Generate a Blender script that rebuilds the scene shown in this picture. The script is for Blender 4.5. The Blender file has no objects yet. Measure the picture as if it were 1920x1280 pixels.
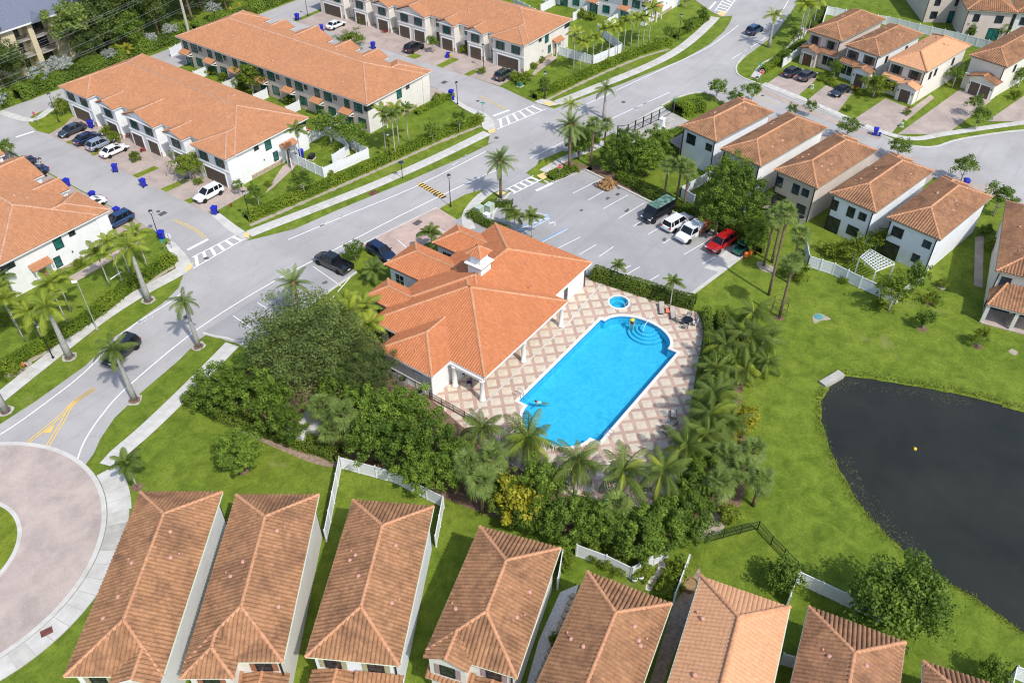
import bpy, math, random
import numpy as np
from mathutils import Vector, Matrix
from mathutils.geometry import tessellate_polygon
rad = math.radians
PI = math.pi
sc = bpy.context.scene
col = sc.collection
rnd = random.Random(7)
# ---------------------------------------------------------------- camera, sky, sun, exposure
cam_data = bpy.data.cameras.new('camera')
cam = bpy.data.objects.new('camera', cam_data)
col.objects.link(cam)
cam_data.sensor_width = 36.0
cam_data.lens = 30.0
cam_data.clip_start = 1.0
cam_data.clip_end = 3000.0
_r, _u, _f = (0.58809431, -0.80878459, -0.00354566), (0.5343135, 0.38521871, 0.75240655), (0.60716897, 0.44438051, -0.65868946)
cam.matrix_world = Matrix(((_r[0], _u[0], -_f[0], -61.145), (_r[1], _u[1], -_f[1], -32.973), (_r[2], _u[2], -_f[2], 66.0), (0, 0, 0, 1)))
sc.camera = cam
SUN_AZ, SUN_EL = 254.5, 52.0      # the sun stands towards -Y, slightly -X
world = bpy.data.worlds.new('World')
sc.world = world
world.use_nodes = True
nt = world.node_tree
sky = nt.nodes.new('ShaderNodeTexSky')
sky.sky_type = 'NISHITA'
sky.sun_disc = False
sky.sun_elevation = rad(SUN_EL)
sky.sun_rotation = rad(90 - SUN_AZ)
sky.air_density = 1.0
sky.dust_density = 1.5
bg = nt.nodes['Background']
bg.inputs[1].default_value = 0.15
nt.links.new(sky.outputs[0], bg.inputs[0])
sun_data = bpy.data.lights.new('sun', 'SUN')
sun_data.energy = 2.75
sun_data.angle = rad(0.9)
sun_data.color = (1.0, 0.96, 0.9)
sun = bpy.data.objects.new('sun', sun_data)
col.objects.link(sun)
_d = Vector((math.cos(rad(SUN_AZ)) * math.cos(rad(SUN_EL)), math.sin(rad(SUN_AZ)) * math.cos(rad(SUN_EL)), math.sin(rad(SUN_EL))))
sun.rotation_euler = _d.to_track_quat('Z', 'Y').to_euler()
sun.location = (0, 0, 120)
vs = sc.view_settings
vs.view_transform = 'Standard'
vs.look = 'None'
vs.exposure = 0.4
vs.gamma = 1.0
sc.cycles.max_bounces = 5
sc.cycles.diffuse_bounces = 3
sc.cycles.glossy_bounces = 2
sc.cycles.transmission_bounces = 3
sc.cycles.transparent_max_bounces = 8
sc.cycles.use_denoising = True
sc.cycles.pixel_filter_type = 'BLACKMAN_HARRIS'
sc.cycles.filter_width = 1.15

# ---------------------------------------------------------------- helpers
def tag(o, label=None, cat=None, group=None, kind=None):
    if label: o['label'] = label
    if cat: o['category'] = cat
    if group: o['group'] = group
    if kind: o['kind'] = kind
    return o

def thing(name, label, cat, loc=(0, 0, 0), rz=0.0, group=None):
    o = bpy.data.objects.new(name, None)
    o.empty_display_size = 0.2
    col.objects.link(o)
    o.location = (loc[0], loc[1], loc[2] if len(loc) > 2 else 0.0)
    o.rotation_euler = (0, 0, rz)
    return tag(o, label, cat, group)

def link(name, me, parent=None, loc=(0, 0, 0), rot=(0, 0, 0), scale=None):
    o = bpy.data.objects.new(name, me)
    col.objects.link(o)
    if parent: o.parent = parent
    o.location = loc
    o.rotation_euler = rot
    if scale is not None: o.scale = scale if hasattr(scale, '__len__') else (scale,) * 3
    return o

def copy_tree(o, parent=None):
    c = o.copy()
    col.objects.link(c)
    c.parent = parent
    for ch in list(o.children): copy_tree(ch, c)
    return c

def dup(root, loc, rz, label, scale=1.0, group=None):
    c = copy_tree(root)
    c.location = (loc[0], loc[1], loc[2] if len(loc) > 2 else 0.0)
    c.rotation_euler = (0, 0, rz)
    c.scale = scale if hasattr(scale, '__len__') else (scale,) * 3
    c['label'] = label
    if group: c['group'] = group
    return c

class MB:
    def __init__(s): s.v = []; s.f = []; s.m = []
    def add(s, vs, fs, mi=0):
        n = len(s.v); s.v += [tuple(v) for v in vs]
        s.f += [tuple(i + n for i in f) for f in fs]; s.m += [mi] * len(fs); return s
    def box(s, x0, y0, z0, x1, y1, z1, mi=0):
        return s.add([(x0, y0, z0), (x1, y0, z0), (x1, y1, z0), (x0, y1, z0), (x0, y0, z1), (x1, y0, z1), (x1, y1, z1), (x0, y1, z1)],
              [(0, 3, 2, 1), (4, 5, 6, 7), (0, 1, 5, 4), (1, 2, 6, 5), (2, 3, 7, 6), (3, 0, 4, 7)], mi)
    def bar(s, a, b, w, h, mi=0, z0=None):      # a box along a->b, width w, height h centred
        a = Vector(a); b = Vector(b); d = (b - a); L = d.length
        if L < 1e-6: return s
        d /= L
        up = Vector((0, 0, 1)) if abs(d.z) < 0.95 else Vector((1, 0, 0))
        sd = d.cross(up).normalized(); up = sd.cross(d).normalized()
        vs = []
        for p in (a, b):
            for q in ((-1, -1), (1, -1), (1, 1), (-1, 1)): vs.append(p + sd * (q[0] * w / 2) + up * (q[1] * h / 2))
        return s.add(vs, [(0, 1, 2, 3), (7, 6, 5, 4), (0, 4, 5, 1), (1, 5, 6, 2), (2, 6, 7, 3), (3, 7, 4, 0)], mi)
    def prism(s, poly, z0, z1, mi=0, mtop=None):
        n = len(poly)
        a = sum(poly[i][0] * poly[(i + 1) % n][1] - poly[(i + 1) % n][0] * poly[i][1] for i in range(n))
        if a < 0: poly = poly[::-1]
        vs = [(p[0], p[1], z0) for p in poly] + [(p[0], p[1], z1) for p in poly]
        s.add(vs, [(i, (i + 1) % n, n + (i + 1) % n, n + i) for i in range(n)], mi)
        tri = tessellate_polygon([[Vector((p[0], p[1], 0)) for p in poly]])
        vs2 = [(p[0], p[1], z1) for p in poly]
        fs = []
        for t in tri:
            A, B, C = (poly[i] for i in t)
            cr = (B[0] - A[0]) * (C[1] - A[1]) - (B[1] - A[1]) * (C[0] - A[0])
            fs.append(tuple(t) if cr > 0 else tuple(t)[::-1])
        return s.add(vs2, fs, mi if mtop is None else mtop)
    def tube(s, pts, r, n=6, mi=0, cap=True):
        pts = [Vector(p) for p in pts]; m = len(pts)
        rs = r if hasattr(r, '__len__') else [r] * m
        vs = []; prev = None
        for i, p in enumerate(pts):
            d = (pts[min(i + 1, m - 1)] - pts[max(i - 1, 0)]).normalized()
            up = prev if prev is not None else (Vector((0, 0, 1)) if abs(d.z) < 0.9 else Vector((1, 0, 0)))
            sd = d.cross(up)
            if sd.length < 1e-4: sd = d.cross(Vector((0, 1, 0)))
            sd.normalize(); up = sd.cross(d).normalized(); prev = up
            for k in range(n):
                a = 2 * PI * k / n
                vs.append(p + (sd * math.cos(a) + up * math.sin(a)) * rs[i])
        fs = [(i * n + k, i * n + (k + 1) % n, (i + 1) * n + (k + 1) % n, (i + 1) * n + k) for i in range(m - 1) for k in range(n)]
        if cap: fs += [tuple(range(n))[::-1], tuple(range((m - 1) * n, m * n))]
        return s.add(vs, fs, mi)
    def lathe(s, prof, n=12, c=(0, 0, 0), mi=0, ax='z'):
        vs = []
        for r, z in prof:
            for k in range(n):
                a = 2 * PI * k / n
                p = (r * math.cos(a), r * math.sin(a), z)
                if ax == 'y': p = (p[0], p[2], p[1])
                if ax == 'x': p = (p[2], p[0], p[1])
                vs.append((p[0] + c[0], p[1] + c[1], p[2] + c[2]))
        m = len(prof)
        fs = [(i * n + k, i * n + (k + 1) % n, (i + 1) * n + (k + 1) % n, (i + 1) * n + k) for i in range(m - 1) for k in range(n)]
        fs += [tuple(range(n))[::-1], tuple(range((m - 1) * n, m * n))]
        return s.add(vs, fs, mi)
    def mesh(s, mats, smooth=False, name='mesh'):
        me = bpy.data.meshes.new(name)
        me.from_pydata(s.v, [], s.f)
        mats = mats if isinstance(mats, (list, tuple)) else [mats]
        for m in mats: me.materials.append(m)
        if len(mats) > 1: me.polygons.foreach_set('material_index', s.m)
        if smooth: me.polygons.foreach_set('use_smooth', [True] * len(me.polygons))
        me.update()
        return me
    def obj(s, name, mats, parent=None, smooth=False, loc=(0, 0, 0), rot=(0, 0, 0)):
        return link(name, s.mesh(mats, smooth, name), parent, loc, rot)

def np_mesh(name, V, quads, mats, smooth=False, mi=None, tint=None):
    me = bpy.data.meshes.new(name)
    V = np.asarray(V, dtype=np.float32).reshape(-1, 3); Q = np.asarray(quads, dtype=np.int32)
    k = Q.shape[1]
    me.vertices.add(len(V)); me.vertices.foreach_set('co', V.ravel())
    me.loops.add(Q.size); me.loops.foreach_set('vertex_index', Q.ravel())
    me.polygons.add(len(Q))
    me.polygons.foreach_set('loop_start', np.arange(0, Q.size, k, dtype=np.int32))
    me.polygons.foreach_set('loop_total', np.full(len(Q), k, dtype=np.int32))
    for m in (mats if isinstance(mats, (list, tuple)) else [mats]): me.materials.append(m)
    if mi is not None: me.polygons.foreach_set('material_index', np.asarray(mi, dtype=np.int32))
    if smooth: me.polygons.foreach_set('use_smooth', np.ones(len(Q), dtype=bool))
    if tint is not None:
        a = me.attributes.new('tint', 'FLOAT', 'FACE'); a.data.foreach_set('value', np.asarray(tint, dtype=np.float32))
    me.update(calc_edges=True)
    return me

def sheet(name, poly, z, mat, holes=(), kind='structure', parent=None, sub=None):
    rings = [[Vector((p[0], p[1], 0)) for p in poly]] + [[Vector((p[0], p[1], 0)) for p in h] for h in holes]
    flat = [p for r in rings for p in r]
    fs = []
    for t in tessellate_polygon(rings):
        A, B, C = (flat[i] for i in t)
        cr = (B.x - A.x) * (C.y - A.y) - (B.y - A.y) * (C.x - A.x)
        if abs(cr) < 1e-9: continue
        fs.append(tuple(t) if cr > 0 else tuple(t)[::-1])
    o = MB().add([(p.x, p.y, z) for p in flat], fs).obj(name, mat, parent)
    if kind: o['kind'] = kind
    return o

def smooth_path(pts, n=6, closed=False):        # Catmull-Rom through the given points
    P = [Vector((p[0], p[1])) for p in pts]; out = []; m = len(P)
    for i in range(m if closed else m - 1):
        if closed: a, b, c, d = P[i - 1], P[i], P[(i + 1) % m], P[(i + 2) % m]
        else: a, b, c, d = P[max(i - 1, 0)], P[i], P[i + 1], P[min(i + 2, m - 1)]
        for k in range(n):
            t = k / n
            q = 0.5 * ((2 * b) + (c - a) * t + (2 * a - 5 * b + 4 * c - d) * t * t + (3 * b - a - 3 * c + d) * t ** 3)
            out.append((q.x, q.y))
    if not closed: out.append((P[-1].x, P[-1].y))
    return out

def offset_path(pts, d):
    out = []; n = len(pts)
    for i in range(n):
        a = Vector(pts[max(i - 1, 0)]); b = Vector(pts[min(i + 1, n - 1)])
        t = (b - a)
        t = t.normalized() if t.length > 1e-6 else Vector((1, 0))
        out.append((pts[i][0] - t.y * d, pts[i][1] + t.x * d))
    return out

def resample(pts, step):
    out = [Vector(pts[0])]; acc = 0.0
    for i in range(len(pts) - 1):
        a = Vector(pts[i]); b = Vector(pts[i + 1]); L = (b - a).length
        if L < 1e-9: continue
        t = step - acc
        while t <= L:
            out.append(a + (b - a) * (t / L)); t += step
        acc = L - (t - step)
    return [(p.x, p.y) for p in out]

# ---------------------------------------------------------------- materials
MAT = {}
def new_mat(name):
    m = bpy.data.materials.new(name); m.use_nodes = True
    t = m.node_tree; t.nodes.clear()
    out = t.nodes.new('ShaderNodeOutputMaterial')
    MAT[name] = m
    return m, t, out

def N(t, kind, **kw):
    n = t.nodes.new(kind)
    for k, v in kw.items():
        if k.startswith('i_'):
            key = k[2:]
            key = int(key) if key.isdigit() else key.replace('_', ' ')
            n.inputs[key].default_value = v
        else: setattr(n, k, v)
    return n

def ramp(t, src, stops):
    r = t.nodes.new('ShaderNodeValToRGB')
    e = r.color_ramp.elements
    while len(e) < len(stops): e.new(0.5)
    for i, (p, c) in enumerate(stops):
        e[i].position = p; e[i].color = (*c, 1) if len(c) == 3 else c
    t.links.new(src, r.inputs[0])
    return r.outputs[0]

def mix(t, fac, a, b, mode='MIX'):
    n = t.nodes.new('ShaderNodeMix'); n.data_type = 'RGBA'; n.blend_type = mode
    for sock, v in ((n.inputs[0], fac), (n.inputs[6], a), (n.inputs[7], b)):
        if hasattr(v, 'is_linked') or hasattr(v, 'links'): t.links.new(v, sock)
        elif hasattr(v, '__len__'): sock.default_value = (*v, 1) if len(v) == 3 else v
        else: sock.default_value = v
    return n.outputs[2]

def noise(t, scale, detail=4.0, rough=0.55, vec=None, dist=0.0):
    n = N(t, 'ShaderNodeTexNoise'); n.inputs['Scale'].default_value = scale
    n.inputs['Detail'].default_value = detail; n.inputs['Roughness'].default_value = rough
    n.inputs['Distortion'].default_value = dist
    if vec is not None: t.links.new(vec, n.inputs['Vector'])
    return n.outputs[0]

def coords(t, kind='Object'):
    return t.nodes.new('ShaderNodeTexCoord').outputs[kind]

def finish(t, out, color, rough=0.8, spec=0.3, bump=None, bstr=0.3, bdist=0.02, metal=0.0, coat=0.0):
    p = t.nodes.new('ShaderNodeBsdfPrincipled')
    if hasattr(color, 'links'): t.links.new(color, p.inputs['Base Color'])
    else: p.inputs['Base Color'].default_value = (*color, 1)
    if hasattr(rough, 'links'): t.links.new(rough, p.inputs['Roughness'])
    else: p.inputs['Roughness'].default_value = rough
    p.inputs['Specular IOR Level'].default_value = spec
    p.inputs['Metallic'].default_value = metal
    p.inputs['Coat Weight'].default_value = coat
    if bump is not None:
        b = N(t, 'ShaderNodeBump'); b.inputs['Strength'].default_value = bstr; b.inputs['Distance'].default_value = bdist
        t.links.new(bump, b.inputs['Height']); t.links.new(b.outputs[0], p.inputs['Normal'])
    t.links.new(p.outputs[0], out.inputs[0])
    return p

def plain(name, c, rough=0.6, spec=0.4, var=0.12, scale=1.5, metal=0.0, coat=0.0, world_co=True, bump=0.0):
    m, t, out = new_mat(name)
    co = coords(t)
    nz = noise(t, scale, 5, 0.6, co)
    cc = ramp(t, nz, [(0.3, tuple(x * (1 - var) for x in c)), (0.7, tuple(min(1, x * (1 + var)) for x in c))])
    finish(t, out, cc, rough, spec, noise(t, 60, 3, 0.6, co) if bump else None, bump, 0.01, metal, coat)
    return m

def grass_mat(name, a, b, dry, patch=0.62, seed=0.0):
    m, t, out = new_mat(name)
    g = N(t, 'ShaderNodeNewGeometry').outputs['Position']
    mp = N(t, 'ShaderNodeMapping'); t.links.new(g, mp.inputs[0]); mp.inputs[1].default_value = (seed, seed * 2, 0)
    v = mp.outputs[0]
    big = noise(t, 0.06, 5, 0.65, v, 0.7); mid = noise(t, 0.55, 6, 0.72, v, 0.5); fine = noise(t, 4.0, 8, 0.8, v)
    c1 = ramp(t, big, [(0.36, a), (0.64, b)])
    c2 = mix(t, 0.6, c1, ramp(t, mid, [(0.34, tuple(x * 0.66 for x in a)), (0.66, tuple(x * 1.22 for x in b))]))
    c3 = mix(t, 0.75, c2, ramp(t, fine, [(0.34, (0.58, 0.6, 0.52)), (0.5, (0.97, 0.97, 0.95)), (0.64, (1.25, 1.18, 1.0))]), 'MULTIPLY')
    dn = noise(t, 0.16, 6, 0.68, v, 0.6)
    fac = ramp(t, dn, [(patch, (0, 0, 0)), (patch + 0.1, (0.8, 0.8, 0.8))])
    c4 = mix(t, fac, c3, mix(t, fine, tuple(x * 0.7 for x in dry), dry))
    # mowing stripes barely visible
    finish(t, out, c4, 0.9, 0.15, noise(t, 9, 6, 0.8, v), 0.9, 0.08)
    return m
grass_mat('lawn_grass', (0.098, 0.166, 0.014), (0.19, 0.246, 0.031), (0.3, 0.28, 0.12), 0.63)
grass_mat('verge_grass', (0.13, 0.195, 0.016), (0.215, 0.265, 0.03), (0.28, 0.27, 0.09), 0.68, 33.0)

def asphalt_mat(name, c, var=0.1):
    m, t, out = new_mat(name)
    v = N(t, 'ShaderNodeNewGeometry').outputs['Position']
    big = noise(t, 0.12, 5, 0.6, v, 0.4); fine = noise(t, 14, 6, 0.8, v); st = noise(t, 0.9, 6, 0.7, v)
    k = ramp(t, big, [(0.35, tuple(x * (1 - var) for x in c)), (0.65, tuple(x * (1 + var) for x in c))])
    k = mix(t, 0.5, k, ramp(t, fine, [(0.3, (0.72, 0.72, 0.72)), (0.7, (1.12, 1.12, 1.12))]), 'MULTIPLY')
    k = mix(t, ramp(t, st, [(0.58, (0, 0, 0)), (0.76, (0.4, 0.4, 0.4))]), k, tuple(x * 0.62 for x in c))
    mp = N(t, 'ShaderNodeMapping'); t.links.new(v, mp.inputs[0]); mp.inputs[3].default_value = (0.035, 0.75, 1.0)
    tr = noise(t, 1.0, 5, 0.65, mp.outputs[0], 0.3)
    k = mix(t, ramp(t, tr, [(0.5, (0, 0, 0)), (0.68, (0.32, 0.32, 0.32))]), k, tuple(x * 0.72 for x in c))
    vo = N(t, 'ShaderNodeTexVoronoi', feature='DISTANCE_TO_EDGE'); vo.inputs['Scale'].default_value = 0.16
    wv = N(t, 'ShaderNodeVectorMath', operation='ADD'); t.links.new(v, wv.inputs[0]); nz = N(t, 'ShaderNodeTexNoise'); nz.inputs['Scale'].default_value = .5; nz.inputs['Detail'].default_value = 6; t.links.new(v, nz.inputs['Vector']); sc2 = N(t, 'ShaderNodeVectorMath', operation='SCALE'); sc2.inputs['Scale'].default_value = 3.0; t.links.new(nz.outputs[1], sc2.inputs[0]); t.links.new(sc2.outputs[0], wv.inputs[1]); t.links.new(wv.outputs[0], vo.inputs['Vector'])
    k = mix(t, ramp(t, vo.outputs[0], [(0.0, (0.24, 0.24, 0.24)), (0.006, (0, 0, 0))]), k, tuple(x * 0.45 for x in c))
    finish(t, out, k, 0.85, 0.25, fine, 0.3, 0.01)
    return m
asphalt_mat('asphalt', (0.42, 0.402, 0.388))
asphalt_mat('asphalt_lot', (0.37, 0.362, 0.358))

def paver_mat(name, a, b, scale=4.2, mortar=(0.28, 0.23, 0.2)):
    m, t, out = new_mat(name)
    v = N(t, 'ShaderNodeNewGeometry').outputs['Position']
    br = N(t, 'ShaderNodeTexBrick'); t.links.new(v, br.inputs['Vector'])
    br.inputs['Color1'].default_value = (*a, 1); br.inputs['Color2'].default_value = (*b, 1); br.inputs['Mortar'].default_value = (*mortar, 1)
    br.inputs['Scale'].default_value = scale; br.inputs['Mortar Size'].default_value = 0.018; br.inputs['Bias'].default_value = 0.1
    big = noise(t, 0.35, 6, 0.65, v, 0.5)
    k = mix(t, 0.85, br.outputs[0], ramp(t, big, [(0.3, (0.72, 0.72, 0.74)), (0.65, (1.1, 1.08, 1.06))]), 'MULTIPLY')
    finish(t, out, k, 0.85, 0.25, br.outputs[1], -0.4, 0.01)
    return m
paver_mat('paver_drive', (0.43, 0.345, 0.3), (0.5, 0.42, 0.37))
paver_mat('paver_red', (0.52, 0.37, 0.31), (0.6, 0.46, 0.39))
paver_mat('paver_circle', (0.45, 0.37, 0.325), (0.52, 0.44, 0.39), 4.6, (0.38, 0.31, 0.27))
paver_mat('paver_band', (0.48, 0.33, 0.265), (0.55, 0.39, 0.32), 6.0, (0.4, 0.28, 0.23))
plain('concrete', (0.55, 0.53, 0.49), 0.85, 0.25, 0.14, 0.7, bump=0.2)
plain('concrete_old', (0.42, 0.4, 0.36), 0.9, 0.2, 0.2, 0.8, bump=0.2)
plain('deck_cream', (0.6, 0.525, 0.41), 0.8, 0.25, 0.14, 1.2, bump=0.2)
plain('coping', (0.74, 0.71, 0.66), 0.6, 0.3, 0.05)
plain('dirt', (0.3, 0.22, 0.16), 0.95, 0.1, 0.35, 2.5, bump=0.6)
plain('sand', (0.38, 0.33, 0.26), 0.95, 0.1, 0.25, 3.0, bump=0.5)
plain('mulch', (0.2, 0.13, 0.09), 0.95, 0.1, 0.4, 3.0, bump=0.6)
plain('gravel', (0.62, 0.61, 0.6), 0.9, 0.2, 0.35, 9.0, bump=0.9)

def paint_mat(name, c, wear=0.5):
    m, t, out = new_mat(name)
    v = N(t, 'ShaderNodeNewGeometry').outputs['Position']
    fac = ramp(t, noise(t, 3.0, 8, 0.8, v), [(wear, (0, 0, 0)), (wear + 0.22, (0.75, 0.75, 0.75))])
    finish(t, out, mix(t, fac, c, (0.33, 0.33, 0.33)), 0.7, 0.3)
    return m
paint_mat('paint_white', (0.82, 0.82, 0.81), 0.56)
paint_mat('paint_faded', (0.62, 0.62, 0.61), 0.42)
paint_mat('paint_yellow', (0.78, 0.52, 0.14), 0.5)
paint_mat('pad_yellow', (0.72, 0.56, 0.24), 0.6)
paint_mat('paint_blue', (0.12, 0.38, 0.72), 0.5)

def stucco(name, c):
    m, t, out = new_mat(name)
    co = coords(t)
    nz = noise(t, 0.6, 6, 0.65, co)
    k = ramp(t, nz, [(0.3, tuple(x * 0.9 for x in c)), (0.62, c)])
    mp = N(t, 'ShaderNodeMapping'); t.links.new(co, mp.inputs[0]); mp.inputs[3].default_value = (2.5, 2.5, 0.15)
    st = noise(t, 1.0, 5, 0.7, mp.outputs[0])
    k = mix(t, ramp(t, st, [(0.56, (0, 0, 0)), (0.8, (0.3, 0.3, 0.3))]), k, tuple(x * 0.72 for x in c))
    finish(t, out, k, 0.9, 0.2, noise(t, 35, 4, 0.7, co), 0.25, 0.01)
    return m
stucco('wall_white', (0.82, 0.82, 0.81)); stucco('wall_cool', (0.8, 0.82, 0.845)); stucco('wall_cream', (0.75, 0.71, 0.64))
stucco('wall_beige', (0.62, 0.54, 0.47)); stucco('wall_pink', (0.64, 0.55, 0.49)); stucco('wall_yellow', (0.66, 0.57, 0.38))
plain('trim_white', (0.8, 0.79, 0.76), 0.6, 0.3, 0.05); plain('trim_brown', (0.1, 0.065, 0.05), 0.6, 0.3, 0.1)
plain('fascia', (0.33, 0.31, 0.24), 0.6, 0.3, 0.1); plain('gutter', (0.6, 0.66, 0.5), 0.5, 0.4, 0.08)
plain('frame_black', (0.02, 0.02, 0.022), 0.4, 0.5, 0.1); plain('garage_brown', (0.115, 0.085, 0.065), 0.55, 0.35, 0.1)
plain('garage_red', (0.14, 0.06, 0.035), 0.55, 0.35, 0.1)
plain('shutter_brown', (0.15, 0.11, 0.085), 0.6, 0.3, 0.12); plain('shutter_red', (0.3, 0.13, 0.07), 0.6, 0.3, 0.12)
plain('shutter_olive', (0.36, 0.33, 0.2), 0.6, 0.3, 0.12); plain('shutter_mauve', (0.34, 0.25, 0.25), 0.6, 0.3, 0.12)
plain('metal_black', (0.015, 0.015, 0.017), 0.4, 0.5, 0.1); plain('metal_grey', (0.45, 0.46, 0.47), 0.35, 0.5, 0.1, metal=0.7)
plain('vinyl_white', (0.8, 0.81, 0.83), 0.45, 0.4, 0.04); plain('plastic_blue', (0.012, 0.022, 0.42), 0.4, 0.5, 0.1)
plain('plastic_green', (0.06, 0.2, 0.13), 0.5, 0.4, 0.1); plain('plastic_yellow', (0.75, 0.5, 0.03), 0.5, 0.4, 0.1)
plain('rubber', (0.018, 0.018, 0.018), 0.8, 0.2, 0.15); plain('sign_red', (0.55, 0.02, 0.025), 0.4, 0.4, 0.05)
plain('sign_green', (0.05, 0.35, 0.26), 0.4, 0.4, 0.05); plain('wood', (0.3, 0.19, 0.1), 0.8, 0.2, 0.25, 4.0)
plain('wood_grey', (0.3, 0.26, 0.23), 0.8, 0.2, 0.25, 4.0); plain('stone', (0.42, 0.34, 0.25), 0.9, 0.2, 0.3, 3.0)
plain('clay', (0.42, 0.17, 0.08), 0.8, 0.25, 0.2, 3.0); plain('sling', (0.42, 0.38, 0.34), 0.8, 0.2, 0.1)
plain('skin', (0.42, 0.25, 0.17), 0.5, 0.4, 0.05); plain('hair', (0.03, 0.02, 0.015), 0.6, 0.3, 0.1)
plain('cloth_yellow', (0.85, 0.6, 0.02), 0.8, 0.2, 0.05); plain('cloth_teal', (0.3, 0.6, 0.58), 0.8, 0.2, 0.05)
plain('cloth_orange', (0.85, 0.22, 0.12), 0.8, 0.2, 0.1); plain('cloth_purple', (0.05, 0.04, 0.2), 0.8, 0.2, 0.1)
plain('orange_plastic', (0.85, 0.2, 0.03), 0.5, 0.4, 0.05); plain('rust', (0.22, 0.09, 0.05), 0.8, 0.3, 0.3, 5)
plain('shingle', (0.16, 0.18, 0.23), 0.9, 0.2, 0.25, 6.0, bump=0.8); plain('teal_metal', (0.1, 0.3, 0.28), 0.5, 0.4, 0.1)

def glass_mat(name, a, b):
    m, t, out = new_mat(name)
    co = coords(t)
    k = ramp(t, noise(t, 0.9, 2, 0.5, co), [(0.35, a), (0.65, b)])
    finish(t, out, k, 0.08, 0.6)
    return m
glass_mat('glass_teal', (0.008, 0.09, 0.075), (0.025, 0.16, 0.14)); glass_mat('glass_dark', (0.008, 0.012, 0.016), (0.03, 0.042, 0.055))
glass_mat('glass_blue', (0.012, 0.03, 0.06), (0.04, 0.07, 0.11)); glass_mat('glass_car', (0.006, 0.008, 0.01), (0.012, 0.016, 0.02))

def tile_mat(name, base, alt, dark, streak=0.35):
    m, t, out = new_mat(name)
    co = coords(t)
    at = N(t, 'ShaderNodeAttribute'); at.attribute_name = 'tint'
    oi = N(t, 'ShaderNodeObjectInfo')
    ad = N(t, 'ShaderNodeMath'); ad.operation = 'ADD'; t.links.new(at.outputs['Fac'], ad.inputs[0]); t.links.new(oi.outputs['Random'], ad.inputs[1])
    fr = N(t, 'ShaderNodeMath'); fr.operation = 'FRACT'; t.links.new(ad.outputs[0], fr.inputs[0])
    k = ramp(t, fr.outputs[0], [(0.0, tuple(x * 0.95 for x in base)), (0.45, base), (0.8, alt), (1.0, tuple(min(1, x * 1.02) for x in alt))])
    v = N(t, 'ShaderNodeNewGeometry').outputs['Position']
    big = noise(t, 0.35, 6, 0.7, v, 0.8)
    k = mix(t, ramp(t, big, [(0.45, (0, 0, 0)), (0.75, (streak, streak, streak))]), k, dark)
    k = mix(t, ramp(t, noise(t, 1.6, 6, 0.75, v, 0.6), [(0.5, (0, 0, 0)), (0.72, (streak * .8,) * 3)]), k, dark)
    k = mix(t, 0.6, k, ramp(t, noise(t, 5, 6, 0.7, v), [(0.35, (0.72, 0.7, 0.69)), (0.62, (1.08, 1.08, 1.08))]), 'MULTIPLY')
    finish(t, out, k, 0.85, 0.25)
    return m
tile_mat('tile_orange', (0.475, 0.225, 0.112), (0.505, 0.246, 0.126), (0.34, 0.16, 0.09), 0.45)
tile_mat('tile_club', (0.525, 0.198, 0.085), (0.555, 0.216, 0.098), (0.43, 0.16, 0.074), 0.3)
tile_mat('tile_brown', (0.365, 0.19, 0.1), (0.4, 0.21, 0.113), (0.145, 0.08, 0.05), 0.95)
tile_mat('tile_tan', (0.385, 0.2, 0.1), (0.42, 0.222, 0.114), (0.14, 0.075, 0.045), 0.95)
tile_mat('tile_new', (0.66, 0.35, 0.185), (0.68, 0.365, 0.198), (0.57, 0.29, 0.155), 0.25)
tile_mat('cap_orange', (0.58, 0.29, 0.155), (0.62, 0.32, 0.175), (0.45, 0.22, 0.12), 0.3)
tile_mat('cap_pale', (0.56, 0.32, 0.21), (0.6, 0.36, 0.24), (0.46, 0.25, 0.16), 0.3)
plain('weed', (0.06, 0.065, 0.035), 0.7, 0.3, 0.3)
plain('vent_pink', (0.55, 0.3, 0.23), 0.7, 0.3, 0.1)

def leaf_mat(name, a, b, c, trans=0.35, rnd_amt=0.25):
    m, t, out = new_mat(name)
    at = N(t, 'ShaderNodeAttribute'); at.attribute_name = 'tint'
    oi = N(t, 'ShaderNodeObjectInfo')
    k = ramp(t, at.outputs['Fac'], [(0.0, a), (0.5, b), (1.0, c)])
    k = mix(t, rnd_amt, k, ramp(t, oi.outputs['Random'], [(0.0, tuple(x * 0.7 for x in b)), (1.0, tuple(min(1, x * 1.25) for x in c))]))
    d = N(t, 'ShaderNodeBsdfPrincipled'); d.inputs['Roughness'].default_value = 0.55; d.inputs['Specular IOR Level'].default_value = 0.25
    tr = N(t, 'ShaderNodeBsdfTranslucent')
    ms = N(t, 'ShaderNodeMixShader'); ms.inputs[0].default_value = trans
    t.links.new(k, d.inputs['Base Color']); t.links.new(k, tr.inputs[0])
    t.links.new(d.outputs[0], ms.inputs[1]); t.links.new(tr.outputs[0], ms.inputs[2]); t.links.new(ms.outputs[0], out.inputs[0])
    return m
leaf_mat('leaf_oak', (0.055, 0.095, 0.026), (0.115, 0.165, 0.042), (0.22, 0.275, 0.07), 0.35)
leaf_mat('leaf_green', (0.048, 0.1, 0.014), (0.115, 0.195, 0.025), (0.25, 0.35, 0.045), 0.35, 0.35)
leaf_mat('leaf_bright', (0.07, 0.125, 0.012), (0.155, 0.225, 0.02), (0.27, 0.33, 0.035), 0.35, 0.35)
leaf_mat('leaf_hedge', (0.075, 0.14, 0.01), (0.17, 0.26, 0.018), (0.29, 0.37, 0.035))
leaf_mat('leaf_hedge_dark', (0.055, 0.1, 0.012), (0.12, 0.185, 0.02), (0.21, 0.28, 0.035))
leaf_mat('leaf_yellow', (0.15, 0.17, 0.012), (0.28, 0.28, 0.018), (0.46, 0.42, 0.035))
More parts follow.
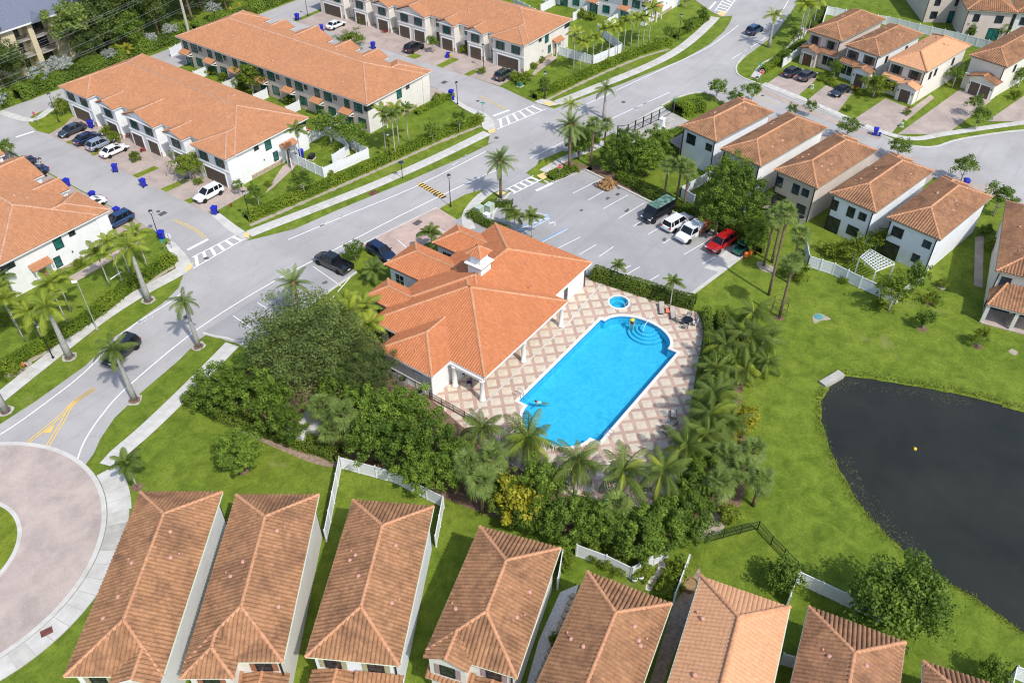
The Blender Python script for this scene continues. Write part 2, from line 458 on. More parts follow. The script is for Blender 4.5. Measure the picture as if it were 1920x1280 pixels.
leaf_mat('leaf_silver', (0.2, 0.23, 0.19), (0.36, 0.39, 0.34), (0.52, 0.54, 0.48), 0.2)
leaf_mat('leaf_pine', (0.084, 0.14, 0.028), (0.168, 0.238, 0.049), (0.28, 0.35, 0.077))
leaf_mat('leaf_wood', (0.045, 0.08, 0.02), (0.09, 0.14, 0.032), (0.17, 0.22, 0.05), 0.35)
leaf_mat('frond_royal', (0.081, 0.149, 0.0203), (0.189, 0.27, 0.0297), (0.432, 0.459, 0.054), 0.35, 0.45)
leaf_mat('frond_green', (0.05, 0.095, 0.018), (0.105, 0.165, 0.03), (0.22, 0.27, 0.045), 0.35, 0.4)
leaf_mat('frond_date', (0.08, 0.135, 0.03), (0.17, 0.24, 0.065), (0.28, 0.34, 0.11), 0.3, 0.3)
leaf_mat('frond_sabal', (0.07, 0.12, 0.022), (0.16, 0.235, 0.05), (0.3, 0.37, 0.095), 0.3, 0.3)
leaf_mat('frond_yellow', (0.14, 0.17, 0.015), (0.3, 0.3, 0.03), (0.48, 0.42, 0.06), 0.35, 0.35)
leaf_mat('leaf_bank', (0.11, 0.15, 0.02), (0.2, 0.23, 0.035), (0.3, 0.3, 0.07))
leaf_mat('flower_red', (0.25, 0.02, 0.03), (0.4, 0.05, 0.05), (0.55, 0.1, 0.06))
plain('bark_grey', (0.36, 0.35, 0.32), 0.9, 0.15, 0.2, 3.0, bump=0.5); plain('bark_brown', (0.2, 0.145, 0.1), 0.95, 0.1, 0.3, 4.0, bump=0.7)
plain('bark_pale', (0.45, 0.41, 0.35), 0.9, 0.15, 0.25, 4.0, bump=0.5); plain('crownshaft', (0.28, 0.36, 0.06), 0.5, 0.35, 0.2, 2.0)
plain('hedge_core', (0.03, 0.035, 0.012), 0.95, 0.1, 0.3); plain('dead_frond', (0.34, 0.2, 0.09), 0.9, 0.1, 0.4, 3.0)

def car_paint(name, c, metal=0.3):
    m, t, out = new_mat(name)
    finish(t, out, c, 0.25, 0.5, None, 0, 0, metal, 1.0)
    return m
for _n, _c in (('white', (0.78, 0.78, 0.78)), ('black', (0.012, 0.012, 0.016)), ('navy', (0.015, 0.03, 0.085)), ('grey', (0.09, 0.1, 0.13)), ('silver', (0.38, 0.43, 0.52)),
               ('darkgrey', (0.05, 0.06, 0.085)), ('green', (0.07, 0.09, 0.075)), ('red', (0.42, 0.012, 0.015)), ('blue', (0.02, 0.06, 0.16)), ('teal', (0.02, 0.16, 0.12))):
    car_paint('car_' + _n, _c, 0.0 if _n in ('white', 'red', 'black') else 0.4)
plain('box_green', (0.42, 0.5, 0.4), 0.5, 0.4, 0.1); plain('metal_dark_green', (0.02, 0.035, 0.03), 0.5, 0.4, 0.1)
plain('van_roof', (0.11, 0.2, 0.16), 0.4, 0.4, 0.85, 1.8)
plain('lamp_red', (0.5, 0.015, 0.012), 0.3, 0.5, 0.05); plain('lamp_clear', (0.7, 0.72, 0.75), 0.15, 0.6, 0.05); plain('alloy', (0.5, 0.51, 0.53), 0.3, 0.5, 0.05, metal=0.6)
plain('chrome', (0.6, 0.6, 0.62), 0.2, 0.6, 0.03, metal=0.8)

def water_pool():
    m, t, out = new_mat('pool_water')
    v = N(t, 'ShaderNodeNewGeometry').outputs['Position']
    b = N(t, 'ShaderNodeBump'); b.inputs['Strength'].default_value = 0.22; b.inputs['Distance'].default_value = 0.03
    mp = N(t, 'ShaderNodeMapping'); t.links.new(v, mp.inputs[0]); mp.inputs[3].default_value = (1.0, 1.6, 1.0)
    t.links.new(noise(t, 3.2, 4, 0.6, mp.outputs[0], 0.8), b.inputs['Height'])
    tr = N(t, 'ShaderNodeBsdfTransparent'); tr.inputs[0].default_value = (0.5, 0.9, 0.985, 1)
    gl = N(t, 'ShaderNodeBsdfGlossy'); gl.inputs['Roughness'].default_value = 0.06; t.links.new(b.outputs[0], gl.inputs['Normal'])
    fr = N(t, 'ShaderNodeFresnel'); fr.inputs[0].default_value = 1.33; t.links.new(b.outputs[0], fr.inputs['Normal'])
    ms = N(t, 'ShaderNodeMixShader'); t.links.new(fr.outputs[0], ms.inputs[0]); t.links.new(tr.outputs[0], ms.inputs[1]); t.links.new(gl.outputs[0], ms.inputs[2])
    t.links.new(ms.outputs[0], out.inputs[0])
    m2, t, out = new_mat('lake_water')
    v = N(t, 'ShaderNodeNewGeometry').outputs['Position']
    k = ramp(t, noise(t, 0.12, 5, 0.6, v, 0.6), [(0.3, (0.018, 0.02, 0.015)), (0.72, (0.033, 0.034, 0.025))])
    finish(t, out, k, 0.2, 0.35, noise(t, 1.1, 4, 0.6, v, 0.4), 0.12, 0.02)
    m3, t, out = new_mat('basin_blue')
    v = N(t, 'ShaderNodeNewGeometry').outputs['Position']
    k = ramp(t, noise(t, 0.9, 5, 0.7, v, 1.5), [(0.35, (0.1, 0.51, 0.69)), (0.66, (0.21, 0.63, 0.78))])
    finish(t, out, k, 0.6, 0.3)
water_pool()
plain('basin_line', (0.05, 0.3, 0.55), 0.5, 0.3, 0.1)

# ---------------------------------------------------------------- the setting: lawn, lake, roads, walks
lake_line = smooth_path([(23.34, -39.43), (23.02, -37.34), (22.04, -33.15), (20.50, -29.00), (18.93, -24.77), (17.62, -22.19), (16.47, -21.20), (13.70, -20.88), (11.68, -20.93), (9.31, -21.78), (6.97, -23.14), (4.53, -24.79), (1.98, -27.20), (0.32, -28.85),
    (-1.61, -31.56), (-3.15, -34.99), (-4.03, -38.07), (-4.33, -40.86), (-4.88, -43.18), (-5.52, -45.44), (-7.18, -49.39), (-9.0, -58.0), (-4.0, -72.0), (10.0, -78.0), (24.0, -68.0), (27.0, -50.0)], 5, True)
_r2 = random.Random(3)
lake_line = [(x + _r2.uniform(-.1, .1), y + _r2.uniform(-.1, .1)) for x, y in lake_line]
POOL = [(-7.9, 5.2), (-7.9, 4.0)] + [(-7.9 - 3.35 * math.sin(PI * i / 20), 4.0 * math.cos(PI * i / 20)) for i in range(1, 20)] + [(-7.9, -4.0), (-7.9, -5.1), (9.2, -5.1), (9.2, -3.9)] + \
       [(9.2 + 2.95 * math.sin(PI * i / 20), 0.35 - 4.3 * math.cos(PI * i / 20)) for i in range(1, 20)] + [(9.2, 4.65), (9.2, 5.2)]
SPA = [(13.3 + 1.2 * math.cos(2 * PI * i / 24), 5.1 + 1.2 * math.sin(2 * PI * i / 24)) for i in range(24)]
def grow(poly, d):                     # offset a closed ring outwards
    n = len(poly); out = []
    a = sum(poly[i][0] * poly[(i + 1) % n][1] - poly[(i + 1) % n][0] * poly[i][1] for i in range(n))
    sg = 1 if a > 0 else -1
    for i in range(n):
        p0, p1, p2 = Vector(poly[i - 1]), Vector(poly[i]), Vector(poly[(i + 1) % n])
        e1 = (p1 - p0).normalized(); e2 = (p2 - p1).normalized()
        n1 = Vector((e1.y, -e1.x)) * sg; n2 = Vector((e2.y, -e2.x)) * sg
        m = (n1 + n2)
        m = m / max(0.4, m.dot(n1)) if m.length > 1e-6 else n1
        out.append((p1.x + m.x * d, p1.y + m.y * d))
    return out
def inside(p, poly):
    x, y = p; c = False; n = len(poly)
    for i in range(n):
        x0, y0 = poly[i]; x1, y1 = poly[i - 1]
        if (y0 > y) != (y1 > y) and x < (x1 - x0) * (y - y0) / (y1 - y0) + x0: c = not c
    return c
lawn = sheet('lawn', [(-500, -500), (700, -500), (700, 700), (-500, 700)], 0.0, MAT['lawn_grass'], [lake_line, [(-12.5, -5.6), (15.0, -5.6), (15.0, 6.6), (-12.5, 6.6)]])
inner = grow(lake_line, -0.75)
bk = MB()
n = len(lake_line)
bk.add([(p[0], p[1], 0.0) for p in lake_line] + [(p[0], p[1], -0.45) for p in inner] + [(p[0], p[1], -1.6) for p in grow(inner, -1.5)],
       [(i, (i + 1) % n, n + (i + 1) % n, n + i) for i in range(n)] + [(n + i, n + (i + 1) % n, 2 * n + (i + 1) % n, 2 * n + i) for i in range(n)])
tag(bk.obj('lake_bank', MAT['lawn_grass'], None, True), kind='structure')
sheet('lake', grow(lake_line, 0.05), -0.3, MAT['lake_water'])

MAIN_NW = [(-49.27, 48.45), (-42.82, 47.76), (-38.67, 47.86), (-32.09, 48.54), (-27.20, 50.16), (-19.77, 50.91), (-15.61, 52.22), (-4.69, 52.99), (1.07, 49.87), (8.74, 48.30), (19.51, 45.65), (31.17, 43.20), (38.25, 42.24), (52.60, 41.04), (66.92, 36.90), (83.52, 32.81), (92.86, 31.89), (100.40, 32.43), (106.41, 33.75), (115.39, 36.73), (131.90, 42.41)]
MAIN_SE = [(139.96, 31.08), (126.17, 27.07), (117.71, 25.54), (104.08, 23.50), (92.11, 23.76), (87.56, 23.41), (81.53, 24.19), (72.77, 23.88), (69.51, 25.52), (64.06, 26.76), (51.21, 28.19), (41.14, 31.33), (35.91, 32.60), (25.46, 32.71), (24.22, 35.21), (22.00, 36.26), (16.67, 36.78), (3.80, 39.05), (0.53, 40.21), (-9.15, 40.98), (-17.36, 41.57), (-19.87, 41.65), (-21.43, 41.67), (-25.28, 40.63), (-30.76, 39.73), (-35.12, 38.70), (-37.85, 37.25), (-39.41, 36.03), (-41.69, 34.97), (-44.51, 38.88)]
sheet('main_road', MAIN_NW + MAIN_SE, 0.02, MAT['asphalt'])
sheet('side_street', [(-16.71, 51.86), (-14.30, 53.91), (-12.16, 57.43), (-10.62, 61.25), (-10.3, 70.0), (-9.8, 107.6), (-3.0, 107.6), (-3.2, 60.5), (-3.93, 57.96), (-4.38, 55.21), (-3.83, 53.12)], 0.024, MAT['asphalt'])
sheet('back_street', [(-60, 107.2), (130, 107.2), (130, 115.2), (70, 115.2), (25, 116.0), (-4, 117.5), (-60, 119)], 0.028, MAT['asphalt'])
sheet('middle_street', [(36.12, 42.78), (41.10, 45.79), (42.19, 48.51), (43.25, 51.03), (46.9, 62.0), (47.0, 107.9), (54.4, 107.9), (54.2, 60.0), (54.0, 53.0), (52.48, 45.39), (52.48, 40.52), (44.79, 40.01)], 0.024, MAT['asphalt'])
sheet('upper_street', [(107.42, 36.38), (109.30, 39.96), (113.58, 45.86), (112, 70), (122, 70), (125.10, 39.95), (109.44, 34.57)], 0.024, MAT['asphalt'])
# street of the single houses and its turning circle
_cd = [(75.21, 25.31), (83.22, 25.01), (87.56, 23.41), (84.29, 22.32), (82.69, 20.22), (82.14, 16.38), (79.0, 6.0), (76.4, -3.2), (75.2, -8.2), (74.6, -11.6), (76.5, -15.2), (81.7, -18.0), (90.8, -25.6), (97, -34), (94, -47), (82, -52), (70, -46), (66.5, -34), (66.5, -22), (67.5, -10), (70, 4), (70.32, 16.64), (71.87, 19.36), (73.44, 21.84), (72.86, 24.13)]
sheet('court_street', _cd, 0.032, MAT['asphalt'])
# parking: bays on the main road, the lot, the paver court
sheet('parking_bay', [(-20.4, 42.4), (-19.9, 38.9), (-19.0, 36.0), (-1.2, 36.0), (-1.2, 39.8), (1.2, 42.0)], 0.028, MAT['asphalt_lot'])
sheet('paver_court', [(3.7, 39.6), (16.9, 37.2), (15.8, 31.2), (9.0, 32.8), (2.3, 34.4)], 0.034, MAT['paver_red'])
sheet('parking_lot', [(15.2, 33.2), (26.5, 31.3), (29.0, 32.4), (31.2, 30.3), (31.2, 28.4), (38.1, 26.0), (36.0, 14.5), (34.4, 3.0), (31.6, -3.0), (19.6, -1.2), (16.6, 7.2), (15.6, 12.0), (15.6, 24.0), (15.2, 26.0)], 0.036, MAT['asphalt_lot'])
sheet('crossing_apron', [(26.0, 31.6), (26.6, 35.2), (33.0, 35.0), (31.6, 30.6), (29.0, 32.2)], 0.04, MAT['asphalt_lot'])
# roundabout
CC = (-54.6, 36.1)
circ = lambda r, n=72, a0=0, a1=2 * PI: [(CC[0] + r * math.cos(a0 + (a1 - a0) * i / n), CC[1] + r * math.sin(a0 + (a1 - a0) * i / n)) for i in range(n + (a1 - a0 < 6.2))]
sheet('roundabout', circ(13.4), 0.044, MAT['paver_circle'], [circ(6.4)[::-1]])
def ring(name, r0, r1, z0, z1, mat, a0=0.0, a1=2 * PI, n=72):
    m = MB()
    o, i = circ(r1, n, a0, a1), circ(r0, n, a0, a1)
    c = a1 - a0 > 6.2
    k = len(o)
    for j in range(k if c else k - 1):
        q = (j + 1) % k
        m.add([(*i[j], z1), (*o[j], z1), (*o[q], z1), (*i[q], z1), (*i[j], z0), (*o[j], z0), (*o[q], z0), (*i[q], z0)], [(0, 1, 2, 3), (1, 5, 6, 2), (4, 0, 3, 7)])
    return tag(m.obj(name, mat), kind='structure')
ring('kerb', 6.0, 6.4, 0.0, 0.14, MAT['concrete'])
ring('apron_kerb', 13.4, 13.85, 0.0, 0.07, MAT['concrete'])
sheet('roundabout_island', circ(6.0), 0.12, MAT['verge_grass'])

def kerb(name, pts, w=0.3, h=0.13, mat='concrete'):
    m = MB()
    a = offset_path(pts, w / 2); b = offset_path(pts, -w / 2)
    for i in range(len(pts) - 1):
        m.add([(*a[i], 0), (*b[i], 0), (*b[i + 1], 0), (*a[i + 1], 0), (*a[i], h), (*b[i], h), (*b[i + 1], h), (*a[i + 1], h)], [(4, 5, 6, 7), (0, 4, 7, 3), (1, 2, 6, 5)] + ([(0, 1, 5, 4)] if i == 0 else []) + ([(3, 7, 6, 2)] if i == len(pts) - 2 else []))
    return tag(m.obj(name, MAT[mat]), kind='structure')
kerb('kerb', [(31.4, 28.2), (38.3, 25.8), (36.2, 14.4), (34.6, 3.0), (31.9, -3.2)])
kerb('kerb', [(31.9, -3.2), (19.5, -1.35), (19.2, -1.0)], 0.45)
kerb('kerb', smooth_path([(26.2, 31.2), (20.5, 29.8), (16.6, 27.2), (15.4, 24.2)], 5))
kerb('kerb', smooth_path([(-20.6, 42.2), (-20.2, 40.6), (-19.5, 38.8), (-19.2, 36.0)], 4))
kerb('kerb', [(-19.2, 35.85), (-1.1, 35.85), (-1.1, 39.6)])
kerb('kerb', smooth_path([(64.06, 26.76), (69.05, 25.80), (72.47, 23.93), (73.06, 21.65), (71.58, 19.42)], 4))
kerb('kerb', smooth_path([(92.10, 24.19), (88.51, 23.74), (85.36, 22.82), (82.83, 20.81), (81.91, 16.69)], 4))
kerb('kerb', smooth_path([(81.91, 16.69), (79.0, 6.0), (76.4, -3.2), (75.2, -8.2), (74.6, -11.6), (76.5, -15.2), (81.7, -18.0), (90.8, -25.6), (97, -34)], 4), 0.35, 0.1)
kerb('kerb', [(4.0, 39.7), (16.9, 37.35)], 0.25, 0.05)
kerb('kerb', smooth_path([(38.38, 25.82), (35.72, 26.80), (32.15, 27.79), (31.84, 29.02)], 3), 0.25)

def walk(name, line, width, step=1.55, mat='concrete', z=0.055, do_smooth=True):
    pts = resample(smooth_path(line, 8) if do_smooth else line, step)
    a = offset_path(pts, width / 2); b = offset_path(pts, -width / 2)
    root = sheet(name, offset_path(pts, width / 2) + offset_path(pts, -width / 2)[::-1], 0.046, MAT['concrete_old'])
    for i in range(len(pts) - 1):
        q = [Vector(a[i]), Vector(b[i]), Vector(b[i + 1]), Vector(a[i + 1])]
        c = sum(q, Vector((0, 0))) / 4
        q = [c + (p - c) * (1 - 0.03 / max(0.3, (p - c).length)) for p in q]
        zz = z + rnd.uniform(-.004, .006)
        MB().prism([(p.x - c.x, p.y - c.y) for p in q], 0.03, zz).obj('slab', MAT[mat] if rnd.random() > .25 else MAT['concrete_b'], root, loc=(c.x, c.y, 0))
    return root
plain('concrete_b', (0.5, 0.48, 0.43), 0.85, 0.25, 0.16, 0.9, bump=0.2)
walk('sidewalk', [(-44.81, 50.52), (-40.4, 51.6), (-33.4, 53.1), (-26.3, 54.5), (-20.0, 54.9), (-14.4, 54.6), (-12.3, 55.2)], 1.9)
walk('sidewalk', [(-19.9, 37.8), (-27.1, 36.0), (-34.1, 34.5), (-38.4, 33.9), (-40.0, 33.2)], 1.9)
walk('sidewalk', [(-3.4, 54.0), (0.5, 53.0), (7.0, 51.2), (16.8, 48.7), (28.0, 46.6), (40.3, 44.9)], 1.8)
walk('sidewalk', [(54.6, 41.9), (64.0, 39.6), (76.3, 36.8), (86.0, 35.6), (96.6, 36.0), (108.0, 37.4)], 1.9)
walk('sidewalk', [(82.56, 16.16), (80.2, 6.2), (77.4, -3.0), (76.5, -9.0), (77.6, -12.2), (82.2, -15.6), (93.0, -24.4), (99, -30)], 1.3)
walk('sidewalk', [(83.92, 18.50), (90.0, 19.3), (97.0, 18.4), (103.5, 18.7), (112, 20)], 1.5)
walk('sidewalk', [(26.4, 33.8), (22.5, 33.9), (17.6, 32.4), (14.5, 29.0)], 1.6)
walk('sidewalk', [(34.07, 30.74), (39.31, 30.12), (43.39, 28.79), (48.74, 27.61)], 1.5)
walk('sidewalk', [(-3.34, 117.11), (-1.92, 109.74), (2.27, 110.99), (5.40, 111.16)], 1.4)
# slabs of the round walk and the corners
root = ring('sidewalk', 13.9, 15.9, 0.0, 0.05, MAT['concrete_old'], rad(-150), rad(-12), 40)
k = 0
for i in range(24):
    a0 = rad(-150 + i * 5.75) + 0.002; a1 = rad(-150 + (i + 1) * 5.75) - 0.002
    poly = circ(13.95, 2, a0, a1) + circ(15.85 + (0.25 if i > 19 else 0), 2, a0, a1)[::-1]
    MB().prism(poly, 0.04, 0.066 + rnd.uniform(0, .008)).obj('slab', MAT[('concrete', 'concrete', 'concrete_b', 'concrete_old')[rnd.randrange(4)]], root)
sheet('corner_walk', smooth_path([(-10.62, 61.25), (-11.07, 58.85), (-11.74, 56.43), (-12.83, 54.27), (-14.44, 53.72), (-14.24, 55.62), (-13.05, 57.62), (-11.84, 60.79)], 3, True), 0.058, MAT['concrete'])
sheet('corner_walk', smooth_path([(46.28, 58.35), (44.55, 53.66), (44.25, 49.30), (41.76, 45.52), (39.82, 45.04), (39.94, 46.78), (42.39, 49.22), (43.45, 53.48), (44.87, 57.44)], 3, True), 0.058, MAT['concrete'])
sheet('corner_walk', [(-3.38, 62.06), (-2.26, 61.45), (-3.06, 56.75), (-3.39, 53.84), (-4.64, 53.81), (-4.50, 56.72)], 0.058, MAT['concrete'])
sheet('corner_walk', [(54.32, 45.31), (54.65, 43.07), (54.48, 41.19), (52.74, 42.23), (52.59, 45.24)], 0.058, MAT['concrete'])
sheet('gate_apron', [(50.85, 28.38), (64.30, 26.78), (63.35, 25.35), (61.70, 20.28), (50.22, 21.62), (48.43, 22.05), (49.39, 26.71)], 0.05, MAT['concrete'])
sheet('gate_court', [(49.70, 26.89), (62.92, 23.90), (61.22, 19.64), (50.11, 20.89), (47.49, 22.48)], 0.056, MAT['concrete_old'])
sheet('lot_slab', [(26.0, -0.2), (26.3, -2.1), (30.9, -2.8), (31.2, -0.8)], 0.042, MAT['concrete'])
for poly in ([(-13.20, 54.78), (-12.06, 54.81), (-13.32, 53.75), (-14.22, 53.80)], [(-3.69, 54.69), (-3.09, 54.30), (-3.91, 53.24), (-4.30, 53.77)], [(39.36, 45.35), (41.16, 45.07), (39.78, 44.14), (38.98, 44.63)], [(54.22, 43.67), (53.95, 41.94), (52.74, 42.23), (53.11, 43.81)], [(109.70, 36.26), (107.68, 36.02), (108.27, 37.75), (110.44, 37.83)],
             [(32.46, 30.81), (33.90, 30.43), (33.59, 29.24), (32.00, 29.32)], [(24.74, 31.69), (25.91, 31.58), (25.84, 32.70), (24.71, 32.74)]):
    sheet('tactile_pad', poly, 0.075, MAT['pad_yellow'])
# driveways of the terraces and houses
def pave(poly, z=0.034, mat='paver_drive'): return sheet('driveway', poly, z, MAT[mat])
sheet('driveway', [(-3.3, 62.2), (-3.1, 105.2), (4.6, 105.2), (4.6, 62.4)], 0.036, MAT['paver_drive'])
sheet('driveway', [(-14.6, 66.6), (-14.6, 106), (-10.2, 106), (-10.4, 66.6)], 0.036, MAT['paver_drive'])
sheet('driveway', [(54.2, 54.0), (54.3, 106), (62.5, 106), (62.5, 53.6)], 0.036, MAT['paver_drive'])
sheet('driveway', [(43.0, 60.4), (43.0, 106), (46.9, 106), (46.8, 60.4)], 0.036, MAT['paver_drive'])
for q in ([(-3.0, 98.3), (3.2, 97.2), (3.2, 96.2), (-3.0, 97.2)], [(-3.0, 90.6), (1.0, 90.4), (1.0, 91.3), (-3.0, 91.5)], [(-3.1, 79.3), (0.6, 79.0), (0.6, 80.2), (-3.1, 80.6)], [(-3.1, 72.4), (1.0, 72.1), (1.0, 73.3), (-3.1, 73.8)], [(-3.1, 66.9), (0.6, 66.3), (0.6, 67.5), (-3.1, 68.4)],
          [(54.3, 60.9), (57, 60.7), (57, 62.0), (54.3, 62.2)], [(54.3, 67.2), (59, 67.0), (59, 68.6), (54.3, 68.8)], [(54.3, 74.0), (56.3, 73.8), (56.3, 75.8), (54.3, 76)], [(-3.0, 105.2), (5, 105.2), (5, 106.8), (-3, 106.4)]):
    sheet('grass_strip', q, 0.048, MAT['verge_grass'])
# lawns between the kerb strip and the houses keep the base lawn; verges beside the roads get their own turf
sheet('verge', [(17.13, 36.87), (22.00, 36.26), (24.19, 34.99), (25.23, 33.03), (23.74, 33.08), (16.77, 34.03)], 0.03, MAT['verge_grass'])
sheet('verge', [(34.59, 32.49), (36.35, 33.11), (41.43, 31.81), (40.54, 30.13), (33.92, 30.94)], 0.03, MAT['verge_grass'])
sheet('grass_island', [(-0.9, 39.4), (0.6, 40.4), (3.4, 39.0), (2.0, 34.4), (-0.9, 34.2)], 0.05, MAT['verge_grass'])
sheet('corner_island', smooth_path([(-2.98, 108.92), (-0.72, 111.41), (3.78, 111.31), (5.80, 111.31), (3.51, 105.84), (-3.02, 102.92)], 2, True), 0.04, MAT['verge_grass'])
# single houses' drives (paver), between court street and houses
for q in ([(82.63, 15.69), (91.51, 15.03), (90.03, 9.17), (79.85, 9.28)], [(80.24, 7.32), (89.80, 6.81), (88.65, 2.06), (79.02, 1.42)], [(78.11, -1.63), (89.17, -3.38), (87.73, -8.36), (76.03, -8.29)], [(77.32, -9.17), (100.40, -12.90), (98.69, -18.45), (81.93, -15.60)], [(90.37, -19.73), (104.21, -22.60), (101.92, -26.46), (94.21, -25.09)]):
    sheet('driveway', q, 0.038, MAT['paver_drive'])
for i, yy in enumerate((9.8, 2.2, -5.6, -13.6, -21.6)):
    sheet('driveway', [(60 - i * 1.7, yy + 2.6), (60 - i * 1.7, yy - 2.4), (71.0 - i * .6, yy - 4.6), (71.0 - i * .6, yy + 0.6)], 0.038, MAT['paver_drive'])
for q in ([(80.89, 16.24), (78.42, 7.75), (75.69, -2.48), (74.84, -7.56), (73.78, -7.31), (74.27, -2.09), (76.55, 7.94), (79.14, 16.08)],):
    sheet('paver_strip', q, 0.042, MAT['paver_drive'])
# worn soil beside hedges and walls
def dirt(poly, mat='dirt', z=0.012): return sheet('bare_soil', smooth_path(poly, 4, True), z, MAT[mat])
for ln in ([(-38.94, 54.57), (-35.25, 54.29), (-29.27, 54.02), (-22.13, 55.29), (-14.02, 56.12)], [(-1.89, 55.35), (5.76, 53.90), (13.05, 52.56), (20.81, 51.13), (31.41, 49.36), (40.53, 47.23)], [(52.18, 44.06), (59.21, 43.21), (69.30, 41.69), (79.29, 39.58), (86.35, 37.02)]):
    q = resample(smooth_path(ln, 5), .5); dirt_w = [rnd.uniform(.12, .42) for _ in q]; aa = [(p[0] + .1, p[1] + w_ + .25) for p, w_ in zip(q, dirt_w)]; bb = [(p[0], p[1] - w_ + .15) for p, w_ in zip(q, dirt_w)]
    sheet('bare_soil', aa + bb[::-1], .012, MAT['sand'])
dirt([(-37.91, 55.83), (-35.76, 55.63), (-35.53, 53.60), (-37.07, 52.87), (-38.50, 54.25)], 'sand', 0.016)
dirt([(-28.80, 36.15), (-27.42, 36.54), (-26.12, 35.61), (-26.60, 34.83), (-28.05, 34.83)], 'dirt'); dirt([(-29.18, 34.29), (-28.12, 29.41), (-27.30, 22.01), (-25.49, 14.57), (-26.95, 16.12), (-28.15, 22.68), (-29.05, 30.02)], 'dirt'); None
dirt([(37.84, 25.48), (36.56, 19.82), (36.61, 10.97), (34.10, -0.93), (32.94, -3.16), (34.77, -1.86), (38.78, 10.41), (39.68, 20.76), (40.53, 25.05)], 'mulch')
dirt([(31.42, -5.19), (31.53, -7.37), (30.14, -7.82), (29.97, -6.20)], 'sand'); dirt([(-9.15, -18.49), (-9.83, -20.19), (-12.23, -19.45), (-12.41, -18.17)], 'sand'); dirt([(39.04, 29.94), (39.36, 25.28), (37.70, 25.68), (36.82, 28.00)], 'mulch')
dirt([(-27.31, 36.68), (-9.10, 23.76), (-12.34, 4.89), (-15.62, -2.85), (-10.49, -16.63), (-12.12, -18.58), (-18.75, -10.43), (-22.13, -0.53), (-24.56, 15.48), (-26.98, 26.48)], 'mulch', 0.008); dirt([(1.22, -11.24), (17.16, -5.99), (15.78, -10.77), (5.69, -14.71), (-1.00, -18.36), (-7.81, -20.34), (-10.49, -16.63)], 'mulch', 0.010)
dirt([(24.85, -15.28), (25.76, -15.67), (25.76, -16.54), (25.45, -17.32), (24.58, -16.45), (23.61, -15.96)], 'sand', 0.016)
def blob(c, r, n=18): return [(c[0] + r * rnd.uniform(.85, 1.15) * math.cos(a * 2 * PI / n), c[1] + r * rnd.uniform(.85, 1.15) * math.sin(a * 2 * PI / n)) for a in range(n)]
for c in ((-41.41, 49.17), (-32.36, 51.38), (-20.52, 52.87), (-22.44, 40.79), (-32.26, 39.26)): sheet('mulch_ring', blob(c, .85), 0.018, MAT['concrete_old']); sheet('mulch_ring', blob(c, .6), 0.024, MAT['mulch'])
for c in ((-39.50, 28.70), (0.46, 37.42), (-31.90, 21.78), (35.48, -26.14), (30.08, -26.81), (30.68, -32.88), (22.09, -12.14)): sheet('mulch_ring', blob(c, .55), 0.02, MAT['mulch'])
for c in ((39.72, -26.32), (32.02, -36.48)): sheet('mulch_ring', blob(c, .5), 0.02, MAT['sand'])
sheet('gravel_strip', [(-24.89, -11.54), (-23.25, -12.43), (-25.09, -13.06), (-29.24, -14.16), (-33.19, -15.00), (-33.82, -14.14), (-29.76, -12.63)], 0.02, MAT['gravel'])
sheet('side_path', [(5.12, 60.27), (6.93, 60.57), (14.09, 62.73), (14.09, 64.14), (12.09, 64.12)], 0.03, MAT['paver_drive'])
sheet('side_path', [(-23.61, 65.28), (-16.68, 65.38), (-12.47, 66.01), (-12.76, 64.66), (-17.71, 63.90), (-24.19, 63.56)], 0.03, MAT['paver_drive'])
sheet('side_path', [(59.32, 51.34), (70.70, 52.45), (70.82, 53.99), (65.79, 53.47)], 0.03, MAT['paver_drive'])
sheet('side_path', [(53.86, -26.88), (55.25, -27.71), (42.62, -30.54), (42.57, -29.53)], 0.03, MAT['paver_drive'])
sheet('side_path', [(84.10, -7.68), (95.23, -9.32), (94.32, -10.21), (82.57, -8.85)], 0.03, MAT['paver_drive'])
sheet('side_path', [(44.53, 1.17), (48.20, 0.55), (43.32, -3.15), (42.07, -3.04)], 0.03, MAT['paver_drive'])
sheet('side_yard', [(-20.24, -20.21), (-15.32, -20.29), (-16.37, -21.02), (-27.42, -22.96), (-28.05, -22.10)], 0.02, MAT['dirt'])
# painted markings
def stripe(pts, w, z=0.05, mat='paint_white', name='road_marking'):
    a = offset_path(pts, w / 2); b = offset_path(pts, -w / 2)
    m = MB()
    for i in range(len(pts) - 1): m.add([(*a[i], z), (*b[i], z), (*b[i + 1], z), (*a[i + 1], z)], [(0, 1, 2, 3)])
    return tag(m.obj(name, MAT[mat]), kind='structure')
stripe(smooth_path([(-48.63, 47.57), (-43.65, 46.31), (-37.22, 46.83), (-32.58, 47.69), (-25.44, 50.06), (-19.09, 50.34), (-16.67, 50.85)], 5), 0.15)
stripe(smooth_path([(-1.20, 48.59), (7.04, 46.63), (19.52, 43.56), (34.05, 41.52)], 5), 0.15); stripe(smooth_path([(55.15, 37.82), (65.41, 36.01), (80.20, 33.29), (91.92, 31.43), (105.24, 31.44)], 5), 0.15)
stripe(smooth_path([(-40.90, 36.64), (-38.85, 38.38), (-35.82, 40.07), (-31.40, 41.62), (-20.58, 43.32), (-9.03, 43.09), (1.95, 41.61), (12.17, 40.18), (25.09, 37.89), (30.66, 36.58)], 5), 0.16)
stripe(smooth_path([(36.08, 34.63), (43.06, 33.40), (55.32, 31.16), (69.48, 28.12)], 4), 0.15); stripe(smooth_path([(89.10, 25.42), (97.73, 24.63), (104.55, 24.72), (124.23, 28.68)], 4), 0.15)
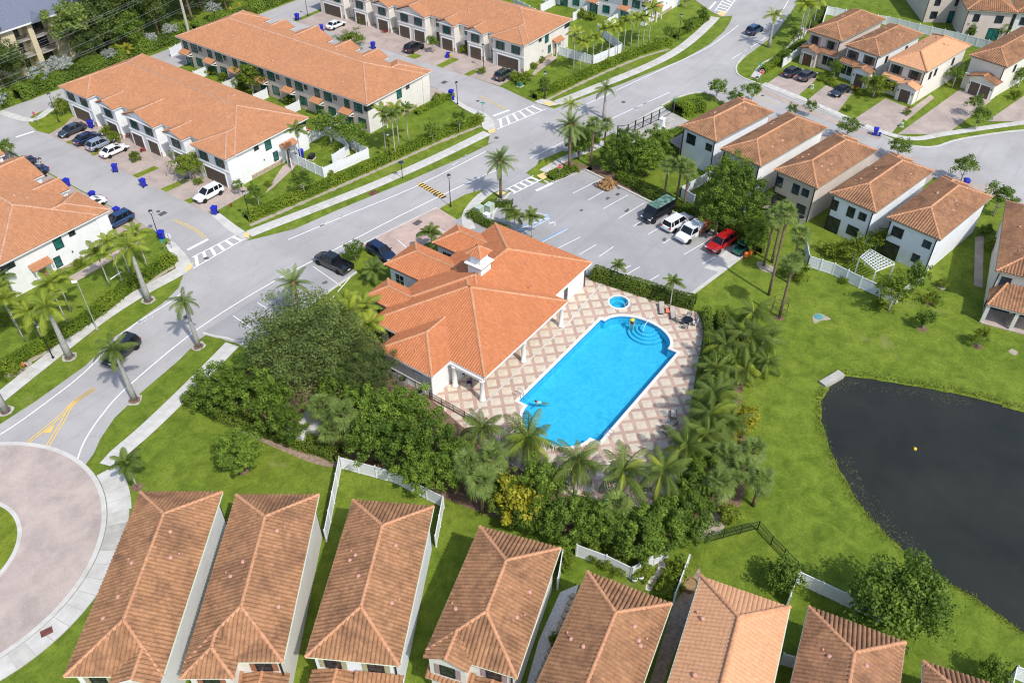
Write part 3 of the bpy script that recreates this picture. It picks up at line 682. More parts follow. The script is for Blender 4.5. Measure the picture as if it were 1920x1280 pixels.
for s in (-.16, .16):
    for line in ([(-42.57, 42.90), (-38.52, 43.54), (-36.39, 44.28), (-33.70, 44.38)], [(-41.59, 40.79), (-38.68, 42.69), (-36.49, 44.14), (-33.75, 44.31)]): stripe(offset_path(smooth_path(line, 4), s), 0.13, 0.05 if s < 0 else .054, 'paint_yellow')
    stripe(offset_path([(-7.16, 65.21), (-7.01, 62.47), (-7.00, 60.64), (-7.54, 58.05)], s), 0.12, 0.05, 'paint_yellow')
    stripe(offset_path([(48.83, 54.42), (48.42, 51.78), (47.41, 47.60)], s), 0.12, 0.05, 'paint_yellow'); stripe(offset_path([(77.39, 15.60), (76.71, 13.32), (75.95, 10.86)], s), 0.1, 0.05, 'paint_yellow')
sheet('road_marking', [(-40.90, 42.89), (-39.37, 42.98), (-40.37, 42.16)], 0.058, MAT['paint_yellow'])
def crosswalk(a, b, c, d, nb, bar=0.42):      # a-b and d-c are the two long edges
    a, b, c, d = (Vector(q) for q in (a, b, c, d))
    stripe([tuple(a), tuple(b)], 0.17); stripe([tuple(d), tuple(c)], 0.17)
    for i in range(nb):
        t = (i + 0.5) / nb
        stripe([tuple(a.lerp(b, t)), tuple(d.lerp(c, t))], bar, 0.055)
crosswalk((-11.49, 55.87), (-4.55, 55.22), (-4.30, 53.55), (-13.01, 53.71), 6)
crosswalk((43.43, 46.44), (51.75, 44.65), (51.59, 42.11), (40.87, 44.52), 6)
crosswalk((26.53, 32.24), (32.18, 31.20), (32.03, 29.54), (26.21, 30.65), 5)
crosswalk((109.39, 38.78), (121.61, 41.38), (119.65, 38.45), (109.57, 36.44), 7)
stripe([(-10.72, 57.73), (-7.49, 57.55)], 0.45); stripe([(44.31, 47.87), (47.62, 46.96)], 0.45); stripe([(28.90, 28.43), (32.07, 27.64)], 0.45); stripe([(-6.78, 106.29), (-3.93, 105.76)], 0.45); stripe([(109.85, 40.24), (114.63, 41.07)], 0.45)
for a, b in (((31.43, 23.63), (37.15, 22.40)), ((31.14, 20.79), (37.89, 19.79)), ((30.45, 17.84), (35.78, 16.83)), ((29.59, 14.78), (35.23, 13.86)), ((29.02, 12.13), (33.86, 11.20)), ((28.50, 9.49), (32.65, 8.68)), ((27.77, 6.79), (32.86, 5.65)), ((27.08, 3.31), (32.23, 2.11)), ((26.68, 0.38), (29.11, -0.34)),
             ((19.13, 8.26), (20.91, 7.79)), ((18.88, 7.24), (21.26, 6.71)), ((19.05, 4.29), (21.22, 3.79)), ((20.10, 12.18), (23.22, 11.83)), ((18.99, 14.56), (22.31, 13.96)), ((18.56, 17.67), (22.55, 16.66))): stripe([a, b], 0.11, 0.06, 'paint_white')
stripe([(18.38, 20.50), (23.18, 19.34)], 0.16, 0.062, 'paint_blue'); stripe([(18.07, 20.28), (23.16, 19.15)], 0.1, 0.066)
for a, b in (((18.35, 24.94), (24.28, 23.11)), ((18.14, 23.89), (24.03, 22.76)), ((18.35, 24.94), (18.14, 23.89)), ((24.35, 23.71), (24.23, 22.71))): stripe([a, b], 0.14, 0.062, 'paint_blue'); stripe(offset_path([a, b], -.15), 0.09, 0.066)
for i in range(4): stripe([(18.73, 24.85) if i == 0 else (Vector((18.73, 24.85)).lerp(Vector((24.08, 23.16)), i / 4)[:]), (Vector((18.14, 23.89)).lerp(Vector((23.91, 22.68)), (i + 1) / 4)[:])], 0.1, 0.064)
stripe([(23.95, 25.45), (24.48, 23.07)], 0.08, 0.064)
for a, b in (((-3.53, 41.34), (-4.41, 35.34)), ((-9.00, 41.14), (-9.46, 36.61)), ((-12.91, 41.39), (-12.97, 39.68)), ((-16.35, 41.90), (-16.65, 38.37))): stripe([a, b], 0.11, 0.05)
stripe([(7.49, 36.50), (6.88, 34.33)], 0.12, 0.05); stripe([(12.75, 33.62), (12.66, 32.41)], 0.12, 0.05); stripe([(-9.49, 33.79), (-1.41, 36.01)], 0.12, 0.05)
# bicycle symbols and arrows in the cycle lanes
def bike_symbol(c, ang, s=1.0, arrow=None):
    m = MB(); ca, sa = math.cos(ang), math.sin(ang)
    T = lambda x, y: (c[0] + (x * ca - y * sa) * s, c[1] + (x * sa + y * ca) * s)
    def line(pts, w):
        a = offset_path([T(*p) for p in pts], w / 2 * s); b = offset_path([T(*p) for p in pts], -w / 2 * s)
        for i in range(len(pts) - 1): m.add([(*a[i], 0.05), (*b[i], 0.05), (*b[i + 1], 0.05), (*a[i + 1], 0.05)], [(0, 1, 2, 3)])
    for x in (-.6, .6): line([(x + .38 * math.cos(k * PI / 5), .38 * math.sin(k * PI / 5)) for k in range(11)], .1)
    line([(-.6, 0), (-.1, .5), (.4, .5), (.6, 0)], .1); line([(-.1, .5), (0, 0), (.4, .5)], .1); line([(.3, .8), (.5, .75), (.4, .5)], .1); line([(-.25, .62), (.05, .62)], .12)
    tag(m.obj('bicycle_marking', MAT['paint_faded']), kind='structure')
    if arrow:
        m = MB(); x = arrow
        m.add([(*T(x - .9, -.1), .05), (*T(x + .2, -.1), .05), (*T(x + .2, .1), .05), (*T(x - .9, .1), .05), (*T(x + .2, -.35), .05), (*T(x + .9, 0), .05), (*T(x + .2, .35), .05)], [(0, 1, 2, 3), (4, 5, 6)])
        tag(m.obj('arrow_marking', MAT['paint_faded']), kind='structure')
bike_symbol((-23.10, 49.87), PI, 1.0, 2.8); bike_symbol((7.50, 47.40), PI, 1.0, 3.0); bike_symbol((30.63, 43.09), PI, .9, 2.8); bike_symbol((60.62, 29.50), 0, 1.0, 3.0); bike_symbol((64.12, 36.33), PI, 1.0, 2.6); bike_symbol((93.44, 24.91), -.1, .9, 2.2)
_w = Vector((22.95, 21.49)); stripe([(_w.x + .4 * math.cos(k * .45), _w.y + .4 * math.sin(k * .45)) for k in range(-5, 6)], .1, .062); stripe([(_w.x + .1, _w.y + .1), (_w.x + .15, _w.y + .75)], .14, .066); stripe([(_w.x + .15, _w.y + .35), (_w.x + .5, _w.y + .35), (_w.x + .8, _w.y)], .1, .068)
# speed hump with black and yellow bars
hump = thing('speed_hump', 'black and yellow striped rubber speed hump across the road', 'speed hump', (20.09, 40.95))
_a, _b = Vector((20.42, 43.60)) - Vector((20.09, 40.95)), Vector((19.55, 38.17)) - Vector((20.09, 40.95))
for i in range(20):
    p = _a.lerp(_b, i / 20); q = _a.lerp(_b, (i + 1) / 20)
    MB().bar((p.x, p.y, 0.05), (q.x, q.y, 0.05), 0.9 - .0, 0.07).obj('hump_segment', MAT['rubber' if i % 2 else 'paint_yellow'], hump)
# covers and drains
def cover(c, round_=True, s=.36, rz=0.0, mat='metal_cover'):
    m = MB()
    if round_: m.lathe([(s, 0.0), (s, .02), (s * .9, .026), (s * .3, .03)], 16)
    else:
        m.box(-s * 1.4, -s, 0, s * 1.4, s, .012)
        for i in range(6): m.box(-s * 1.4 + .08 + i * s * .46, -s * .9, .012, -s * 1.4 + .08 + i * s * .46 + s * .25, s * .9, .022)
    return m
plain('metal_cover', (0.12, 0.1, 0.1), 0.7, 0.3, 0.2); plain('grate_rust', (0.16, 0.06, 0.045), 0.8, 0.3, 0.3)
for i, (c, rr, s, mt, lb) in enumerate((((-19.83, 46.38), 1, .36, 'metal_cover', 'round manhole cover in road beside the small leaning royal palm'), ((-10.52, 54.12), 1, .36, 'metal_cover', 'round manhole cover inside the crosswalk near the left terrace corner'), ((38.48, 42.84), 1, .36, 'metal_cover', 'round manhole cover near the tip of the grass verge at the middle crosswalk'),
    ((61.53, 32.75), 1, .36, 'metal_cover', 'round manhole cover on the main road above the black gate'), ((47.24, 53.43), 1, .3, 'metal_cover', 'round manhole cover in middle street beside yellow centre line'), ((49.66, 62.94), 0, .4, 'metal_cover', 'square drain grate in middle street near the green parked car'), ((-7.09, 67.93), 0, .4, 'metal_cover', 'square drain grate in side street beside round cover'),
    ((-7.10, 68.90), 1, .28, 'metal_cover', 'small round cover beside the square grate in side street'), ((-53.58, 21.53), 0, .34, 'grate_rust', 'rusty red storm drain grate at the edge of the roundabout'), ((12.28, 37.01), 0, .45, 'metal_cover', 'square drain grate at the corner of the pink paver court'), ((14.50, 47.46), 0, .45, 'grate_rust', 'rusty drain grate on the verge edge beside the main road'),
    ((-10.08, 98.68), 1, .34, 'metal_cover', 'round manhole cover in side street above the navy hatchback'), ((67.62, -29.50), 1, .36, 'metal_cover', 'round manhole cover in the turning circle at right edge'), ((35.00, 18.16), 0, .25, 'metal_cover', 'dark stain-like small drain grate in parking lot stall'), ((77.81, 14.29), 1, .3, 'metal_cover', 'round cover in court street beside yellow line'))):
    o = cover(c, rr, s).obj('manhole_cover' if rr else 'drain_grate', MAT[mt], None, loc=(*c, .046 if i != 8 else .085), rot=(0, 0, 0.0 if i != 8 else rad(-20)))
    tag(o, lb, 'manhole' if rr else 'drain grate', 'covers and grates in the pavement')
# concrete headwall at the lake
a, b = (13.81, -20.60), (16.82, -21.68)
hw = MB().bar((*a, -.25), (*b, -.25), .9, 1.1).obj('headwall', MAT['concrete_old'])
tag(hw, 'pale concrete outfall headwall standing at the lake edge', 'headwall')
# oil stains and patched asphalt in the lot, tall grass and weeds at the water's edge
plain('oil_stain', (0.12, 0.12, 0.125), 0.6, 0.3, 0.3, 3.0)
for c, r in (((35.73, 22.27), .5), ((36.76, 19.03), .4), ((33.30, 18.77), .35), ((30.16, 11.68), .4), ((32.04, 14.92), .3), ((28.64, 7.10), .35), ((28.28, 20.15), .25), ((-5.05, 37.56), .35), ((-9.33, 37.89), .3), ((1.12, 73.13), .5), ((0.19, 72.56), .4), ((55.93, 107.10), .5), ((56.52, 55.26), .35), ((94.02, -17.15), .3)):
    sheet('oil_stain', [(c[0] + r * rnd.uniform(.4, 1.2) * math.cos(a * PI / 7) * 1.6, c[1] + r * rnd.uniform(.4, 1.2) * math.sin(a * PI / 7)) for a in range(14)], .058, MAT['oil_stain'])

# ---------------------------------------------------------------- roofs of barrel tiles
class Tiles:
    def __init__(s, pitch=0.35, course=0.4, seg=4, amp=0.15, step=0.014):
        s.p, s.c, s.seg, s.amp, s.step = pitch, course, seg, amp, step
        s.V = []; s.Q = []; s.T = []; s.n = 0; s.single = []; s.rs = np.random.RandomState(5)
    def prof(s, u):
        t = np.mod(u / s.p, 1.0); return s.amp * np.sqrt(np.clip(1 - (2 * t - 1) ** 2, 0, 1))
    def face(s, A, B, C, D, singles=0):
        A, B, C, D = (np.array(q, dtype=float) for q in (A, B, C, D))
        U = B - A; L = np.linalg.norm(U); U /= L
        V0 = (C + D) / 2 - (A + B) / 2; V = V0 - V0.dot(U) * U; Hs = np.linalg.norm(V); V /= Hs
        Nn = np.cross(U, V)
        uD = (D - A).dot(U); uC = (C - A).dot(U)
        nC = max(1, int(round(Hs / s.c))); dv = Hs / nC; du = s.p / s.seg
        for k in range(nC):
            v0, v1 = k * dv, (k + 1) * dv
            a0, a1 = uD * v0 / Hs, uD * v1 / Hs; b0, b1 = L + (uC - L) * v0 / Hs, L + (uC - L) * v1 / Hs
            j0 = math.floor(min(a0, a1) / s.p); j1 = math.ceil(max(b0, b1) / s.p)
            u = np.arange(j0 * s.seg, j1 * s.seg + 1) * du
            u0 = np.clip(u, a0, max(a0, b0)); u1 = np.clip(u, a1, max(a1, b1))
            h0 = s.prof(u0); h1 = s.prof(u1)
            jt = s.rs.rand(len(u)) * .007; h0 = h0 + jt; h1 = h1 + jt * .5
            P0 = A + u0[:, None] * U + v0 * V + (h0 + s.step)[:, None] * Nn
            P1 = A + u1[:, None] * U + v1 * V + h1[:, None] * Nn
            P2 = A + u0[:, None] * U + v0 * V + (h0 - 0.02)[:, None] * Nn
            m = len(u); i = np.arange(m - 1)
            tint = np.repeat(s.rs.rand(j1 - j0), s.seg)
            ok0 = (u0[1:] - u0[:-1]) > 1e-4; ok = ok0 | ((u1[1:] - u1[:-1]) > 1e-4)
            if singles > 0:
                for j in range(j0, j1):
                    if singles <= 0: break
                    if j * s.p >= max(a0, a1) and (j + 1) * s.p <= min(b0, b1):
                        sl = slice((j - j0) * s.seg, (j - j0 + 1) * s.seg)
                        ok[sl] = False; ok0[sl] = False
                        s.single.append((A + j * s.p * U + v0 * V, U, V, Nn, dv)); singles -= 1
            s.V += [P0, P1, P2, P0]
            q = np.stack([i, i + 1, m + i + 1, m + i], 1)[ok] + s.n; s.Q.append(q); s.T.append(tint[ok])
            q = np.stack([2 * m + i, 2 * m + i + 1, 3 * m + i + 1, 3 * m + i], 1)[ok0] + s.n; s.Q.append(q); s.T.append(tint[ok0])
            s.n += 4 * m
        return singles
    def build(s, name, mat, parent):
        o = link(name, np_mesh(name, np.concatenate(s.V), np.concatenate(s.Q), mat, True, None, np.concatenate(s.T)), parent)
        o['kind'] = 'stuff'
        return o
    def build_singles(s, mat, parent):
        if not s.single: return
        dv = s.single[0][4]; u = np.linspace(0, s.p, s.seg + 1); h = s.prof(np.minimum(u, s.p * .9999)); m = len(u)
        V = np.concatenate([np.stack([u, 0 * u, h + s.step], 1), np.stack([u, 0 * u + dv, h], 1), np.stack([u, 0 * u, h - .02], 1), np.stack([u, 0 * u, h + s.step], 1)]); i = np.arange(m - 1)
        me = np_mesh('roof_tile', V, np.concatenate([np.stack([i, i + 1, m + i + 1, m + i], 1), np.stack([2 * m + i, 2 * m + i + 1, 3 * m + i + 1, 3 * m + i], 1)]), mat, True)
        for (o, U, Vv, Nn, d) in s.single:
            ob = bpy.data.objects.new('roof_tile', me); col.objects.link(ob); ob.parent = parent
            M = Matrix(((U[0], Vv[0] * d / dv, Nn[0], o[0]), (U[1], Vv[1] * d / dv, Nn[1], o[1]), (U[2], Vv[2] * d / dv, Nn[2], o[2]), (0, 0, 0, 1)))
            ob.matrix_local = M

def hip(tl, caps, x0, x1, y0, y1, z, k, e0='hip', e1='hip', axis='y', singles=(), rise=None):
    """hip roof on a rectangle; ridge along axis; e0/e1 = hip, gable or open at the low / high end of that axis"""
    def M(u, v, w): return (u, v, w) if axis == 'y' else (v, u, w)       # u across, v along the ridge
    if axis == 'y': a0, a1, b0, b1 = x0, x1, y0, y1
    else: a0, a1, b0, b1 = y0, y1, x0, x1
    h = (a1 - a0) / 2; c = (a0 + a1) / 2; zr = z + h * k if rise is None else z + rise
    r0 = b0 + h if e0 == 'hip' else b0; r1 = b1 - h if e1 == 'hip' else b1
    if r0 > r1: r0 = r1 = (r0 + r1) / 2
    R0, R1 = M(c, r0, zr), M(c, r1, zr)
    P00, P10, P11, P01 = M(a0, b0, z), M(a1, b0, z), M(a1, b1, z), M(a0, b1, z)
    sg = {i: 0 for i in range(4)}; sg.update(dict(singles))
    F = [(P01, P00, R0, R1, 0), (P10, P11, R1, R0, 1)]
    if e0 == 'hip': F.append((P00, P10, R0, R0, 2))
    if e1 == 'hip': F.append((P11, P01, R1, R1, 3))
    for A, B, C, D, i in F:
        if axis == 'x': A, B, C, D = B, A, D, C
        tl.face(A, B, C, D, sg[i])
    caps.append((R0, R1))
    if e0 == 'hip': caps += [(P00, R0), (P10, R0)]
    if e1 == 'hip': caps += [(P11, R1), (P01, R1)]
    return R0, R1

def cap_line(P, Q, r=0.13, parent=None, mat=None, lod=5):
    P, Q = Vector(P), Vector(Q); d = Q - P; L = d.length
    if L < 0.3: return
    d /= L; sd = d.cross(Vector((0, 0, 1))).normalized(); up = sd.cross(d).normalized()
    n = max(1, int(L / 0.42)); V = []; Qd = []; T = []
    for i in range(n):
        a = P + d * (L * i / n - .03); b = P + d * (L * (i + 1) / n); k0 = len(V)
        for p, rr, off in ((a, r * 1.12, .1), (b, r * .92, .085)):
            for j in range(lod + 1):
                t = PI * j / lod
                V.append(p + sd * (rr * 1.15 * math.cos(t)) + up * (rr * math.sin(t) + off - .03))
        t = rnd.random()
        for j in range(lod): Qd.append((k0 + j, k0 + j + 1, k0 + lod + 1 + j + 1, k0 + lod + 1 + j)); T.append(t)
    return link('ridge_cap', np_mesh('ridge_cap', [tuple(v) for v in V], Qd, mat, True, None, T), parent)

_wc = {}
def window(root, x, y, z, ang, w, h, glass='glass_dark', frame='frame_black', shutters=None, grid=(1, 1), name='window', sill=None):
    key = (round(w, 2), round(h, 2), glass, frame, grid)
    if key not in _wc:
        p = MB().box(-.04, -w / 2, -h / 2, .025, w / 2, h / 2).mesh(MAT[glass], name='pane')
        f = MB(); b = .055
        f.box(-.03, -w / 2 - b, -h / 2 - b, .07, -w / 2 + .02, h / 2 + b); f.box(-.03, w / 2 - .02, -h / 2 - b, .07, w / 2 + b, h / 2 + b)
        f.box(-.03, -w / 2 + .02, -h / 2 - b, .068, w / 2 - .02, -h / 2 + .02); f.box(-.03, -w / 2 + .02, h / 2 - .02, .068, w / 2 - .02, h / 2 + b)
        for i in range(1, grid[0] + 1):
            q = -w / 2 + w * i / (grid[0] + 1); f.box(-.01, q - .025, -h / 2 + .02, .05, q + .025, h / 2 - .02)
        for i in range(1, grid[1] + 1):
            q = -h / 2 + h * i / (grid[1] + 1); f.box(-.01, -w / 2 + .02, q - .025, .047, w / 2 - .02, q + .025)
        _wc[key] = (p, f.mesh(MAT[frame], name='frame'))
    p, f = _wc[key]
    o = link(name, p, root, (x, y, z), (0, 0, ang))
    link('frame', f, o)
    if sill:
        ks = ('sill', round(w, 2), sill)
        if ks not in _wc: _wc[ks] = MB().box(0, -w / 2 - .15, -.1, .12, w / 2 + .15, 0).mesh(MAT[sill], name='sill')
        link('sill', _wc[ks], o, (0, 0, -h / 2 - .06))
    if shutters:
        ks = ('sh', round(h, 2), shutters)
        if ks not in _wc:
            m = MB().box(-.02, -.2, -h / 2 - .05, .05, .2, h / 2 + .05)
            for i in range(int(h / .16)): m.box(.05, -.15, -h / 2 + i * .16, .068, .15, -h / 2 + i * .16 + .09)
            _wc[ks] = m.mesh(MAT[shutters], name='shutter')
        for s in (-1, 1):
            q = s * (w / 2 + .3)
            link('shutter', _wc[ks], root, (x - math.sin(ang) * q, y + math.cos(ang) * q, z), (0, 0, ang))
    return o

def garage(root, x, y, ang, w, h=2.2, mat='garage_brown', split=False):
    key = ('g', round(w, 2), mat, split)
    if key not in _wc:
        m = MB().box(-.05, -w / 2, 0, .02, w / 2, h)
        for i in range(4):
            nn = max(2, int(w / 1.1))
            for j in range(nn):
                y0 = -w / 2 + .06 + j * (w - .06) / nn; m.box(.02, y0, .07 + i * h / 4, .05, y0 + (w - .06) / nn - .06, (i + 1) * h / 4 - .05)
        f = MB(); f.box(-.02, -w / 2 - .16, 0, .09, -w / 2, h + .16); f.box(-.02, w / 2, 0, .09, w / 2 + .16, h + .16); f.box(-.02, -w / 2, h, .088, w / 2, h + .16)
        if split: f.box(-.02, -.09, 0, .1, .09, h)
        _wc[key] = (m.mesh(MAT[mat], name='garage_door'), f.mesh(MAT['trim_white'], name='frame'))
    a, b = _wc[key]
    o = link('garage_door', a, root, (x, y, 0.04), (0, 0, ang)); link('frame', b, o)
    return o

def door(root, x, y, ang, w=1.0, h=2.15, mat='trim_brown', z=0.05):
    key = ('d', w, h, mat)
    if key not in _wc:
        m = MB().box(-.05, -w / 2, 0, .03, w / 2, h); m.box(.03, -w / 2 + .12, .2, .05, w / 2 - .12, h * .45); m.box(.03, -w / 2 + .12, h * .52, .05, w / 2 - .12, h - .15)
        f = MB(); f.box(-.02, -w / 2 - .1, 0, .07, -w / 2, h + .1); f.box(-.02, w / 2, 0, .07, w / 2 + .1, h + .1); f.box(-.02, -w / 2, h, .068, w / 2, h + .1)
        hd = MB().lathe([(.02, 0), (.035, .03), (.02, .06)], 8, (.05, w * .38, 1.0), 0, 'x')
        _wc[key] = (m.mesh(MAT[mat], name='door'), f.mesh(MAT['trim_white'], name='frame'), hd.mesh(MAT['metal_grey'], name='handle'))
    a, b, c = _wc[key]
    o = link('door', a, root, (x, y, z), (0, 0, ang)); link('frame', b, o); link('handle', c, o)
    return o

_vent = [MB().lathe([(.19, -.1), (.19, .1), (.16, .17), (.08, .21)], 10).mesh(MAT['vent_pink'], True, 'roof_vent'), MB().lathe([(.09, -.1), (.09, .16), (.07, .2)], 8).mesh(MAT['vent_pink'], True, 'roof_vent')]
def vent(roof, x, y, z, big=True): link('roof_vent', _vent[0 if big else 1], roof, (x, y, z + .08))

def soffit(root, x0, x1, y0, y1, z, mat='trim_white', fasc='fascia'):
    r = MB().box(x0 + .06, y0 + .06, z - .2, x1 - .06, y1 - .06, z - .01).obj('roof', MAT[mat], root)
    f = MB()
    f.box(x0, y0, z - .14, x0 + .05, y1, z + .03); f.box(x1 - .05, y0, z - .14, x1, y1, z + .03)
    f.box(x0 + .05, y0, z - .14, x1 - .05, y0 + .05, z + .028); f.box(x0 + .05, y1 - .05, z - .14, x1 - .05, y1, z + .028)
    f.obj('fascia', MAT[fasc], r)
    return r

def downspout(root, x, y, z, mat='frame_black'):
    MB().box(x - .06, y - .06, 0, x + .06, y + .06, z - .15).obj('downspout', MAT[mat], root)

def gable_wall(root, pts, thick, mat, name='gable_wall'):          # a vertical polygon (list of 3D points), extruded by vector
    n = len(pts); t = Vector(thick)
    MB().add([Vector(p) for p in pts] + [Vector(p) + t for p in pts], [tuple(range(n)), tuple(range(2 * n - 1, n - 1, -1))] + [(i, n + i, n + (i + 1) % n, (i + 1) % n) for i in range(n)]).obj(name, mat, root)

# ---------------------------------------------------------------- detached houses
def house(label, RL, RR, FR, wall='wall_white', tile='tile_brown', cap='cap_orange', ze=5.6, k=.46, seg=6, singles=0, front=None, group=None, rear=(), right=(), left=(), vents=3, shutter='shutter_brown', glass='glass_dark', garage_mat='garage_brown', oh=.42, seed=1, lower=True, gl=-1, fascia='fascia'):
    RL, RR, FR = Vector(RL), Vector(RR), Vector(FR)
    W = (RL - RR).length; L = (FR - RR).length
    ax = (FR - RR).normalized()
    c = (RL + FR) / 2
    root = thing('house', label, 'house', (c.x, c.y, 0), math.atan2(ax.x, -ax.y), group)
    rs = random.Random(seed)
    x0, x1, y0, y1 = -W / 2, W / 2, -L / 2, L / 2           # -y is the front
    MB().box(x0 + oh, y0 + oh, 0, x1 - oh, y1 - oh, ze - .1).obj('wall', MAT[wall], root)
    roof = soffit(root, x0, x1, y0, y1, ze, 'trim_white', fascia)
    tl = Tiles(seg=seg, amp=.06 if tile == 'tile_new' else .185, step=.02 if tile == 'tile_new' else .014); caps = []
    q = singles // 3
    hip(tl, caps, x0, x1, y0, y1, ze, k, 'hip', 'hip', 'y', ((0, q), (1, q), (3, singles - 2 * q)) if singles else ())
    zr = ze + k * W / 2
    if front == 'gable_r' or front == 'gable_l':             # forward wing with a gable on one half
        s = 1 if front == 'gable_r' else -1
        w0, w1 = (x1 - W * .5, x1) if s > 0 else (x0, x0 + W * .5)
        hip(tl, caps, w0, w1, y0 - .75, y0 + (w1 - w0) / 2, ze + .02, k, 'gable', 'open', 'y')
        MB().box(w0 + .3, y0 - .45, 0, w1 - .3, y0 + oh + .2, ze).obj('wall', MAT[wall], root)
        gable_wall(root, [(w0 + .25, y0 - .45, ze - .03), (w1 - .25, y0 - .45, ze - .03), ((w0 + w1) / 2, y0 - .45, ze + k * W / 4 - .12)], (0, .2, 0), MAT[wall])
        window(root, (w0 + w1) / 2, y0 - .46, 4.3, -PI / 2, 1.1, 1.3, glass, 'frame_black', shutter, (1, 1))
        window(root, x0 + W * .27 if s > 0 else x1 - W * .27, y0 + oh - .01, 4.3, -PI / 2, 1.1, 1.3, glass, 'frame_black', shutter, (1, 1))
    elif front == 'hip_l':
        w0, w1 = x0, x0 + W * .54
        hip(tl, caps, w0, w1, y0 - 1.3, y0 + (w1 - w0) / 2, ze + .02, k, 'hip', 'open', 'y')
        MB().box(w0 + .4, y0 - .95, 0, w1 - .4, y0 + oh + .2, ze - .02).obj('wall', MAT[wall], root)
        MB().box(w0 + .05, y0 - 1.25, ze - .18, w1 - .05, y0 + .2, ze - .012).obj('soffit', MAT['trim_white'], roof)
        window(root, (w0 + w1) / 2, y0 - .96, 4.3, -PI / 2, 1.1, 1.3, glass, 'frame_black', shutter, (1, 1)); window(root, x1 - W * .24, y0 + oh - .01, 4.3, -PI / 2, 1.1, 1.3, glass, 'frame_black', shutter, (1, 1))
    elif front == 'small':
        hip(tl, caps, x1 - W * .5, x1 - .3, y0 - .6, y0 + (W * .5 - .3) / 2, ze + .02, k, 'hip', 'open', 'y')
        MB().box(x1 - W * .5 + .4, y0 - .25, 0, x1 - .7, y0 + oh + .2, ze - .02).obj('wall', MAT[wall], root)
    elif front == 'plain':
        for xx in (-W * .25, W * .22): window(root, xx, y0 + oh - .01, 4.3, -PI / 2, 1.15, 1.3, glass, 'frame_black', shutter, (1, 1))
    tl2 = None
    if lower:                                               # ground-floor garage, tiled skirt roof with a gable over the door
        zl, d = 2.75, 1.7
        gx0, gx1 = (x0 + oh, x0 + W * .5) if gl < 0 else (x1 - W * .5, x1 - oh)
        if front == 'wide': gx0, gx1 = x0 + W * .28, x1 - oh + .1
        yf = y0 + oh
        MB().box(gx0, yf - d, 0, gx1, yf + .1, zl + .05).obj('wall', MAT[wall], root)
        MB().box(x0 + oh + .01, yf - d * .35, 0, x1 - oh - .01, yf + .12, zl).obj('wall', MAT[wall], root)
        gw = gx1 - gx0; gc = (gx0 + gx1) / 2
        hip(tl, caps, gx0 - .4, gx1 + .4, yf - d - .5, yf + .05, zl + .1, .32, 'gable', 'open', 'y')
        gable_wall(root, [(gx0, yf - d, zl), (gx1, yf - d, zl), (gx1, yf - d, zl + .16), (gc, yf - d, zl + .1 + (gw / 2 + .3) * .32 - .06), (gx0, yf - d, zl + .16)], (0, .2, 0), MAT[wall])
        if front != 'wide':
            ox0, ox1 = (gx1 - .2, x1 + .1) if gl < 0 else (x0 - .1, gx0 + .2)
            dd = d * .35 + .6
            tl.face((ox0, yf - dd, zl + .12), (ox1, yf - dd, zl + .12), (ox1, yf, zl + .12 + dd * .5), (ox0, yf, zl + .12 + dd * .5))
            MB().box(ox0 + .05, yf - dd + .05, zl - .05, ox1 - .05, yf, zl + .1).obj('soffit', MAT['trim_white'], roof)
            for i in (0, 1): window(root, (ox0 + ox1) / 2 - .55 + 1.1 * i + (.2 if gl < 0 else -.2), yf - d * .35 - .01, 1.6, -PI / 2, .8, 1.45, glass, 'frame_black', None, (0, 1))
        garage(root, gc, yf - d - .01, -PI / 2, gw - (1.3 if front != 'wide' else 1.0), 2.15, garage_mat, front == 'wide')
        for s in (-1, 1): MB().lathe([(.05, 0), (.09, .05), (.09, .25), (.03, .32)], 8, (gc + s * (gw / 2 - .28), yf - d - .1, 1.7)).obj('wall_lamp', MAT['metal_black'], root)
    for spec in rear: window(root, x0 + W * spec[0], y1 - oh + .01, spec[1], PI / 2, spec[2], spec[3], spec[4] if len(spec) > 4 else glass, 'frame_black', None, (1, 1) if spec[3] < 1.9 else (1, 0), 'window' if spec[3] < 1.9 else 'sliding_door')
    for spec in right: window(root, x1 - oh + .01, y1 - L * spec[0], spec[1], 0.0, spec[2], spec[3], glass, 'frame_black', None, (0, 1))
    for spec in left: window(root, x0 + oh - .01, y1 - L * spec[0], spec[1], PI, spec[2], spec[3], glass, 'frame_black', None, (0, 1))
    t = tl.build('roof_tiles', MAT[tile], roof); tl.build_singles(MAT[tile], roof)
    for a, b in caps: cap_line(a, b, .14, roof, MAT[cap])
    g = MB()
    for yy in (y0, y1): g.tube([(x0 - .03, yy, ze - .03), (x1 + .03, yy, ze - .03)], .055, 6)
    g.tube([(x1 + .05, y0, ze - .03), (x1 + .05, y1, ze - .03)], .06, 6); g.tube([(x0 - .05, y0, ze - .03), (x0 - .05, y1, ze - .03)], .06, 6)
    g.obj('gutter', MAT['gutter' if singles else fascia], roof)
    for sx, sy in ((1, 1), (1, -1), (-1, 1)): downspout(root, sx * (W / 2 - oh - .05), sy * (L / 2 - oh + .05), ze)
    for i in range(vents):
        s = 1 if i % 2 else -1
        fx = rs.uniform(.25, .75); yy = rs.uniform(y0 + 3.6, y1 - 3.6)
        vent(roof, s * W / 2 * fx, yy, ze + (1 - fx) * W / 2 * k, True)
        if i < 2: vent(roof, s * W / 2 * min(.9, fx + .14), yy + .5, ze + (1 - min(.9, fx + .14)) * W / 2 * k, False)
    return root

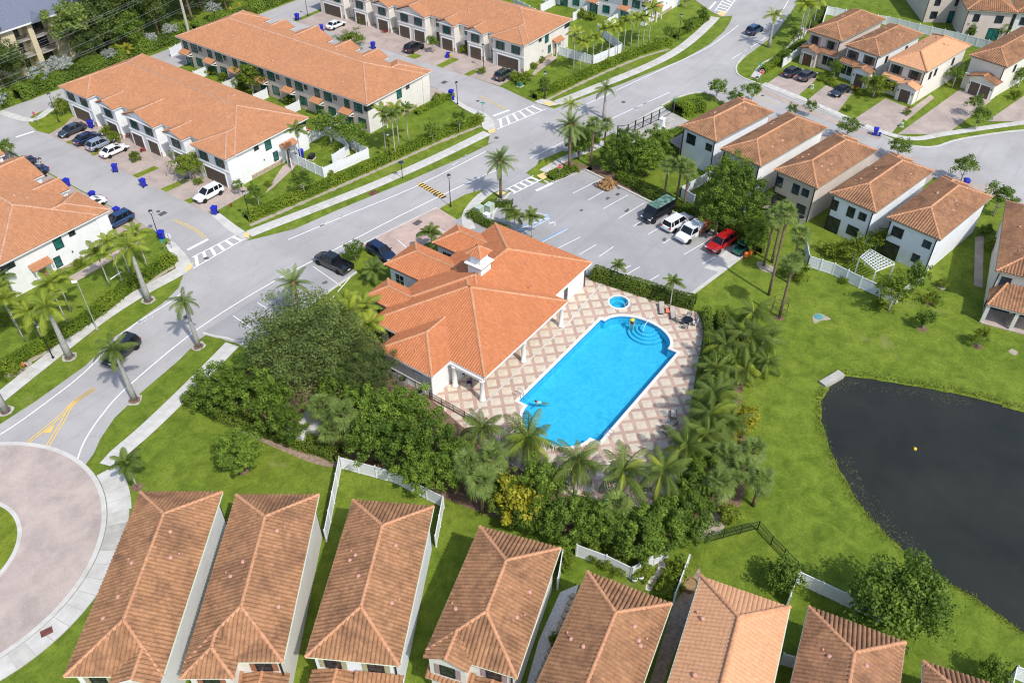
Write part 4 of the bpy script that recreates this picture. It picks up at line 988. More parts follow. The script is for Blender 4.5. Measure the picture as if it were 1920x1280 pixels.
_bg = 'row of houses along the bottom of the picture'
_Z = 5.6
house('tan tiled house nearest the roundabout, gable over its front right corner', (-41.45, 22.69), (-37.33, 16.69), (-51.28, 6.57), 'wall_white', 'tile_tan', 'cap_orange', seg=6, singles=300, front='gable_r', group=_bg, vents=5, shutter='shutter_olive', seed=3, lower=False)
house('tan tiled house second from the roundabout with forward hipped wing and red brown shutters', (-36.67, 15.46), (-32.44, 9.51), (-45.22, 0.21), 'wall_cream', 'tile_tan', 'cap_orange', seg=6, singles=300, front='hip_l', group=_bg, vents=4, shutter='shutter_red', seed=9, gl=1)
house('tan tiled house third from the roundabout, plain hipped front with olive shutters', (-30.95, 6.63), (-27.49, 0.34), (-40.34, -7.11), 'wall_cool', 'tile_tan', 'cap_orange', seg=6, singles=300, front='plain', group=_bg, vents=5, shutter='shutter_olive', seed=12, gl=-1)
house('tan tiled house beside the white gravel strip, gable over its front left corner', (-26.74, -4.29), (-24.48, -11.04), (-35.86, -14.72), 'wall_cream', 'tile_tan', 'cap_orange', seg=6, singles=300, front='gable_l', group=_bg, vents=4, shutter='shutter_mauve', seed=15, gl=1)
house('brown tiled house right of the white gravel strip, in front of the stepping stone path', (-25.10, -14.18), (-23.69, -21.09), (-39.6, -24.3), 'wall_white', 'tile_tan', 'cap_orange', seg=6, singles=300, front='hip_l', group=_bg, vents=6, seed=20, gl=1)
house('house with bright new orange roof tiles in the bottom row', (-19.96, -21.89), (-18.45, -28.81), (-34.6, -32.4), 'wall_cream', 'tile_new', 'cap_orange', seg=6, singles=300, front='plain', group=_bg, vents=3, seed=23)
house('brown tiled house right of the bright orange roof in bottom row', (-17.58, -30.09), (-16.16, -37.11), (-32.2, -40.2), 'wall_cream', 'tile_brown', 'cap_orange', seg=6, singles=300, front='plain', group=_bg, vents=4, seed=25)
house('brown tiled house cut off at the bottom right corner, only its rear hip showing', (-16.72, -38.71), (-15.62, -44.95), (-31.8, -49.0), 'wall_cream', 'tile_brown', 'cap_orange', seg=6, singles=120, front='plain', group=_bg, vents=2, seed=27)

_rg = 'row of houses behind the parking lot'
house('white house beside the black gate, first of the row behind the parking lot', (48.89, 16.14), (47.90, 9.53), (61.78, 6.59), 'wall_cool', 'tile_brown', 'cap_orange', front='small', group=_rg, lower=False, rear=((.7, 4.1, 1.5, 1.5), (.2, 4.1, 1.0, 1.0)), vents=4, seed=31)
house('white house behind the tall dark green trees, second from the black gate', (46.17, 8.10), (44.82, 1.35), (61.47, -2.01), 'wall_white', 'tile_brown', 'cap_orange', front=None, group=_rg, lower=False, rear=((.87, 4.1, .95, 1.25, 'glass_blue'), (.3, 4.1, 1.4, 1.2, 'glass_blue'), (.6, 1.2, 2.0, 2.1)), vents=5, seed=33)
house('beige house with satellite dish, middle of the row behind the parking lot', (45.12, -0.57), (43.66, -7.26), (58.81, -10.33), 'wall_beige', 'tile_brown', 'cap_orange', front='small', group=_rg, lower=False, rear=((.86, 4.0, .95, 1.4, 'glass_blue'), (.47, 4.0, .95, 1.4, 'glass_blue'), (.25, 4.1, .95, 1.0, 'glass_blue'), (.78, 1.15, 1.9, 2.1), (.26, 1.5, 1.3, 1.2, 'glass_blue')), vents=5, seed=35)
house('white house with sliding door, left neighbour of the white pergola house', (43.78, -9.06), (42.32, -15.55), (57.48, -18.54), 'wall_cool', 'tile_brown', 'cap_orange', front='small', group=_rg, lower=False, rear=((.87, 4.0, .95, 1.4), (.5, 4.0, .95, 1.4), (.25, 4.1, .95, 1.0), (.8, 1.15, 1.9, 2.1), (.36, 1.5, 1.5, 1.3)), vents=4, seed=37)
house('white house with dark brown roof behind the white pergola', (42.24, -17.15), (40.83, -24.05), (55.21, -26.81), 'wall_cool', 'tile_brown', 'cap_orange', front='small', group=_rg, lower=False, rear=((.76, 4.0, 1.4, 1.3), (.2, 4.1, .95, .95, 'glass_blue'), (.78, 1.15, 2.0, 2.1), (.3, 1.6, .9, 1.1, 'glass_blue')), vents=4, seed=39)
h6 = house('cream house with low rear porch at the right edge above the lake', (38.35, -31.21), (39.2, -38.4), (56.2, -35.75), 'wall_cream', 'tile_brown', 'cap_orange', front=None, group=_rg, lower=False, rear=((.8, 4.2, 1.0, 1.2, 'glass_blue'), (.4, 4.2, 1.0, 1.2, 'glass_blue'), (.2, 4.2, .8, 1.0, 'glass_blue')), right=(), left=((.4, 4.0, .7, .9), (.62, 4.0, .7, .9)), vents=4, seed=41)

_fg = 'row of houses across the court street'
def house_f(label, FL, FR, RRr, **kw):
    FL, FR, RRr = Vector(FL), Vector(FR), Vector(RRr)
    RLr = RRr + (FL - FR)
    return house(label, tuple(RLr), tuple(RRr), tuple(FR), group=_fg, **kw)
house_f('pinkish beige house with red brown garage door, first of the upper right row', (96.04, 14.64), (94.53, 7.81), (109.76, 4.82), wall='wall_pink', tile='tile_brown', front='plain', garage_mat='garage_red', shutter='shutter_mauve', gl=-1, seed=51, vents=4)
house_f('cream house with garage on its right, second of the upper right row', (93.28, 6.68), (92.04, 0.05), (106.57, -3.15), wall='wall_white', tile='tile_brown', front='plain', gl=1, seed=53, vents=5, right=((.3, 4.0, .7, 1.1), (.75, 4.0, .7, 1.1)))
house_f('cream house with bright orange roof, third of the upper right row', (91.72, -1.43), (90.27, -8.37), (106.17, -11.38), wall='wall_cream', tile='tile_new', front='plain', gl=1, seed=55, vents=3, right=((.3, 4.0, .7, 1.2), (.7, 4.0, .7, 1.2), (.82, 4.0, .7, 1.2)))
house_f('cream house with wide double garage, fourth of the upper right row', (101.37, -12.23), (100.10, -18.82), (118.83, -23.31), wall='wall_cream', tile='tile_brown', front='wide', gl=1, seed=57, vents=2, right=((.75, 4.0, .7, 1.2),))
# backs of three more houses at the top right edge
for i, (lb, a, b, c, wl) in enumerate((('beige house at the top edge behind the sunny back lawn, its wide sliding door showing', (126.67, -6.06), (124.50, -14.94), (150.5, -3.0), 'wall_pink'), ('white house cut off at the top right corner with two air conditioners', (128.87, -14.00), (127.97, -22.10), (142, -19), 'wall_white'), ('beige house at the top edge with small patio, left of the back lawn', (131.62, 2.39), (128.96, -6.28), (150, 6.5), 'wall_beige'))):
    house(lb, a, b, c, wl, 'tile_brown', 'cap_orange', group='houses at the top right edge', rear=((.3, 4.1, 1.3, 1.3, 'glass_dark'), (.75, 4.1, 1.0, 1.3), (.32, 1.2, 2.0, 2.2, 'glass_teal'), (.75, 1.5, 1.2, 1.3)), lower=False, vents=2, seed=60 + i)
# rear porch of the house above the lake and its furniture sits on the patio
W6 = 7.5
def porch():
    rt = h6
    L6 = (Vector((56.2, -35.75)) - Vector((39.2, -38.4))).length; yy = L6 / 2 - .42
    tl = Tiles(); caps = []
    W = 7.2
    r = MB().box(-W / 2 + .3, yy, 2.55, W / 2 - .3, yy + 3.4, 2.72).obj('porch_roof', MAT['trim_white'], rt)
    x0, x1 = -W / 2 + .2, W / 2 - .2
    tl.face((x1, yy + 3.5, 2.74), (x0, yy + 3.5, 2.74), (x0 + 1.5, yy, 4.1), (x1 - 1.5, yy, 4.1)); tl.face((x0, yy + 3.5, 2.74), (x0, yy, 2.74), (x0 + 1.5, yy, 4.1), (x0 + 1.49, yy + .02, 4.1)); tl.face((x1, yy, 2.74), (x1, yy + 3.5, 2.74), (x1 - 1.49, yy + .02, 4.1), (x1 - 1.5, yy, 4.1))
    tl.build('roof_tiles', MAT['tile_brown'], r)
    cap_line((x1, yy + 3.5, 2.74), (x1 - 1.5, yy, 4.1), .14, r, MAT['cap_orange']); cap_line((x0, yy + 3.5, 2.74), (x0 + 1.5, yy, 4.1), .14, r, MAT['cap_orange'])
    for xx in (x0 + .25, 0, x1 - .25): MB().box(xx - .2, yy + 3.0, 0, xx + .2, yy + 3.35, 2.55).obj('porch_column', MAT['wall_cream'], rt)
    MB().box(x0 + .2, yy, 0.0, x1 - .2, yy + 3.5, .12).obj('porch_floor', MAT['paver_drive'], rt)
    for xx in (x1 - 2.0, x1 - 4.6): window(rt, xx, yy + .02, 1.2, PI / 2, 2.0, 2.1, 'glass_dark', 'frame_black', None, (1, 0), 'sliding_door')
porch()

# ---------------------------------------------------------------- terraces of town houses (front towards local -x)
def terrace(label, x0, x1, y0, y1, front, wings, wall='wall_white', rearwall=None, tile='tile_orange', ze=5.2, k=.38, seed=1, rear_spec=True, end_spec=True):
    cx, cy = (x0 + x1) / 2, (y0 + y1) / 2
    D, L = x1 - x0, y1 - y0
    root = thing('terrace', label, 'town houses', (cx, cy, 0), 0.0 if front < 0 else PI, 'terraces of town houses')
    a0, a1, b0, b1 = -D / 2, D / 2, -L / 2, L / 2
    xf = a0 + 1.7                                       # eave line of the recessed front
    oh = .45
    rs = random.Random(seed)
    MB().box(xf + oh, b0 + oh, 0, a1 - oh, b1 - oh, ze - .1).obj('wall', MAT[wall], root)
    if rearwall: MB().box(a1 - oh - .05, b0 + oh + .02, 0, a1 - oh + .01, b1 - oh - .02, ze - .12).obj('rear_wall', MAT[rearwall], root)
    roof = soffit(root, xf, a1, b0, b1, ze, 'trim_white', 'trim_white')
    tl = Tiles(pitch=.33, seg=4, amp=.14); caps = []
    hip(tl, caps, xf, a1, b0, b1, ze, k)
    for i, (w0, w1) in enumerate(wings):
        w = w1 - w0; wc = (w0 + w1) / 2; end = i in (0, len(wings) - 1)
        MB().box(a0 + oh, w0 + .3, 0, xf + oh + .05, w1 - .3, ze - .02).obj('wall', MAT[wall], root)
        MB().box(a0 + .05, w0 + .06, ze - .18, xf + .3, w1 - .06, ze - .012).obj('soffit', MAT['trim_white'], roof)
        hip(tl, caps, a0, xf + w / 2, w0, w1, ze + .015, k, 'hip' if end else 'gable', 'open', 'x')
        if not end: gable_wall(root, [(a0 + oh, w0 + .25, ze - .05), (a0 + oh, w1 - .25, ze - .05), (a0 + oh, wc, ze + k * w / 2 - .1)], (.2, 0, 0), MAT[wall])
        MB().box(a0 + oh - .06, w0 + .25, 2.75, a0 + oh + .02, w1 - .25, 2.93).obj('belt_course', MAT['trim_white'], root)
        MB().box(a0 + oh - .05, w0 + .25, 0, a0 + oh + .02, w0 + .75, .9).obj('stone_plinth', MAT['stone'], root)
        if w > 6:
            for s in (-1, 1): window(root, a0 + oh - .01, wc + s * w * .23, 3.95, PI, 1.0, 1.35, 'glass_teal', 'frame_black', 'shutter_brown', (1, 1))
            if end: garage(root, a0 + oh - .01, wc, PI, 4.7, 2.2)
            else:
                for s in (-1, 1): garage(root, a0 + oh - .01, wc + s * w * .25, PI, 2.6, 2.2)
        else:
            window(root, a0 + oh - .01, wc, 3.95, PI, 1.0, 1.35, 'glass_teal', 'frame_black', 'shutter_brown', (1, 1)); garage(root, a0 + oh - .01, wc, PI, 2.6, 2.2)
        nx = wings[i + 1][0] if i + 1 < len(wings) else None
        if nx is not None and nx - w1 > 1.0:
            window(root, xf + oh - .01, (w1 + nx) / 2, 3.95, PI, .7, 1.3, 'glass_teal', 'frame_black', None, (0, 1)); door(root, xf + oh - .01, (w1 + nx) / 2, PI)
    # rear: door awnings, windows, privacy walls
    nu = max(4, int(round(L / 7.0)))
    if rear_spec:
        for i in range(nu):
            yc = b0 + L * (i + .5) / nu
            window(root, a1 - oh + .02, yc - 1.6, 3.95, 0, 1.0, 1.4, 'glass_teal', 'frame_black', None, (1, 1)); window(root, a1 - oh + .02, yc + .9, 3.95, 0, 1.6, 1.4, 'glass_teal', 'frame_black', None, (1, 1))
            window(root, a1 - oh + .02, yc + 2.6, 4.2, 0, .6, .7, 'glass_dark', 'frame_black', None, (0, 0)); window(root, a1 - oh + .02, yc + 1.5, 1.5, 0, 1.5, 1.4, 'glass_teal', 'frame_black', None, (1, 0))
            window(root, a1 - oh + .02, yc - 1.5, 1.12, 0, 1.7, 2.1, 'glass_teal', 'frame_black', None, (1, 0), 'sliding_door')
            aw = MB().box(a1 - oh, yc - 2.7, 2.5, a1 + .75, yc - .3, 2.58).obj('awning', MAT['trim_white'], root)
            t2 = Tiles(); t2.face((a1 + .8, yc - 2.8, 2.6), (a1 + .8, yc - .2, 2.6), (a1 - oh, yc - .2, 3.05), (a1 - oh, yc - 2.8, 3.05)); t2.build('roof_tiles', MAT[tile], aw)
            for s in (-2.6, -.4): MB().bar((a1 - oh, yc + s, 2.0), (a1 + .6, yc + s, 2.5), .1, .1).obj('bracket', MAT['trim_white'], aw)
    if end_spec:                                         # the end wall towards -y or +y that faces the main road
        s = -1 if front < 0 else 1
        ye = (b0 + oh - .01) if s < 0 else (b1 - oh + .01); an = -PI / 2 if s < 0 else PI / 2
        T = (lambda t: a0 + D * t)
        window(root, T(.365), ye, 4.45, an, .75, .6, 'glass_dark', 'frame_black', None, (0, 0)); window(root, T(.5), ye, 4.05, an, 1.05, 1.5, 'glass_teal', 'frame_black', None, (0, 1)); window(root, T(.56), ye, 1.7, an, .8, 1.4, 'glass_teal', 'frame_black', None, (0, 1)); window(root, T(.93), ye, 4.3, an, 1.6, .6, 'glass_dark', 'frame_black', None, (1, 0))
        door(root, T(.7), ye, an, 1.0, 2.15, 'wood')
        aw = MB().box(T(.63), min(ye, ye + s * 1.0), 2.5, T(.785), max(ye, ye + s * 1.0), 2.58).obj('awning', MAT['trim_white'], root)
        t2 = Tiles(); p = [(T(.62), ye + s * 1.1, 2.6), (T(.795), ye + s * 1.1, 2.6), (T(.795), ye, 3.1), (T(.62), ye, 3.1)]
        if s > 0: p = [p[1], p[0], p[3], p[2]]
        t2.face(*p); t2.build('roof_tiles', MAT[tile], aw)
        for q in (.64, .775): MB().box(T(q) - .08, ye + s * .9 - .08, 0, T(q) + .08, ye + s * .9 + .08, 2.5).obj('porch_post', MAT['trim_white'], root)
        MB().box(T(.25), min(ye, ye + s * .05), 0, T(.62), max(ye, ye + s * .05), .7).obj('stone_plinth', MAT['stone'], root)
        downspout(root, T(.16), ye, ze, 'trim_white')
        MB().lathe([(.06, 0), (.1, .06), (.04, .25)], 8, (T(.42), ye + s * .1, 2.0)).obj('wall_lamp', MAT['metal_black'], root)
    tl.build('roof_tiles', MAT[tile], roof)
    for a, b in caps: cap_line(a, b, .13, roof, MAT['cap_pale'], 4)
    h = (a1 - xf) / 2; xm = (xf + a1) / 2
    for i in range(nu * 3):
        s = rs.choice((-1, 1)); fx = rs.uniform(.15, .85); vent(roof, xm + s * h * fx, rs.uniform(b0 + 6, b1 - 6), ze + (1 - fx) * h * k, rs.random() < .5)
    return root
terrace('orange roofed white terrace in the left middle with driveway of parked cars', 2.65, 18.9, 64.4, 106.0, -1, [(-20.8, -12.9), (-10.9, -6.3), (-4.1, 3.8), (6.1, 10.8), (13.0, 20.8)], seed=2)
terrace('long orange roofed beige terrace showing its rear windows and awnings', 27.3, 43.2, 60.0, 107.8, 1, [(-23.9, -16.1), (-14.0, -9.4), (-7.3, .6), (2.8, 7.4), (9.5, 14.1), (16.1, 23.9)], 'wall_cream', 'wall_pink', seed=4)
terrace('cream terrace at the top centre with garages and many shuttered windows', 60.7, 76.6, 53.3, 106.0, -1, [(-26.35, -18.7), (-17.2, -12.8), (-10.3, -6.0), (-3.1, 4.6), (6.2, 10.6), (12.4, 16.6), (18.8, 26.35)], 'wall_cream', seed=6)
terrace('white terrace at the left edge, roof cut off by the frame', -30.2, -14.8, 66.4, 106.0, 1, [(-19.8, -12.2), (-10.2, -5.6), (-3.5, 4.4), (6.4, 10.8), (12.2, 19.8)], seed=8)
terrace('white terrace at the top edge beyond the palm row, teal rear windows showing', 93.3, 109.2, 46.3, 98.0, 1, [(-25.8, -18.0), (-16, -11.4), (-9.3, -1.4), (1, 8.6), (11, 16), (18.0, 25.8)], seed=10)

# ---------------------------------------------------------------- clubhouse
club = thing('clubhouse', 'orange tiled clubhouse with cupola and poolside columns', 'clubhouse', (0, 0, 0))
ZE, K = 3.6, .43
croof = MB().box(-9.95, 8.15, ZE - .2, 5.75, 24.1, ZE - .01).box(5.76, 9.95, ZE - .2, 13.95, 24.6, ZE - .01).obj('roof', MAT['trim_white'], club)
ct = Tiles(pitch=.31, course=.42, seg=6, amp=.14); cc = []
hip(ct, cc, -10.1, 5.9, 8.0, 24.3, ZE, K)
hip(ct, cc, -7.2, 14.1, 9.8, 24.75, ZE, K, 'hip', 'hip', 'x')
for (w0, w1, ye, hp) in ((-7.3, -3.2, 28.0, 1), (-1.2, 4.6, 30.4, 1), (5.9, 10.9, 28.6, 1)):
    hip(ct, cc, w0, w1, 24.75 - (w1 - w0) / 2 * (K + .1) / K, ye, ZE + .01, K + .1, 'open', 'hip', 'y')
    MB().box(w0 + .4, 23.0, 0, w1 - .4, ye - .45, ZE - .05).obj('wall', MAT['wall_white'], club)
    MB().box(w0 + .08, 23.5, ZE - .2, w1 - .08, ye - .08, ZE - .012).obj('soffit', MAT['trim_white'], croof)
    MB().tube([(w0 - .03, 24.5, ZE - .04), (w0 - .03, ye, ZE - .04), (w1, ye + .02, ZE - .04)], .07, 6).obj('gutter', MAT['trim_brown'], croof)
    window(club, w0 + .39, ye - 2.0, 1.9, PI, 1.4, 1.6, 'glass_dark', 'trim_white', None, (1, 1))
hip(ct, cc, -13.3, -6.25, 12.6, 20.3, ZE + .005, K, 'hip', 'open', 'x')
MB().box(-12.85, 13.05, 0, -9.0, 19.85, ZE - .05).obj('wall', MAT['wall_white'], club)
MB().box(-13.2, 12.7, ZE - .2, -9.9, 20.2, ZE - .011).obj('soffit', MAT['trim_white'], croof)
MB().box(-9.4, 12.4, 0, 5.0, 23.6, ZE - .05).obj('wall', MAT['wall_white'], club)
MB().box(4.9, 10.4, 0, 13.6, 24.2, ZE - .04).obj('wall', MAT['wall_white'], club)
ct.build('roof_tiles', MAT['tile_club'], croof)
for a, b in cc: cap_line(a, b, .15, croof, MAT['cap_orange'])
fb = MB()
for (a, b) in (((-10.1, 8.0), (5.9, 8.0)), ((-10.1, 8.0), (-10.1, 12.6)), ((5.9, 8.0), (5.9, 9.8)), ((5.9, 9.8), (14.1, 9.8)), ((14.1, 9.8), (14.1, 24.75)), ((-13.3, 12.6), (-13.3, 20.3)), ((-13.3, 12.6), (-10.1, 12.6)), ((-10.1, 20.3), (-10.1, 24.3))):
    fb.bar((*a, ZE - .06), (*b, ZE - .06), .1, .26)
fb.obj('fascia', MAT['trim_white'], croof)
MB().box(-10.3, 8.2, ZE - .55, 5.6, 8.6, ZE - .21).box(-10.3, 8.6, ZE - .55, -9.9, 12.9, ZE - .212).obj('beam', MAT['trim_white'], club)
for x, y in ((-10.1, 8.4), (-2.4, 8.4), (5.3, 8.4), (-10.1, 12.2)):
    MB().lathe([(.36, 0), (.36, .22), (.27, .28), (.26, 1.5), (.22, 2.75), (.26, 2.8), (.32, 2.9), (.32, 3.06)], 16, (x, y, .06)).obj('column', MAT['trim_white'], club, True)
window(club, -2.0, 12.38, 1.6, -PI / 2, 5.0, 2.4, 'glass_dark', 'trim_white', None, (4, 1)); window(club, 9.2, 10.38, 1.4, -PI / 2, .9, 2.1, 'glass_dark', 'trim_white', None, (0, 0)); door(club, 12.2, 10.39, -PI / 2, 1.0, 2.1, 'trim_white'); door(club, 9.2 - 1.6, 10.39, -PI / 2, 1.0, 2.1, 'trim_white')
door(club, -12.86, 14.8, PI, 1.0, 2.2, 'trim_white'); window(club, -12.86, 15.0, 2.75, PI, 1.5, .22, 'glass_dark', 'trim_white', None, (2, 0)); MB().box(-12.95, 13.0, 1.15, -12.84, 19.9, 1.25).obj('belt_course', MAT['trim_white'], club)
window(club, -9.42, 21.6, 1.7, PI, 1.8, 1.8, 'glass_dark', 'trim_white', None, (2, 1))
downspout(club, -12.95, 13.0, ZE, 'trim_white'); downspout(club, 13.5, 10.3, ZE, 'trim_brown')
for x, y, z in ((10.5, 13.2, 5.2), (4.0, 12.0, 5.5), (12.2, 14.5, 5.0), (-11.6, 18.2, 4.6), (-11.7, 16.2, 5.0), (-8.2, 14.8, 4.9), (6.8, 14.6, 5.6)): vent(croof, x, y, ZE + .43 * (min(y - 9.8, 14.1 - x) if x > 5 else (y - 8.0 if x > 0 else min(x + 13.3, y - 12.6, 20.3 - y))), False)
# cupola
cup = MB().box(-.95, -.95, 0, .95, .95, 1.7).obj('cupola', MAT['wall_white'], club, loc=(1.6, 17.6, 6.1))
MB().box(-1.25, -1.25, 0, 1.25, 1.25, .14).obj('cornice', MAT['trim_white'], cup, loc=(0, 0, 1.72)); MB().box(-1.2, -1.2, 0, 1.2, 1.2, .1).obj('dark_band', MAT['trim_brown'], cup, loc=(0, 0, 1.6))
MB().box(-.72, -.72, 0, .72, .72, 1.15).obj('lantern', MAT['trim_white'], cup, loc=(0, 0, 1.86))
for an in (0, PI / 2, PI, -PI / 2):
    MB().lathe([(.42, 0), (.42, .06), (.34, .06), (.34, .03), (.0, .03)], 20, (0, 0, 0), 0, 'x').obj('round_louvre', MAT['wall_cool'], cup, loc=(.72 * math.cos(an), .72 * math.sin(an), 2.45), rot=(0, 0, an))
t2 = Tiles(pitch=.3, course=.33); c2 = []
hip(t2, c2, -1.05, 1.05, -1.05, 1.05, 3.03, .8); MB().box(-1.0, -1.0, 2.98, 1.0, 1.0, 3.02).obj('soffit', MAT['trim_white'], cup)
t2.build('roof_tiles', MAT['tile_club'], cup)
for a, b in c2: cap_line(a, b, .1, cup, MAT['cap_orange'])
MB().lathe([(.08, 3.85), (.12, 3.95), (.04, 4.1)], 8).obj('finial', MAT['cap_orange'], cup)

# ---------------------------------------------------------------- pool and deck
bas = MB(); n = len(POOL)
fl = grow(POOL, -.05)
bas.add([(p[0], p[1], .05) for p in POOL] + [(p[0], p[1], -1.25) for p in POOL], [(i, n + i, n + (i + 1) % n, (i + 1) % n) for i in range(n)])
pool = thing('swimming_pool', 'large blue swimming pool with rounded ends beside the clubhouse', 'swimming pool', (0, 0, 0))
bas.obj('basin_wall', MAT['basin_blue'], pool)
MB().add([(p[0], p[1], .04) for p in grow(POOL, -.012)] + [(p[0], p[1], -.26) for p in grow(POOL, -.012)], [(i, n + i, n + (i + 1) % n, (i + 1) % n) for i in range(n)]).obj('waterline_band', MAT['basin_line'], pool)
sheet('basin_floor', grow(POOL, .05), -1.25, MAT['basin_blue'], (), None, pool)
sheet('water', grow(POOL, .01), -.12, MAT['pool_water'], (), None, pool)
m = MB(); o1 = grow(POOL, .32); o0 = grow(POOL, -.02)
for i in range(n):
    j = (i + 1) % n
    m.add([(*o0[i], .13), (*o1[i], .13), (*o1[j], .13), (*o0[j], .13), (*o0[i], -.02), (*o1[i], .03), (*o1[j], .03), (*o0[j], -.02)], [(0, 1, 2, 3), (1, 5, 6, 2), (4, 0, 3, 7)])
m.obj('coping', MAT['coping'], pool)
stp = []
for k in range(4):                                           # curved entry steps with dark nosing
    r = .9 + k * .45
    cxs, cys = 11.6, .1
    pts = [(cxs - r * math.cos(a) * 1.0, cys + r * 1.05 * math.sin(a)) for a in [rad(-82 + 164 * i / 14) for i in range(15)]]
    pts = [p for p in pts if inside(p, POOL)]
    if len(pts) < 3: continue
    MB().prism([q for q in pts] + [(pts[-1][0] + .2 + .3, pts[-1][1] * .9), (pts[0][0] + .5, pts[0][1] * .9)], -1.2, -.42 - k * .2).obj('pool_step', MAT['basin_blue'], pool)
    mm = MB(); mm.tube([(p[0], p[1], -.41 - k * .2) for p in pts], .022, 5); mm.obj('step_nosing', MAT['basin_line'], pool)
spa = thing('spa_pool', 'small round blue spa pool on the deck by the hedge', 'spa pool', (13.3, 5.1, 0))
m = MB(); q = [(x - 13.3, y - 5.1) for x, y in SPA]; n2 = len(q)
m.add([(x, y, .05) for x, y in q] + [(x, y, -.5) for x, y in q] + [(x * .62, y * .62, -.5) for x, y in q] + [(x * .62, y * .62, -1.1) for x, y in q],
      [(r * n2 + i, (r + 1) * n2 + i, (r + 1) * n2 + (i + 1) % n2, r * n2 + (i + 1) % n2) for r in range(3) for i in range(n2)] + [tuple(range(3 * n2, 4 * n2))])
m.obj('basin', MAT['basin_blue'], spa)
MB().add([(x, y, -.1) for x, y in q], [tuple(range(n2))]).obj('water', MAT['pool_water'], spa)
m = MB()
for i in range(n2):
    j = (i + 1) % n2
    m.add([(q[i][0] * .98, q[i][1] * .98, .12), (q[i][0] * 1.2, q[i][1] * 1.2, .12), (q[j][0] * 1.2, q[j][1] * 1.2, .12), (q[j][0] * .98, q[j][1] * .98, .12), (q[i][0] * 1.2, q[i][1] * 1.2, .03), (q[j][0] * 1.2, q[j][1] * 1.2, .03)], [(0, 1, 2, 3), (1, 4, 5, 2)])
m.obj('coping', MAT['coping'], spa)
DECK = [(-13.2, 13.2), (-14.2, 8.6), (-15.6, 2.0), (-15.6, -6.0), (-13.2, -12.2), (-9.8, -15.6), (-5.0, -13.6), (0.4, -11.1), (8.0, -8.2), (15.4, -5.6), (17.2, -3.6), (16.2, 4.0), (15.4, 11.0), (15.0, 12.6), (5.5, 12.6), (5.5, 13.0)]
deck = sheet('pool_deck', DECK, 0.045, MAT['paver_band'], [grow(POOL, .2), [(13.3 + (x - 13.3) * 1.1, 5.1 + (y - 5.1) * 1.1) for x, y in SPA]])
pit = 1.47; big = grow(POOL, .26); hs = .53; ncell = 8
_sq = None
for ia in range(-16, 17):
    for ib in range(-16, 17):
        a = 4.45 + ia * pit; b = -6.05 + ib * pit
        cxx, cyy = (a + b) / math.sqrt(2), (b - a) / math.sqrt(2)
        if not (-17 < cxx < 18.5 and -17 < cyy < 14.5): continue
        cor = [(cxx + (u + v) / math.sqrt(2), cyy + (v - u) / math.sqrt(2)) for u, v in ((-hs, -hs), (hs, -hs), (hs, hs), (-hs, hs))]
        ins = [inside(c, DECK) for c in cor]; outp = [not inside(c, big) and (c[0] - 13.3) ** 2 + (c[1] - 5.1) ** 2 > 2.1 for c in cor + [(cxx, cyy)]]
        if not any(ins): continue
        if all(ins) and all(outp):
            if _sq is None: _sq = MB().prism([(math.sqrt(2) * hs * math.cos(k * PI / 2), math.sqrt(2) * hs * math.sin(k * PI / 2)) for k in range(4)], 0, .02).mesh(MAT['deck_cream'], name='deck_tile')
            link('deck_tile', _sq, deck, (cxx, cyy, .042 + rnd.uniform(0, .004)))
        else:
            mm = MB(); st = 2 * hs / ncell
            for i in range(ncell):
                for j in range(ncell):
                    u0, v0 = -hs + i * st, -hs + j * st
                    cm = (cxx + (u0 + st / 2 + v0 + st / 2) / math.sqrt(2), cyy + (v0 - u0) / math.sqrt(2))
                    if not inside(cm, DECK) or inside(cm, big) or (cm[0] - 13.3) ** 2 + (cm[1] - 5.1) ** 2 < 2.0: continue
                    mm.add([((u + v) / math.sqrt(2), (v - u) / math.sqrt(2), .02) for u, v in ((u0, v0), (u0, v0 + st), (u0 + st, v0 + st), (u0 + st, v0))], [(3, 2, 1, 0)])
            if mm.f: mm.obj('deck_tile', MAT['deck_cream'], deck, loc=(cxx, cyy, .043))
stripe([(-14.0, 7.9), (-2, 8.0), (6.5, 8.0), (15.5, 8.9)], .22, .072, 'concrete', 'deck_joint')

# ---------------------------------------------------------------- foliage builders
def leaf_cloud(name, centres, radii, per, size, mat, seed, flat=.35, up=.35, tints=None):
    rs = np.random.RandomState(seed)
    C = np.asarray(centres, dtype=float); n = len(C)
    Rr = np.asarray(radii, dtype=float).reshape(n, -1); Rr = np.repeat(Rr, 3, 1) if Rr.shape[1] == 1 else Rr
    d = rs.normal(size=(n, per, 3)); d /= np.linalg.norm(d, axis=2, keepdims=True)
    rr = rs.rand(n, per, 1) ** .45
    p = (C[:, None, :] + d * rr * Rr[:, None, :]).reshape(-1, 3)
    nr = d.reshape(-1, 3) + rs.normal(size=(n * per, 3)) * .55 + np.array([0, 0, up]); nr /= np.linalg.norm(nr, axis=1, keepdims=True)
    t = np.cross(nr, rs.normal(size=(n * per, 3))); t /= np.linalg.norm(t, axis=1, keepdims=True); b = np.cross(nr, t)
    s = size * (.6 + .8 * rs.rand(n * per, 1))
    V = np.stack([p - t * s, p - b * s * .55, p + t * s, p + b * s * .55], 1).reshape(-1, 3)
    Q = np.arange(len(V)).reshape(-1, 4)
    ct = rs.rand(n) if tints is None else np.asarray(tints)
    tint = np.clip(np.repeat(ct, per) * .85 + rs.rand(n * per) * .4 - .12, 0, 1)
    return np_mesh(name, V, Q, mat, False, None, tint)

